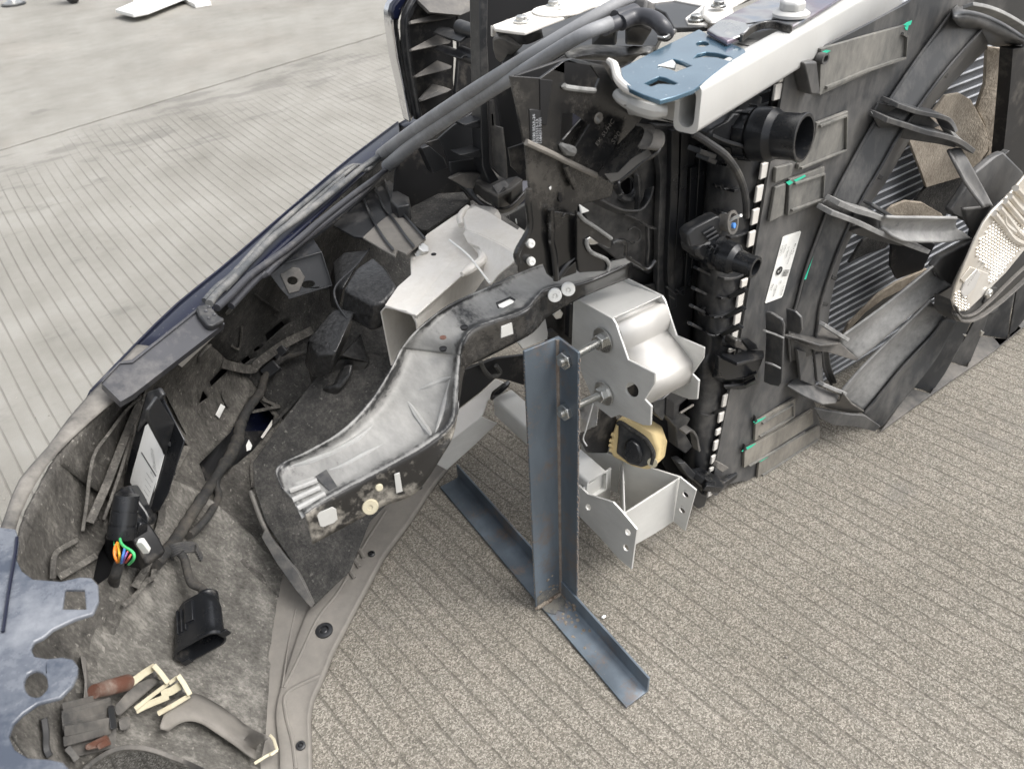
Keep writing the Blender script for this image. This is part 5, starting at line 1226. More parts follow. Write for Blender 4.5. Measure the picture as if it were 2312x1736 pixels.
ribbon('strip_lip', M['steel_black'], ts, [on(q, Z(.780)) for q in z2('1180,250 1240,195 1330,155 1430,152 1500,172 1545,180')], (0, 0, -.008), .004, res=3)
hb = thing('hex_bolt', (1.0, .78, .78), 'large white painted hex bolt with a flange standing on the tinted strip', 'bolt')
c_ = on(z2('1535,112')[0], Z(.780))
lathe('flange', M['white_paint'], hb, c_, (0, 0, 1), [(0, .0205), (.003, .0205), (.006, .016), (.006, .001)], 28)
bm = bmesh.new(); add_hex(bm, c_ + Vector((0, 0, .005)), (0, 0, 1), .0150, .011, rot=.2); fin(bm, 'head', M['white_paint'], hb, bevel=.003)
# ------------------------------------------------------------------ black steel upright beside the radiator
ur = thing('upright_bracket', (.46, .60, .53), 'tall black pressed steel upright with punched windows, dusty, standing on the arm', 'bracket')
YU = .605
win = a5('545,610 590,600 750,602 900,700 1040,800 760,1240 700,1290 620,1250 560,1180 520,1100')
top_open = z1('1500,440 1690,470 1750,560 1715,652 1500,608')
plate('upper_plate', M['steel_black'], ur, z1('1112,545 1330,560 1495,440 1560,420 1780,470 1830,560 1900,640 2060,840 1905,1040 1740,1250 1700,1245 1480,1140 1240,1030 1212,1018 1160,760'), Y(YU), .003, holes=[win, top_open])
plate('folded_tab', M['steel_black'], ur, a5('560,1090 900,705 1045,800 760,1240 700,1290 620,1240'), P3(on(a5('560,1090')[0], Y(YU + .003)), on(a5('900,705')[0], Y(YU + .012)), on(a5('760,1240')[0], Y(YU + .02))), .003)
tube('bright_edge', M['arm_dust'], ur, [on(q, Y(YU - .002)) for q in a5('520,1150 560,1200 640,1255 750,1285')], [.002, .004, .006, .005], 8, res=4)
tube('bright_edge', M['arm_dust'], ur, [on(q, Y(YU - .002)) for q in a5('575,100 620,140 900,180 1130,200')], .0028, 8, res=4)
tube('bead', M['lip'], ur, [on(q, Y(YU - .002)) for q in z1('1225,1015 1400,1095 1560,1175 1725,1252')] , .0032, 8, res=4)
plate('groove', M['black_deep'], ur, z1('1325,565 1415,575 1395,720 1372,900 1330,880'), Y(YU - .001), .0008)
plate('print_patch', M['black'], ur, z1('1250,780 1335,790 1335,1035 1258,1020'), Y(YU - .001), .0008)
upl = Y(YU - .0012)
for k, s in enumerate(('20180 052A-24', '73531513-13', '1184371 0101')):
    lab(s, (800 + (1285 + k * 24) / 3.16, 1022 / 3.16), (800 + (1283 + k * 22) / 3.16, 800 / 3.16), (800 + (1200) / 3.16, 1000 / 3.16), .0046, 'ink_white', ur, upl, .0008)
lab('EK SUHC', a5('1165,1190')[0], a5('1500,690')[0], a5('1100,1100')[0], .0078, 'lip', ur, upl, .0008)
lab('S90', a5('1450,1160')[0], a5('1640,880')[0], a5('1350,1060')[0], .0098, 'lip', ur, upl, .0008)
lathe('punched_ear', M['lip'], ur, on(a5('1195,690')[0], Y(YU - .001)), (0, -1, 0), [(0, .006), (.0015, .005), (.001, .003), (0, .001)], 14)
plate('nib', M['arm_dust'], ur, a5('1150,690 1180,650 1245,740 1210,790 1160,760'), Y(YU - .003), .003, bevel=.0012)
plate('inner_panel', M['black_deep'], ur, z1('1150,540 1500,420 1800,440 1950,650 1900,1000 1740,1250 1480,1150 1240,1020'), Y(YU + .05), .004, holes=[a5('742,600 910,690 742,900')])
# lower part of the upright, folded
plate('lower_plate', M['steel_black'], ur, z5('268,48 520,165 790,300 905,370 900,420 880,465 700,505 650,525 640,640 640,1000 560,1030 490,1060 430,1010 400,935 225,1000 212,860 300,680 290,500 298,400'), Y(YU + .006), .003)
for t, m_ in (('455,545 460,700 458,770 478,870 492,1050', 'steel_black'), ('640,600 632,750 640,870 560,960 500,1045', 'steel_black'), ('300,400 292,510 302,680 215,850 220,930', 'steel_black'), ('560,235 590,310 628,390', 'steel_black')):
    tube('bead', M[m_], ur, [on(q, Y(YU)) for q in z5(t)], .0038, 8, res=5)
plate('panel', M['steel_black'], ur, z5('470,560 545,570 640,590 630,760 635,870 560,960 500,1040 480,870 455,770'), P3(on(z5('470,560')[0], Y(YU + .004)), on(z5('640,590')[0], Y(YU - .004)), on(z5('500,1040')[0], Y(YU + .004))), .002)
ribbon('fold', M['steel_black'], ur, [on(q, Y(YU - .002)) for q in z5('530,600 545,575 580,582')], (0, -.003, .001), .002)
plate('slot', M['black_deep'], ur, z5('512,425 530,430 538,490 520,500 508,470'), Y(YU + .004), .001)
plate('chip', M['label'], ur, z5('440,395 458,380 462,400 450,412'), Y(YU + .004), .001)
# latch jaws
plate('latch_jaw', M['steel_black'], ur, z5('645,560 668,592 760,660 892,750 888,822 868,828 800,795 740,790 712,770 705,800 730,845 800,880 850,905 872,950 845,990 660,1000 645,900'), Y(YU - .016), .006, bevel=.0012)
tube('jaw_edge', M['arm_dust'], ur, [on(q, Y(YU - .018)) for q in z5('655,575 690,620 780,680 885,755')], .0022, 8, res=3)
tube('jaw_edge', M['arm_dust'], ur, [on(q, Y(YU - .018)) for q in z5('712,760 712,800 740,850 800,880 850,905 870,945 862,985')], .0024, 8, res=4)
plate('spring_end', M['zinc'], ur, z5('712,760 735,742 800,790 765,800 735,800'), Y(YU - .019), .002)
plate('spring_end', M['label'], ur, z5('662,512 735,560 672,582'), Y(YU - .016), .003)
# wire hook
tube('hook_wire', M['steel_black'], ur, [on(q, Y(YU - .01)) for q in z5('890,785 930,770 985,782 985,860 1000,890 1080,940 1130,972 1165,955 1198,910')], .0026, 8, res=3)
for c in ('305,788', '310,915'):
    lathe('stud', M['label'], ur, on(z5(c)[0], Y(YU + .004)), (-.35, -1, .25), [(0, .0050), (.003, .0050), (.005, .0036), (.0065, .0036), (.007, .0024), (.006, .001)], 18)
c = on(z5('262,620')[0], Y(YU + .04)); bm = bmesh.new(); add_hex(bm, c, (-.3, -.8, .5), .0072, .009); add_lathe(bm, c, (-.3, -.8, .5), [(-.002, .0095), (0, .0095), (.001, .007)], 18); fin(bm, 'bolt', M['zinc'], ur, bevel=.001)
plate('gusset', M['steel_black'], ur, z5('120,600 295,500 300,680 262,700 200,660'), P3(on(z5('120,600')[0], Y(.68)), on(z5('295,500')[0], Y(.62)), on(z5('262,700')[0], Y(.63))), .003)
# sloping trough on the right of the upright
tr = P3(on(z2('150,1240')[0], Y(YU)), on(z2('440,880')[0], Y(YU - .01)), on(z2('330,1290')[0], Y(YU - .05)))
plate('trough_floor', M['steel_black'], ur, z2('150,1240 250,1080 440,880 620,940 575,1040 540,1110 430,1180 340,1270 300,1310 240,1290'), tr, .003)
P = [on(q, off_pl(tr, .002)) for q in z2('300,1400 270,1330 330,1280 450,1180 545,1110 580,1010 560,960')]; ribbon('trough_rim', M['steel_black'], ur, P, (0, -.008, .006), .003, res=4)
plate('lip_patch', M['lip'], ur, z2('200,1240 300,1230 400,1130 520,1060 540,1105 430,1180 330,1275 250,1300'), off_pl(tr, .001), .001)
for t in ('430,890 470,900 490,940 470,1000 440,1050', '520,930 550,960 545,1020 510,1055 450,1050'):
    P = [on(q, off_pl(tr, .014)) for q in z2(t)]; ribbon('hose_clip', M['grey_plastic'], ur, P, (.006, -.010, .0), .003, res=4)
# plastic duct plate with a round hole, and the flat column behind
plate('inner_panel', M['black_deep'], ur, z5('420,420 660,480 1150,150 1180,700 1120,960 700,1040 640,900'), Y(.70), .004)
dk = thing('duct_plate', (.62, .66, .40), 'black moulded plate with an oval hole between the upright and the radiator', 'plate')
hole_ = ellipse(z5('1005,385')[0], 16, 19, 18)
plate('plate_body', M['black'], dk, z5('640,350 780,280 900,330 960,300 1040,200 1180,60 1215,300 1228,700 1190,980 1150,1010 1050,960 920,900 740,760 700,560 640,500'), Y(.665), .004, holes=[hole_])
tube('hole_rim', M['black'], dk, [on(q, Y(.662)) for q in ellipse(z5('1000,370')[0], 27, 34, 20)[-6:] + ellipse(z5('1000,370')[0], 27, 34, 20)[:8]], .004, 8, res=2)
P = [on(q, Y(.655)) for q in z5('680,455 760,495 880,555 960,570 1050,560 1110,480 1130,400')]; ribbon('brim', M['black'], dk, P, (0, -.014, .008), .003, res=4)
P = [on(q, Y(.658)) for q in z5('1050,290 1060,420 1050,560')]; ribbon('rib', M['black'], dk, P, (0, -.008, 0), .003)
P = [on(q, Y(.660)) for q in z5('960,570 1060,610 1130,660 1200,680')]; ribbon('rib', M['black'], dk, P, (0, -.006, 0), .003, res=3)
P = [on(q, Y(.660)) for q in z5('1130,665 1135,800 1125,940')]; ribbon('rib', M['black'], dk, P, (0, -.006, 0), .003)
ringc = on(z5('1040,720')[0], Y(.662))
for t in ('1000,690 1040,670 1085,700 1080,760 1040,780', '960,780 1000,770 1030,790', '1000,1100 1100,1080 1180,1120'):
    P = [on(q, Y(.661)) for q in z5(t)]; ribbon('moulded_mark', M['black'], dk, P, (0, -.003, 0), .0016, res=4)
plate('lower_panel', M['black'], dk, z5('640,980 920,900 1050,960 1160,1010 1225,760 1330,1190 1180,1250 1040,1030 880,1100'), Y(.69), .004)
fc = thing('side_column', (.69, .64, .10), 'flat black plastic column with shallow vertical ribs left of the radiator tank', 'column')
plate('column_body', M['black'], fc, z5('1190,-60 1560,-40 1530,600 1500,1000 1440,1500 1380,1660 1290,1660 1215,1200 1225,700 1240,300'), Y(.650), .01)
for t, w_ in (('1300,-20 1290,500 1270,950 1290,1250', .010), ('1370,0 1355,400 1320,900', .010), ('1440,250 1430,600 1400,1100', .006), ('1500,100 1470,640 1440,960', .010)):
    P = [on(q, Y(.646)) for q in z5(t)]; ribbon('rib', M['black_clean'], fc, P, (.012, -.001, 0), w_, res=3)
plate('side_panel', M['black_clean'], fc, y7('0,0 480,-60 500,120 520,260 480,500 330,560'), Y(.655), .004)
for t in ('330,-20 400,40 470,-10', '400,0 455,45 462,10', '350,45 390,75'):
    P = [on(q, Y(.645)) for q in y7(t)]; ribbon('moulded_mark', M['black'], fc, P, (0, -.006, 0), .002)
lathe('emblem_mark', M['black_clean'], fc, on(z5('1395,795')[0], Y(.642)), (0, -1, 0), [(0, .006), (.0008, .006), (.0008, .0045), (0, .004)], 14)
# ------------------------------------------------------------------ radiator with its left tank
ra = thing('radiator', (.90, .60, .0), 'car radiator with ribbed black end tank, white clip strip and dusty core', 'radiator')
# tank: five columns of points from its left silhouette to the clip strip
rows = []
for lft, rgt in zip(['1555,-40', '1560,60', '1545,300', '1525,560', '1500,860', '1480,1100', '1466,1400', '1460,1560'], ['1995,-40', '1990,100', '1960,330', '1935,500', '1880,800', '1830,1080', '1782,1400', '1755,1560']):
    l_, r_ = z5(lft)[0], z5(rgt)[0]
    rows.append([on(lp(l_, r_, t), Y(y_)) for t, y_ in ((0, .660), (.08, .628), (.30, .603), (.50, .592), (.75, .588), (1, .590))])
for lft, rgt in zip(['500,560', '510,780', '480,1050', '470,1300', '500,1420'], ['800,600', '790,780', '735,1050', '700,1300', '690,1420']):
    l_, r_ = y7(lft)[0], y7(rgt)[0]
    rows.append([on(lp(l_, r_, t), Y(y_)) for t, y_ in ((0, .655), (.08, .628), (.30, .603), (.50, .592), (.75, .588), (1, .590))])
tank = patch('end_tank', M['black'], ra, rows, 4, 4, .004)
ribs = ['1530,335 1600,370 1700,402 1760,400 1960,335', '1512,500 1600,545 1700,580 1760,575 1940,500', '1700,740 1780,720 1915,662', '1470,955 1560,1000 1660,1030 1740,1025 1800,1000', '1455,1100 1540,1140 1640,1170 1720,1160 1830,1108', '1440,1225 1530,1270 1640,1305 1700,1300 1812,1240', '1430,1350 1510,1390 1600,1432 1660,1430 1790,1370', '1560,30 1640,60 1720,80 1800,90 1900,130', '1545,180 1640,215 1720,235']
for t in ribs:
    P = hits(z5(t), [tank], -.001, .5); ribbon('rib', M['black'], ra, P, [Vector((-.002, -.0095, .002))] * len(P), .0035, res=3)
for t in ('580,930 640,945 700,925 770,895', '500,115 540,130 640,195 720,205 900,150', '545,255 600,300 690,350 870,275'):
    P = hits(y7(t), [tank], -.001, .3); ribbon('rib', M['black'], ra, P, [Vector((-.002, -.008, .002))] * len(P), .003, res=3)
for t in ('1430,100 1545,140', '1490,155 1550,180'):
    P = [on(q, Y(.61)) for q in z5(t)]; ribbon('lug', M['black'], ra, P, (0, -.02, 0), .006)
for c in ('1555,1265', '605,150'):
    q = z5(c)[0] if c[0] == '1' else y7(c)[0]
    lathe('boss', M['black'], ra, hit(q, [tank], -.002, .4), (-.4, -1, .1), [(0, .0075), (.004, .007), (.004, .005), (.001, .0045)], 18)
# seam strip: straight rail with white tabs
YT = .584
top_, bot_ = on(z2('1495,500')[0], Y(YT)), on(y7('668,1560')[0], Y(YT))
slab3('strip_rail', M['alu_white'], ra, [top_ + Vector((.004, 0, 0)), top_ + Vector((.0075, 0, 0)), bot_ + Vector((.0075, 0, 0)), bot_ + Vector((.004, 0, 0))], (0, .006, 0), bevel=.0006)
segs = [z2(t) for t in ('1490,500 1460,590', '1455,590 1425,720')] + [z5(t) for t in ('1988,205 1962,330', '1950,368 1930,495', '1922,535 1903,655', '1893,695 1878,812', '1840,1035 1828,1100', '1814,1135 1798,1240', '1795,1268 1778,1365', '1770,1400 1760,1490', '1755,1525 1748,1560')] + [y7(t) for t in ('842,440 836,475', '832,565 825,600', '822,625 815,655', '800,790 780,888', '768,925 752,1003', '748,1045 732,1100', '730,1135 716,1212', '710,1245 695,1312', '694,1335 688,1370', '685,1515 668,1560')]
t0 = None
for a, b in segs:
    p, q = on(a, Y(YT - .002)), on(b, Y(YT - .002)); m = p.lerp(q, .5); hh = (p - q).length / 2 - .001
    if t0 is None or True:
        box('clip_tab', M['alu_white'], ra, m - Vector((.001, 0, 0)), (.0062, 0, 0), (0, 0, hh), (0, .002, 0), bevel=.0012)
# dark gaps behind tabs
slab3('strip_groove', M['black_deep'], ra, [top_ + Vector((-.010, .004, 0)), top_ + Vector((.004, .004, 0)), bot_ + Vector((.004, .004, 0)), bot_ + Vector((-.010, .004, 0))], (0, .004, 0), bevel=0)
# core: dark fins with bright flat tubes
YC = .660
slab3('core', M['fins'], ra, [(.80, YC, .02), (1.86, YC, .02), (1.86, YC, .74), (.80, YC, .74)], (0, .02, 0), bevel=0)
t_ = None
for i in range(44):
    z_ = .03 + i * .0163
    if t_ is None: t_ = box('cooling_tube', M['fin_bar'], ra, (1.33, YC - .0015, z_), (.53, 0, 0), (0, .0022, 0), (0, 0, .0008), bevel=0); z00 = z_
    else: copy_part(t_, (0, 0, z_ - z00), name='cooling_tube')
plate('tank_backing', M['black_deep'], ra, s0('1430,200 1700,120 1690,500 1640,1130 1500,1130 1420,900'), Y(.672), .004, bevel=0)
# hose connections
def pipe(c0, c1, ypl, prof, label):
    p0 = on(c0, Y(ypl)); p1 = on(c1, X(p0.x)); ax_ = p1 - p0
    return p0, ax_
p0, ax_ = pipe(z2('1300,930')[0], z2('1632,985')[0], .580, None, '')
ax_n = (ax_.normalized() + Vector((.22, 0, .0))).normalized(); L1 = ax_.length
pe = on(z2('1632,985')[0], (p0 + ax_, Vector((0, 1, 0)))); rr_ = .0262
st0 = pe - ax_n * .088
lathe('upper_outlet', M['black_clean'], ra, st0, ax_n, [(-.03, rr_ * .7), (0, rr_ * .74), (.010, rr_ * .76), (.010, rr_ * 1.10), (.013, rr_ * 1.14), (.026, rr_ * 1.14), (.026, rr_ * 1.02), (.030, rr_ * 1.02), (.030, rr_ * 1.18), (.033, rr_ * 1.20), (.050, rr_ * 1.16), (.056, rr_ * 1.03), (.058, rr_ * 1.0), (.083, rr_ * .99), (.0835, rr_ * 1.04), (.0875, rr_ * 1.04), (.088, rr_ * 1.0), (.088, rr_ * .89), (.05, rr_ * .84), (.02, rr_ * .8)], 40, angle=18)
for k in range(10):
    a = k * math.pi / 5; u = ax_n.orthogonal().normalized(); v = ax_n.cross(u); rd = u * math.cos(a) + v * math.sin(a)
    box('collar_rib', M['black_clean'], ra, st0 + ax_n * .018 + rd * rr_ * 1.17, ax_n * .009, rd * .0016, ax_n.cross(rd) * .002, bevel=.0004)
plate('outlet_box', M['black'], ra, z2('960,930 1060,880 1130,800 1290,800 1310,930 1270,1060 1180,1050 1060,1020 940,975'), Y(.584), .03, bevel=.004)
plate('outlet_lid', M['black_clean'], ra, z2('1130,800 1180,700 1270,660 1340,690 1330,760 1290,805'), P3(on(z2('1130,800')[0], Y(.583)), on(z2('1270,660')[0], Y(.60)), on(z2('1330,760')[0], Y(.586))), .02, bevel=.003)
P = [on(q, Y(.575)) for q in z2('930,975 1010,1010 1110,1040 1190,1060 1290,1062')]; ribbon('outlet_flange', M['black'], ra, P, (0, -.010, .004), .004, res=3)
p0, ax_ = pipe(z5('1690,860')[0], z5('1918,962')[0], .580, None, '')
an = (ax_.normalized() + Vector((.18, 0, -.05))).normalized(); pe = p0 + ax_; r2 = .0118; s0_ = pe - an * .068
lathe('lower_outlet', M['black_clean'], ra, s0_, an, [(-.02, r2 * 1.5), (0, r2 * 1.55), (.004, r2 * 1.9), (.012, r2 * 1.9), (.014, r2 * 1.5), (.020, r2 * 1.5), (.022, r2 * 1.8), (.036, r2 * 1.7), (.042, r2 * 1.25), (.062, r2 * 1.08), (.0625, r2 * 1.2), (.0675, r2 * 1.2), (.068, r2 * 1.12), (.068, r2 * .88), (.03, r2 * .8)], 32, angle=18)
plate('outlet_box', M['black'], ra, z5('1490,830 1560,780 1690,770 1760,830 1700,980 1640,990 1500,880'), Y(.584), .03, bevel=.004)
for t in ('1570,800 1640,850', '1590,800 1560,830', '1620,790 1590,860'):
    P = [on(q, Y(.580)) for q in z5(t)]; ribbon('web', M['black_clean'], ra, P, (0, -.006, 0), .0025)
# clip around the tank, stacked ledges
plate('clip_plate', M['black_clean'], ra, y7('742,515 830,560 1080,515 1030,650 940,665 800,690 735,660'), Y(.560), .008, bevel=.001)
for t, z_ in (('760,478 860,500 935,462 1078,470 1082,508 880,562 762,505', 0), ('690,672 745,650 800,690 930,680 1030,640 1030,668 930,712 790,722', 0), ('780,745 800,772 930,760 1020,715 1018,690 930,735', 0)):
    pts = y7(t); p = on(pts[0], Y(.570)); plate('ledge', M['black_clean'], ra, pts, P3(on(pts[0], Y(.575)), on(pts[2], Y(.575)), on(pts[4], Y(.545))), .005, bevel=.001)
plate('wedge', M['black_clean'], ra, y7('868,395 890,385 965,465 940,482 862,450'), Y(.555), .02, bevel=.002)
lathe('tank_port', M['black_clean'], ra, on(y7('775,395')[0], Y(.582)), (.5, -1, 0), [(0, .0085), (.022, .0085), (.024, .0075), (.024, .005), (.005, .005)], 20)
plate('corner_web', M['black'], ra, y7('960,380 1020,420 1040,460 975,468 905,385'), Y(.572), .003)
# lower mounts
plate('foot_clamp', M['black_clean'], ra, y7('535,1352 600,1340 760,1420 880,1365 882,1400 770,1500 650,1480 640,1440'), P3(on(y7('535,1352')[0], Y(.585)), on(y7('882,1400')[0], Y(.575)), on(y7('650,1480')[0], Y(.545))), .012, bevel=.002)
plate('foot_ledge', M['black_clean'], ra, y7('650,1440 770,1470 885,1390 880,1420 770,1510 655,1470'), Y(.552), .006, bevel=.001)
plate('clamp_lever', M['grey_plastic'], ra, y7('745,1310 820,1350 770,1385 720,1350'), Y(.556), .01, bevel=.002)
plate('foot_block', M['black'], ra, y7('560,1480 620,1550 660,1560 640,1640 590,1661 540,1620'), Y(.57), .04, bevel=.003)
plate('side_block', M['black'], ra, y7('240,850 330,825 425,745 560,780 450,880 440,940 530,980 490,1060 500,1110 545,1190 490,1245 430,1200 420,1050 340,960 320,1000 250,930'), Y(.590), .02, bevel=.002)
plate('side_gap', M['black_deep'], ra, y7('348,822 408,860 404,990 342,955'), Y(.588), .002)
plate('side_foot', M['black'], ra, y7('440,1315 490,1305 540,1360 610,1440 660,1475 600,1500 510,1420'), Y(.575), .02, bevel=.002)
P = [on(q, Y(.584)) for q in y7('445,935 500,900 545,872')]; ribbon('bright_scratch', M['lip'], ra, P, (0, -.003, .0), .003)
P = [on(q, Y(.578)) for q in y7('440,1060 490,1035 530,1090 540,1150 550,1190')]; ribbon('hook', M['grey_plastic'], ra, P, (0, -.014, 0), .004, res=3)
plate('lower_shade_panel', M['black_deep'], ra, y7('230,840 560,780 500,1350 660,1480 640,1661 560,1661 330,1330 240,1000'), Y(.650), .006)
# sensor plug with its thin cable
se = thing('sensor_plug', (.72, .56, .48), 'black finned sensor plug with a grey ring, hanging on a thin cable', 'sensor')
sp = P3(on(z5('1420,720')[0], Y(.565)), on(z5('1640,590')[0], Y(.555)), on(z5('1450,830')[0], Y(.56)))
plate('plug_body', M['black'], se, z5('1420,720 1450,690 1620,600 1660,590 1690,640 1680,720 1550,800 1445,822'), sp, .022, bevel=.003)
for t in ('1560,745 1640,700', '1575,770 1655,725', '1540,720 1620,675'):
    P = [on(q, off_pl(sp, .001)) for q in z5(t)]; ribbon('fin', M['black_clean'], se, P, (CAM - sp[0]).normalized() * .004, .003)
c0_, c1_ = on(z5('1665,640')[0], off_pl(sp, -.008)), on(z5('1745,640')[0], off_pl(sp, .004))
lathe('ring', M['grey_plastic'], se, c0_, c1_ - c0_, [(0, .010), ((c1_ - c0_).length * .6, .0105), ((c1_ - c0_).length, .0145), ((c1_ - c0_).length + .002, .0145), ((c1_ - c0_).length + .002, .011), (.01, .010)], 24)
tube('wire', M['label'], se, [on(z5('1735,625')[0], off_pl(sp, .004)), on(z5('1770,605')[0], off_pl(sp, .012)), on(z5('1812,590')[0], off_pl(sp, .022))], .0019, 8, res=3)
lathe('core', M['blue'], se, on(z5('1750,662')[0], off_pl(sp, .006)), c1_ - c0_, [(0, .0035), (.003, .0035), (.0034, .002)], 12)
tube('cable', M['rubber'], se, [on(q, Y(y_)) for q, y_ in zip(z5('1470,5 1530,40 1590,80 1700,160 1780,270 1825,380 1845,480 1850,600'), (.56, .555, .55, .545, .545, .545, .545, .55))], .0042, 10, res=5)
# ------------------------------------------------------------------ fan shroud
fs = thing('fan_shroud', (1.15, .57, .0), 'dusty black plastic fan shroud with flap panels, curved struts and a foil-covered motor', 'fan shroud')
YP = .578
panel = z2('1500,520 1560,440 1760,340')
pts = z3('70,560 90,470 330,350 640,190 940,30 1050,-60 1480,-60 1330,110 1150,380 960,680 820,900 660,1170 560,1420 450,1661') + z6('420,330 345,560 300,780 280,1000 320,1180') + y7('1470,900 1500,1030 1500,1130 1300,1290 1040,1435 900,1450 820,1470 720,1560 690,1540 720,1300 800,900 900,400')
plate('base_panel', M['shroud'], fs, pts, Y(YP), .004, bevel=0)
def P_(fr_, t, y): return [on(q, Y(y)) for q in fr_(t)]
slab3('base_panel', M['shroud'], fs, [(1.67, YP, .01), (1.90, YP, .01), (1.90, YP, .72), (1.67, YP, .72)], (0, .004, 0))
slab3('side_rail', M['shroud'], fs, [(1.88, YP, .0), (1.90, YP, .0), (1.90, YP, .73), (1.88, YP, .73)], (0, .10, 0))
# flap panels with raised frames
def flap(fr_, t, frame_t=None):
    o = plate('flap', M['flap_brown' if fr_ is y7 else 'flap'], fs, fr_(t), Y(YP - .006), .005, bevel=.001)
    if frame_t:
        P = P_(fr_, frame_t, YP - .006); bm = bmesh.new(); add_ribbon(bm, P, Vector((0, -.004, 0)), .003); fin(bm, 'flap_frame', M['flap'], o, bevel=.0004)
    return o
flap(z3, '330,352 640,262 945,178 932,380 920,408 620,545 318,682', '355,625 640,505 918,412 930,260 900,240')
flap(z3, '300,880 525,795 510,1085 165,1215 170,1180 250,1080 290,960', '310,900 500,825 495,1070 175,1200')
flap(z3, '105,1285 355,1190 345,1440 90,1545', '110,1500 330,1418 340,1240 130,1310')
flap(y7, '1018,1008 1318,828 1315,965 1180,1060 1010,1150', '1060,1010 1290,870 1290,960 1040,1110')
flap(y7, '935,1222 1200,1060 1445,915 1450,1020 1200,1180 930,1350', '960,1330 1180,1200 1380,1075')
flap(y7, '1045,1310 1260,1170 1500,1035 1500,1130 1250,1310 1030,1425', '1060,1400 1250,1280 1480,1130')
for fr_, t in ((z3, '5,1340 80,1310 60,1540 -40,1590'), (z3, '10,1200 130,1170 120,1260 0,1310')):
    flap(fr_, t)
plate('column', M['shroud'], fs, z3('210,450 300,440 325,680 260,680'), Y(YP - .02), .02, bevel=.002)
lathe('eyelet', M['shroud'], fs, on(z3('312,412')[0], Y(YP - .004)), (0, -1, 0), [(0, .0065), (.010, .0065), (.010, .0042), (.0, .004)], 18)
# paint marks left by the inspector
def gm(fr_, t): plate('green_mark', M['green'], fs, fr_(t), Y(YP - .0068), .0006, bevel=0)
gm(a8, '288,405 350,360 420,335 400,400 345,425'); gm(a8, '300,440 370,410 345,490 320,480'); gm(z3, '335,375 365,360 400,365 370,380 345,388')
gm(z3, '78,1305 110,1290 130,1305 100,1325'); gm(z3, '135,1290 215,1250 220,1262 150,1300'); gm(y7, '1000,1005 1050,985 1095,968 1060,995 1010,1020'); gm(y7, '912,1225 950,1195 1020,1165 985,1195 925,1230'); gm(y7, '1035,1305 1050,1295 1110,1268 1060,1300')
gm(z6, '320,640 385,480 392,485 335,640'); gm(z6, '338,648 402,482 410,488 352,650')
for t in ('1010,1020 1020,960 1035,1000', '925,1235 942,1175 955,1215'):
    plate('peg', M['black'], fs, y7(t), Y(YP - .008), .006)
# label with the maker's print
lpl = off_pl(Y(YP - .001), .0006)
lbl = a3('465,395 490,375 740,290 752,305 470,1290 450,1325 205,1418 190,1410')
plate('label', M['label'], fs, lbl, Y(YP - .0012), .0008, bevel=0)
lp_ = Y(YP - .0016)
def A3(t): return a3(t)[0]
def pl3(s, a, b, size, side='0,1000'):
    lab(s, A3(a), A3(b), A3(side), size, 'print', fs, lp_, .0006)
pl3('1742', '285,1215', '325,1095', .0054, '100,1180'); pl3('79538567', '320,1310', '395,1065', 0.0048, '100,1280'); pl3('03', '430,1100', '450,1030', 0.0044, '100,1080'); pl3('20-05-21', '440,1290', '515,1030', 0.0046, '200,1260')
pl3('CAADN', '425,670', '470,500', 0.0043, '100,640'); pl3('CHINA', '480,625', '530,460', 0.0042, '100,600'); pl3('100446-11', '515,705', '590,440', 0.0041, '100,680'); pl3('Seriennummer', '535,800', '610,560', 0.0037, '100,770'); pl3('Typ F18B', '610,650', '680,430', 0.0044, '100,620')
for i in range(4): pl3('IIIIII', '%d,%d' % (470 + i * 22, 990 - i * 2), '%d,%d' % (505 + i * 22, 870), .0070, '100,960')
c = on(A3('412,910'), Y(YP - .0022)); rA = .0064
lathe('emblem', M['print'], fs, c, (0, -1, 0), [(0, rA), (.0004, rA), (.0004, rA * .62), (0, rA * .62)], 28, closed=True)
for q0 in (0, 2):
    bm = bmesh.new(); cv = bm.verts.new(c + Vector((0, -.0004, 0))); ring = [bm.verts.new(c + Vector((math.cos(a) * rA * .6, -.0004, math.sin(a) * rA * .6))) for a in [R(60 + q0 * 90 + k * 15) for k in range(7)]]
    for i in range(6): bm.faces.new([cv, ring[i], ring[i + 1]])
    fin(bm, 'emblem', M['print'], fs)
# ring band round the fan opening
l1 = z3('1300,40 1040,385 845,670 690,905 540,1170 420,1400') + z6('420,330 335,560 275,780 225,960 235,1150')
l2 = z3('1480,205 1215,510 1035,750 905,930 740,1220 605,1450') + z6('545,430 470,640 420,800 398,955 380,1100')
l3 = z3('1520,345 1290,575 1115,770 965,1000 800,1290 680,1460') + z6('610,380 545,540 490,760 470,915 440,1100')
rows = []
for a, b, c in zip(l1, l2, l3):
    A_, B_, C_ = on(a, Y(.574)), on(b, Y(.556)), on(c, Y(.600)); rows.append([A_, A_.lerp(B_, .5) + Vector((0, -.003, 0)), B_, B_.lerp(C_, .4) + Vector((.004, 0, 0)), C_])
patch('fan_ring', M['shroud'], fs, rows, 4, 4, .003)
tube('ring_bead', M['black'], fs, [on(q, Y(.553)) for q in l2], .0024, 8, res=4)
tube('ring_bead', M['shroud'], fs, [on(q, Y(.572)) for q in l1], .002, 8, res=4)
for t in (z3('1205,515 1235,545'), z3('725,1250 770,1275'), z6('500,625 525,640'), z6('435,790 470,800')):
    P = [on(q, Y(.560)) for q in t]; ribbon('cleat', M['black'], fs, P, (0, .02, 0), .006)
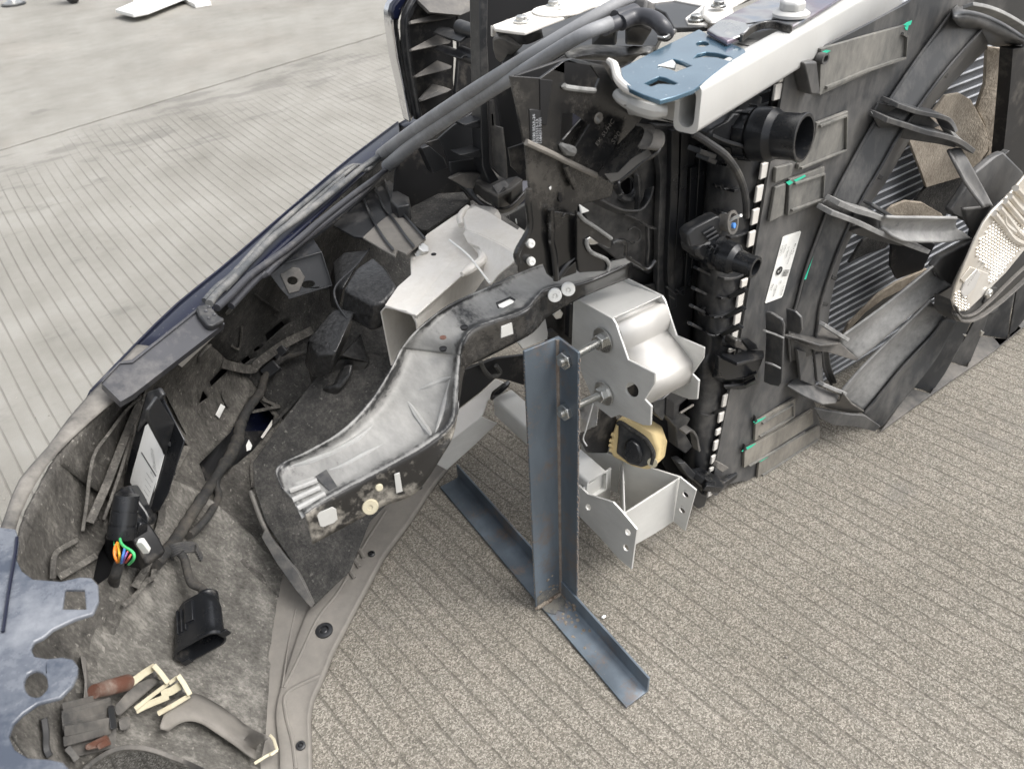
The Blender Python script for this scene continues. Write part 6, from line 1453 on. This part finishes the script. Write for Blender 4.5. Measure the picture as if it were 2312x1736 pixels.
# mud-caked fan blades behind the struts
fb = thing('fan', (1.4, .60, .25), 'radiator fan with wide blades caked in dried brown mud', 'fan')
def blade_or_gap(fr_, t, y0, y1_, mat='mudcake'):
    pts = fr_(t); xs = [p[0] for p in pts]; lo_, hi_ = min(xs), max(xs)
    P = [on(q, Y(y0 + (y1_ - y0) * (q[0] - lo_) / (hi_ - lo_))) for q in pts]
    return slab3('blade_or_gap', M[mat], fb, P, (.002, .006, 0), bevel=.001)
blade_or_gap(z3, '1160,765 1220,685 1320,668 1400,715 1440,790 1500,900 1525,1000 1520,1080 1400,1250 1250,1290 1080,1340 1040,1220 1000,1120 960,1010', .632, .612)
blade_or_gap(z3, '1515,335 1700,355 1680,620 1630,1060 1500,1180 1440,1230 1525,1080 1500,900 1440,780 1500,600', .620, .600)
blade_or_gap(z3, '1080,1340 1250,1290 1400,1230 1480,1200 1250,1480 1210,1560 1000,1440', .632, .615, 'muddy_dark')
blade_or_gap(z6, '840,215 880,180 960,150 1060,160 1180,230 1200,262 830,262', .628, .612, 'mudcake')
blade_or_gap(z6, '600,540 690,395 780,345 850,420 830,445 720,480 640,515', .632, .622, 'muddy_dark')
blade_or_gap(z6, '868,410 1100,410 1140,420 1060,580 900,640 860,560', .626, .612, 'black_deep')  # black sheet painted in for the dark gap between blades, not a blade
blade_or_gap(z6, '560,1000 600,920 680,840 780,740 900,660 1090,575 1070,600 960,690 820,760 700,850 600,960', .632, .612, 'mudcake')
blade_or_gap(z6, '700,820 900,690 950,690 720,900 620,960', .636, .622, 'black')
# struts: channel-shaped arms from the ring to the motor
def strut(A_, B_, ya, yb, mat='shroud', dep_=.012, n='strut', mid=.5):
    rows = []
    k = len(A_)
    for i in range(k):
        y_ = ya + (yb - ya) * i / (k - 1)
        a, b = on(A_[i], Y(y_)), on(B_[i], Y(y_ - .004)); m = a.lerp(b, mid) + Vector((0, dep_, -dep_ * .3))
        rows.append([a, a.lerp(b, .25) + Vector((0, dep_ * .7, 0)), m, a.lerp(b, .75) + Vector((0, dep_ * .7, 0)), b])
    return patch(n, M[mat], fs, rows, 4, 5, .004)
M['strut_grey'] = surf('dusty_strut', col(.06, .062, .065), .36, dust=col(.40, .395, .38), amount=.62, dscale=11, bump=.08, bscale=400, dpatch=.2)
strut(z6('830,255 920,258 1040,258 1160,260 1280,262'), z6('870,360 960,400 1080,404 1220,404 1370,385'), .520, .490, 'strut_grey')
strut(z6('560,1000 700,900 850,790 1000,670 1132,560'), z6('650,1145 760,1060 900,940 1080,790 1248,680'), .535, .500, 'strut_grey', .016)
strut(z6('548,1350 680,1200 830,1050 980,905 1120,772'), z6('690,1478 790,1350 950,1170 1100,1000 1240,830'), .530, .500, 'strut_grey', .016)
strut(z6('690,1490 800,1360 950,1180 1120,1000 1210,890'), z6('800,1580 880,1470 1020,1300 1150,1130 1290,880'), .520, .490, 'shroud', .012)
# upper pair of ribs and the arm dropping to the motor
def arm(fr_, t, w_, th, y0, y1_, mat='shroud', n='strut_rib', res=3):
    q = fr_(t); P = [on(p, Y(y0 + (y1_ - y0) * i / (len(q) - 1))) for i, p in enumerate(q)]
    return ribbon(n, M[mat], fs, P, w_, th, res=res)
arm(z3, '755,700 900,750 1090,790 1150,830 1180,890', (0, -.026, -.004), .006, .572, .545)
arm(z3, '670,800 800,840 950,890 1080,920 1200,960 1300,1030', (0, -.028, -.004), .007, .572, .540)
plate('strut_web', M['shroud'], fs, z3('740,740 900,770 1100,830 1180,900 1110,930 950,880 700,800'), P3(on(z3('740,740')[0], Y(.572)), on(z3('1180,900')[0], Y(.550)), on(z3('950,880')[0], Y(.562))), .004)
plate('strut_side', M['shroud'], fs, z3('690,815 900,880 1080,930 1240,980 1300,1030 1290,1060 1150,1030 940,1000 760,960'), P3(on(z3('690,815')[0], Y(.565)), on(z3('1300,1030')[0], Y(.535)), on(z3('940,1000')[0], Y(.560))), .006)
strut(z3('1245,1070 1290,1160 1360,1290 1430,1390 1500,1480'), z3('1330,1060 1390,1160 1450,1270 1510,1380 1560,1475'), .530, .468, 'shroud', .006)
arm(z3, '1180,890 1230,960 1310,1030', (.002, -.012, 0), .005, .545, .540, 'strut_grey')
# middle pair
arm(z6, '455,120 560,165 680,200 790,245 832,255', (0, -.022, -.003), .007, .565, .540, 'strut_grey')
arm(z6, '400,175 560,235 700,300 820,350 960,405 1018,425', (0, -.024, -.003), .007, .565, .530, 'strut_grey')
plate('strut_web', M['shroud'], fs, z6('420,180 470,125 700,215 830,262 860,350 700,300 560,240'), P3(on(z6('420,180')[0], Y(.568)), on(z6('860,350')[0], Y(.545)), on(z6('830,262')[0], Y(.550))), .004)
plate('strut_side', M['shroud'], fs, z6('600,340 700,310 860,370 1000,420 920,432 780,400 640,360'), P3(on(z6('600,340')[0], Y(.560)), on(z6('1000,420')[0], Y(.528)), on(z6('780,400')[0], Y(.552))), .006)
arm(z6, '690,150 740,180 835,235', (0, -.014, 0), .004, .560, .545)
# lower ends: flat dirty shelves and standing webs
plate('shelf', M['grey_plastic'], fs, z6('195,985 290,935 330,925 420,920 540,985 560,1000 540,1040 420,1050 300,1010'), P3(on(z6('195,985')[0], Y(.572)), on(z6('560,1000')[0], Y(.54)), on(z6('420,1050')[0], Y(.535))), .004)
plate('shelf', M['grey_plastic'], fs, z6('200,1000 300,1045 430,1055 540,1030 600,1085 665,1140 640,1148 470,1095 400,1090'), P3(on(z6('200,1000')[0], Y(.566)), on(z6('665,1140')[0], Y(.525)), on(z6('540,1030')[0], Y(.54))), .004)
plate('shelf', M['shroud'], fs, z6('215,1300 270,1245 400,1300 470,1330 540,1360 520,1410 440,1418 330,1370'), P3(on(z6('215,1300')[0], Y(.572)), on(z6('540,1360')[0], Y(.535)), on(z6('440,1418')[0], Y(.53))), .004)
plate('shelf', M['grey_plastic'], fs, z6('340,1380 440,1425 540,1400 560,1350 620,1420 700,1470 620,1478 470,1445'), P3(on(z6('340,1380')[0], Y(.56)), on(z6('700,1470')[0], Y(.522)), on(z6('540,1400')[0], Y(.532))), .004)
plate('web', M['shroud'], fs, z6('75,845 110,850 180,895 192,925 175,1290 160,1310 110,1300 65,1280 80,1000'), P3(on(z6('75,845')[0], Y(.56)), on(z6('190,925')[0], Y(.53)), on(z6('110,1300')[0], Y(.56))), .004, bevel=.0015)
plate('web', M['shroud'], fs, z6('205,825 260,840 300,880 306,960 290,985 210,960'), P3(on(z6('205,825')[0], Y(.565)), on(z6('300,880')[0], Y(.54)), on(z6('210,960')[0], Y(.565))), .004, bevel=.0015)
for t in ('60,955 120,975 175,1000', '70,1155 110,1165 155,1188'):
    arm(z6, t, (0, -.006, .001), .003, .552, .535, 'strut_grey')
plate('web', M['shroud'], fs, z6('280,1080 370,1100 395,1310 300,1270'), Y(.560), .006)
plate('web', M['shroud'], fs, z6('390,1110 430,1100 440,1280 405,1280'), Y(.556), .006)
arm(z6, '410,905 480,950 560,1000', (0, -.012, 0), .006, .555, .535, 'strut_grey'); arm(z6, '410,1280 480,1310 555,1340', (0, -.010, 0), .006, .555, .532, 'strut_grey')
strut(z6('440,1090 450,1180 470,1240 500,1300'), z6('470,1090 480,1170 500,1240 520,1290'), .565, .565, 'black', .004)
# bottom skirt and the standing blades below the motor
plate('skirt', M['shroud'], fs, z6('385,1445 470,1460 620,1485 700,1490 800,1560 760,1590 640,1560 500,1550 420,1510'), P3(on(z6('385,1445')[0], Y(.555)), on(z6('800,1560')[0], Y(.50)), on(z6('420,1510')[0], Y(.55))), .006)
SK = P3(on(z6('820,1570')[0], Z(.012)), on(z6('1230,1165')[0], Z(.020)), on(z6('1600,1000')[0], Z(.02)))
plate('bottom_shelf', M['grey_plastic'], fs, z6('800,1585 990,1320 1110,1350 1220,1155 1340,1185 1410,990 1590,1010 1690,820 1760,790 1760,880 1500,1090 1350,1195 1240,1270 1000,1440'), SK, .006)
for t, z_ in (('1000,1315 1060,1200 1160,1040 1285,880 1370,890 1300,1050 1200,1230 1112,1355 1060,1330', 0), ('1225,1150 1330,1000 1400,870 1480,840 1440,960 1345,1190 1290,1175', 0), ('1415,985 1470,860 1560,760 1640,690 1610,860 1592,1015 1500,1000', 0), ('1600,990 1650,700 1720,650 1720,860 1640,960', 0)):
    q = z6(t); p = on(q[0], SK); nn = Vector((.62, .78, 0))
    plate('standing_web', M['shroud'], fs, q, (p, nn), .006, bevel=.001)
for t in ('1430,960 1450,970 1425,1000', '1320,985 1340,985 1330,1000'):
    plate('nib', M['zinc'], fs, z6(t), Y(.46), .004)
# dark wall under the motor behind the webs
plate('under_wall', M['shroud'], fs, z6('1130,560 1400,400 1720,300 1720,700 1500,850 1285,880 1160,780'), Y(.545), .006)
strut(z6('1310,200 1420,190 1500,180'), z6('1390,380 1420,370 1500,200'), .50, .49, 'shroud', .004)
plate('motor_base', M['shroud'], fs, z3('1440,1230 1560,1130 1640,1090 1778,1230 1778,1300 1620,1420 1560,1475 1400,1600 1270,1540 1255,1506'), Y(.515), .012, bevel=.003)
plate('motor_base', M['shroud'], fs, z6('1130,560 1180,500 1380,395 1420,200 1500,190 1400,380 1300,560 1240,690 1200,660'), Y(.505), .012, bevel=.003)
plate('right_wall', M['black_deep'], fs, z3('1700,350 1800,340 1800,1240 1740,1235 1620,1180 1650,900 1680,600'), Y(.56), .02)
P = P_(z3, '1440,1225 1530,1150 1630,1070', .545); ribbon('strut_rib', M['black'], fs, P, (0, -.01, 0), .004)
# upper right corner of the ring
rows = [[on(q, Y(.575)) for q in z3('1260,60 1420,40 1600,110 1800,240')], [on(q, Y(.545)) for q in z3('1280,110 1400,110 1600,180 1800,300')], [on(q, Y(.552)) for q in z3('1300,180 1440,200 1600,270 1800,320')], [on(q, Y(.60)) for q in z3('1460,270 1520,320 1650,340 1800,350')]]
patch('fan_ring', M['shroud'], fs, rows, 4, 4, .003)
P = [on(q, Y(.548)) for q in z3('1340,55 1450,75 1560,115 1680,180 1800,260')]; ribbon('ring_bead', M['strut_grey'], fs, P, (0, -.012, .006), .005, res=4)
plate('corner_panel', M['black'], fs, z3('1040,-60 1400,-60 1800,-60 1800,240 1600,120 1420,50 1300,60 1240,150 1040,400 940,420 940,180'), Y(.582), .004)
# ------------------------------------------------------------------ foil-covered motor
mo = thing('fan_motor', (1.45, .45, .25), 'fan motor disc covered by dirty embossed silver heat foil', 'motor')
YM = .462
fo_pts = z6('1760,-80 1680,20 1600,115 1500,210 1440,290 1395,380 1330,530 1270,680 1246,770 1262,825 1300,840 1345,832 1420,760 1490,690 1580,600 1760,380')
cf = plate('foil_disc', M['foil'], mo, fo_pts, Y(YM), .004, bevel=.0015)
plate('motor_can', M['black'], mo, fo_pts, Y(YM + .006), .05, bevel=.004, ext=ray((2250, 550)).normalized() * .05)
plate('rim', M['black'], mo, z6('1246,770 1240,850 1270,900 1330,912 1400,880 1520,800 1640,690 1760,560 1760,380 1580,600 1490,690 1420,760 1345,832 1300,840'), Y(YM + .004), .03, bevel=.003)
P = [on(q, Y(YM - .001)) for q in z6('1250,850 1290,890 1380,880 1500,800 1640,680 1760,560')]; ribbon('rim_bead', M['grey_plastic'], mo, P, (0, -.008, 0), .004, res=4)
P = [on(q, Y(YM - .001)) for q in z6('1252,800 1290,860 1370,850 1470,770 1600,640 1760,490')]; ribbon('rim_bead', M['grey_plastic'], mo, P, (0, -.006, 0), .003, res=4)
bm = bmesh.new()
poly = [Vector((q[0], q[1])) for q in z6('1540,215 1700,330 1690,420 1560,590 1490,670 1450,640 1480,590 1440,560 1380,480 1420,380')]
def inside(p, poly):
    r_ = False; j = len(poly) - 1
    for i in range(len(poly)):
        a, b = poly[i], poly[j]
        if (a[1] > p[1]) != (b[1] > p[1]) and p[0] < (b[0] - a[0]) * (p[1] - a[1]) / (b[1] - a[1]) + a[0]: r_ = not r_
        j = i
    return r_
c1, c2 = on(z6('1380,480')[0], Y(YM)), on(z6('1700,420')[0], Y(YM))
def back(p):
    d = p - CAM; return (CXP + FPX * d.dot(_a) / d.dot(_c), CYP + FPX * d.dot(_b) / d.dot(_c))
poly2 = [Vector((q[0], q[1])) for q in z6('1246,775 1262,730 1290,700 1330,740 1345,820 1300,838 1262,825')]
for i in range(60):
    for j in range(60):
        p = Vector((1.05 + i * .0085 + (j % 2) * .0042, YM, .15 + j * .0074)); q = back(p)
        if inside(q, poly) or inside(q, poly2):
            bmesh.ops.create_icosphere(bm, subdivisions=1, radius=.0038, matrix=Matrix.Translation(p) @ Matrix.Diagonal((1, .9, .85, 1)))
o = fin(bm, 'embossed_dots', M['foil'], mo, smooth=True); o['kind'] = 'stuff'
for t in ('1500,225 1560,300 1620,380 1690,420', '1535,190 1600,270 1660,350 1720,380', '1570,150 1640,230 1700,300', '1600,120 1660,190 1720,240', '1640,70 1700,130 1740,160', '1560,230 1570,290 1630,340'):
    tube('corrugation', M['foil'], mo, [on(q, Y(YM - .001)) for q in z6(t)], .0052, 8, res=4)
plate('foil_tab', M['alu'], mo, z6('1300,720 1330,650 1400,575 1425,600 1390,690 1320,760'), Y(YM - .003), .003, bevel=.001)
plate('foil_step', M['foil'], mo, z6('1300,640 1360,560 1470,600 1480,660 1400,720 1330,820 1345,690'), Y(YM - .002), .002, bevel=.001)
bmp = YM - .006
for k, (s, a, b) in enumerate((('F18B', '1395,580', '1418,560'), ('0130706', '1340,680', '1365,640'))):
    lab(s, z6(a)[0], z6(b)[0], (z6(a)[0][0] - 10, z6(a)[0][1] - 10), .008, 'lip', mo, Y(bmp), .0006)
lathe('stud', M['zinc'], mo, on(z6('1465,725')[0], Y(YM - .002)), (0, -1, 0), [(0, .0085), (.004, .0085), (.006, .006), (.006, .003), (.004, .001)], 20)
plate('spoke', M['black'], mo, z6('1480,690 1530,690 1520,790 1480,820 1440,790'), Y(YM + .001), .01)
# ------------------------------------------------------------------ cream rubber mount low beside the radiator
pd = thing('mount_pad', (.60, .60, .13), 'cream rubber mount pad with a black moulded centre low beside the radiator', 'pad')
pp_ = P3(on(y5('1010,1530')[0], Z(.175)), on(y5('1090,1245')[0], Z(.235)), on(y5('1400,1640')[0], Z(.175)))
plate('pad_body', M['foam_yellow'], pd, y5('1030,1420 1072,1295 1110,1262 1240,1310 1390,1400 1435,1520 1415,1655 1340,1700 1190,1665 1045,1595 1010,1520'), pp_, .03, bevel=.008, seg=4, ext=Vector((.026, .008, -.004)))
plate('black_centre', M['black'], pd, y5('1088,1320 1110,1305 1200,1360 1330,1450 1380,1550 1370,1650 1290,1680 1180,1650 1070,1560 1085,1430'), off_pl(pp_, .002), .02, bevel=.003)
plate('black_boss', M['black_clean'], pd, y5('1150,1470 1200,1450 1260,1500 1285,1580 1270,1661 1160,1640 1130,1560'), off_pl(pp_, .012), .012, bevel=.003)
tube('pad_rim', M['muddy_dark'], pd, [on(q, off_pl(pp_, .002)) for q in y5('1088,1320 1110,1305 1200,1360 1290,1420 1340,1470 1385,1560 1370,1650')], .0035, 8, res=4)
for t in ('1020,1450 1045,1460', '1015,1490 1042,1500', '1020,1530 1045,1540', '1035,1400 1060,1410'):
    P = [on(q, off_pl(pp_, .001)) for q in y5(t)]; tube('notch', M['foam_yellow'], pd, P, .003, 8)
lathe('grommet', M['cream'], pd, on(y5('1375,1640')[0], off_pl(pp_, .004)), off_pl(pp_, 0)[1], [(0, .008), (.004, .007), (.005, .004)], 16)
# dark housing behind stand and pad
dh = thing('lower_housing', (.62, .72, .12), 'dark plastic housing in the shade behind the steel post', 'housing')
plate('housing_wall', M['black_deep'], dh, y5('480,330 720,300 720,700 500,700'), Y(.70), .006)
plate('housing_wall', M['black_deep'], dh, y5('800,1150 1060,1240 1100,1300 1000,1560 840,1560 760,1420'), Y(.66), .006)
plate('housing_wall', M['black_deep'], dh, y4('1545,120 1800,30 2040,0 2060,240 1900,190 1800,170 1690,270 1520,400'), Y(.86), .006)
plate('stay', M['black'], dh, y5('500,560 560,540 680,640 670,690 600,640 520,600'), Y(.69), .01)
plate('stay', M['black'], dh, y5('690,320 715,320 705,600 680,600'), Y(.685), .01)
bm = bmesh.new(); add_hex(bm, on(y5('575,385')[0], Y(.675)), (-.4, -1, .2), .007, .010); fin(bm, 'bolt', M['zinc'], dh, bevel=.001)
P = [on(q, Y(.85)) for q in y4('1690,50 1720,120 1770,160 1830,130 1800,80')]; tube('cable', M['rubber'], dh, P, .004, 8, res=4)
plate('white_gusset', M['alu_cast'], dh, y5('260,640 330,570 400,500 480,420 505,560 500,610 420,640 300,690'), P3(on(y5('260,640')[0], Y(.66)), on(y5('480,420')[0], Y(.68)), on(y5('500,610')[0], Y(.67))), .003)
# ------------------------------------------------------------------ things at the far edge of the yard
pa = thing('board', (1.6, 8.0, .0), 'white flat board lying on the concrete at the far edge', 'board')
P = [on(q, Z(.05)) for q in s0('260,22 300,32 330,26 460,-25 520,-60 330,-60 300,5')]; slab3('board_sheet', M['label'], pa, [p for p in P], (0, 0, -.02), bevel=.003)
box('batten', M['label'], pa, (P[1] + P[2]) / 2 + Vector((.4, .4, -.035)), (.05, 0, 0), (0, .3, 0), (0, 0, .013))
wl_ = thing('trolley_wheel', on((165, 8), Z(0)), 'black rubber wheel resting on the concrete at the far edge', 'wheel')
c = on((165, 8), Z(0)) + Vector((0, 0, .085)); bm = bmesh.new(); add_lathe(bm, c - Vector((.02, 0, 0)), (1, .25, 0), [(0, .03), (0, .075), (.008, .085), (.045, .085), (.053, .075), (.053, .03)], 28); fin(bm, 'tyre', M['rubber'], wl_, smooth=True, angle=40)
lathe('hub', M['zinc'], wl_, c - Vector((.024, 0, 0)), (1, .25, 0), [(0, .03), (.062, .03)], 18)
cs_ = thing('caster', on((32, 12), Z(0)), 'small bright metal caster foot at the far left edge of the yard', 'caster')
c = on((32, 12), Z(0)); lathe('foot', M['zinc'], cs_, c, (0, 0, 1), [(0, .06), (.015, .06), (.03, .03), (.05, .02), (.3, .02)], 20); lathe('ring', M['black'], cs_, c, (0, 0, 1), [(0, .075), (.01, .075), (.012, .06)], 20)
ch = tag(None, None) if False else None
ch = thing('trolley', on((90, -60), Z(0)), 'dark trolley chassis standing over its wheel beyond the frame edge', 'trolley') if False else None
bit = thing('white_chip', on((1363, 1392), Z(0)), 'tiny white chip lying beside the stand foot', 'chip'); bm = bmesh.new(); bmesh.ops.create_icosphere(bm, subdivisions=1, radius=.0035, matrix=Matrix.Translation(on((1363, 1392), Z(.003))) @ Matrix.Diagonal((1.3, .8, .7, 1))); fin(bm, 'flake', M['label'], bit)
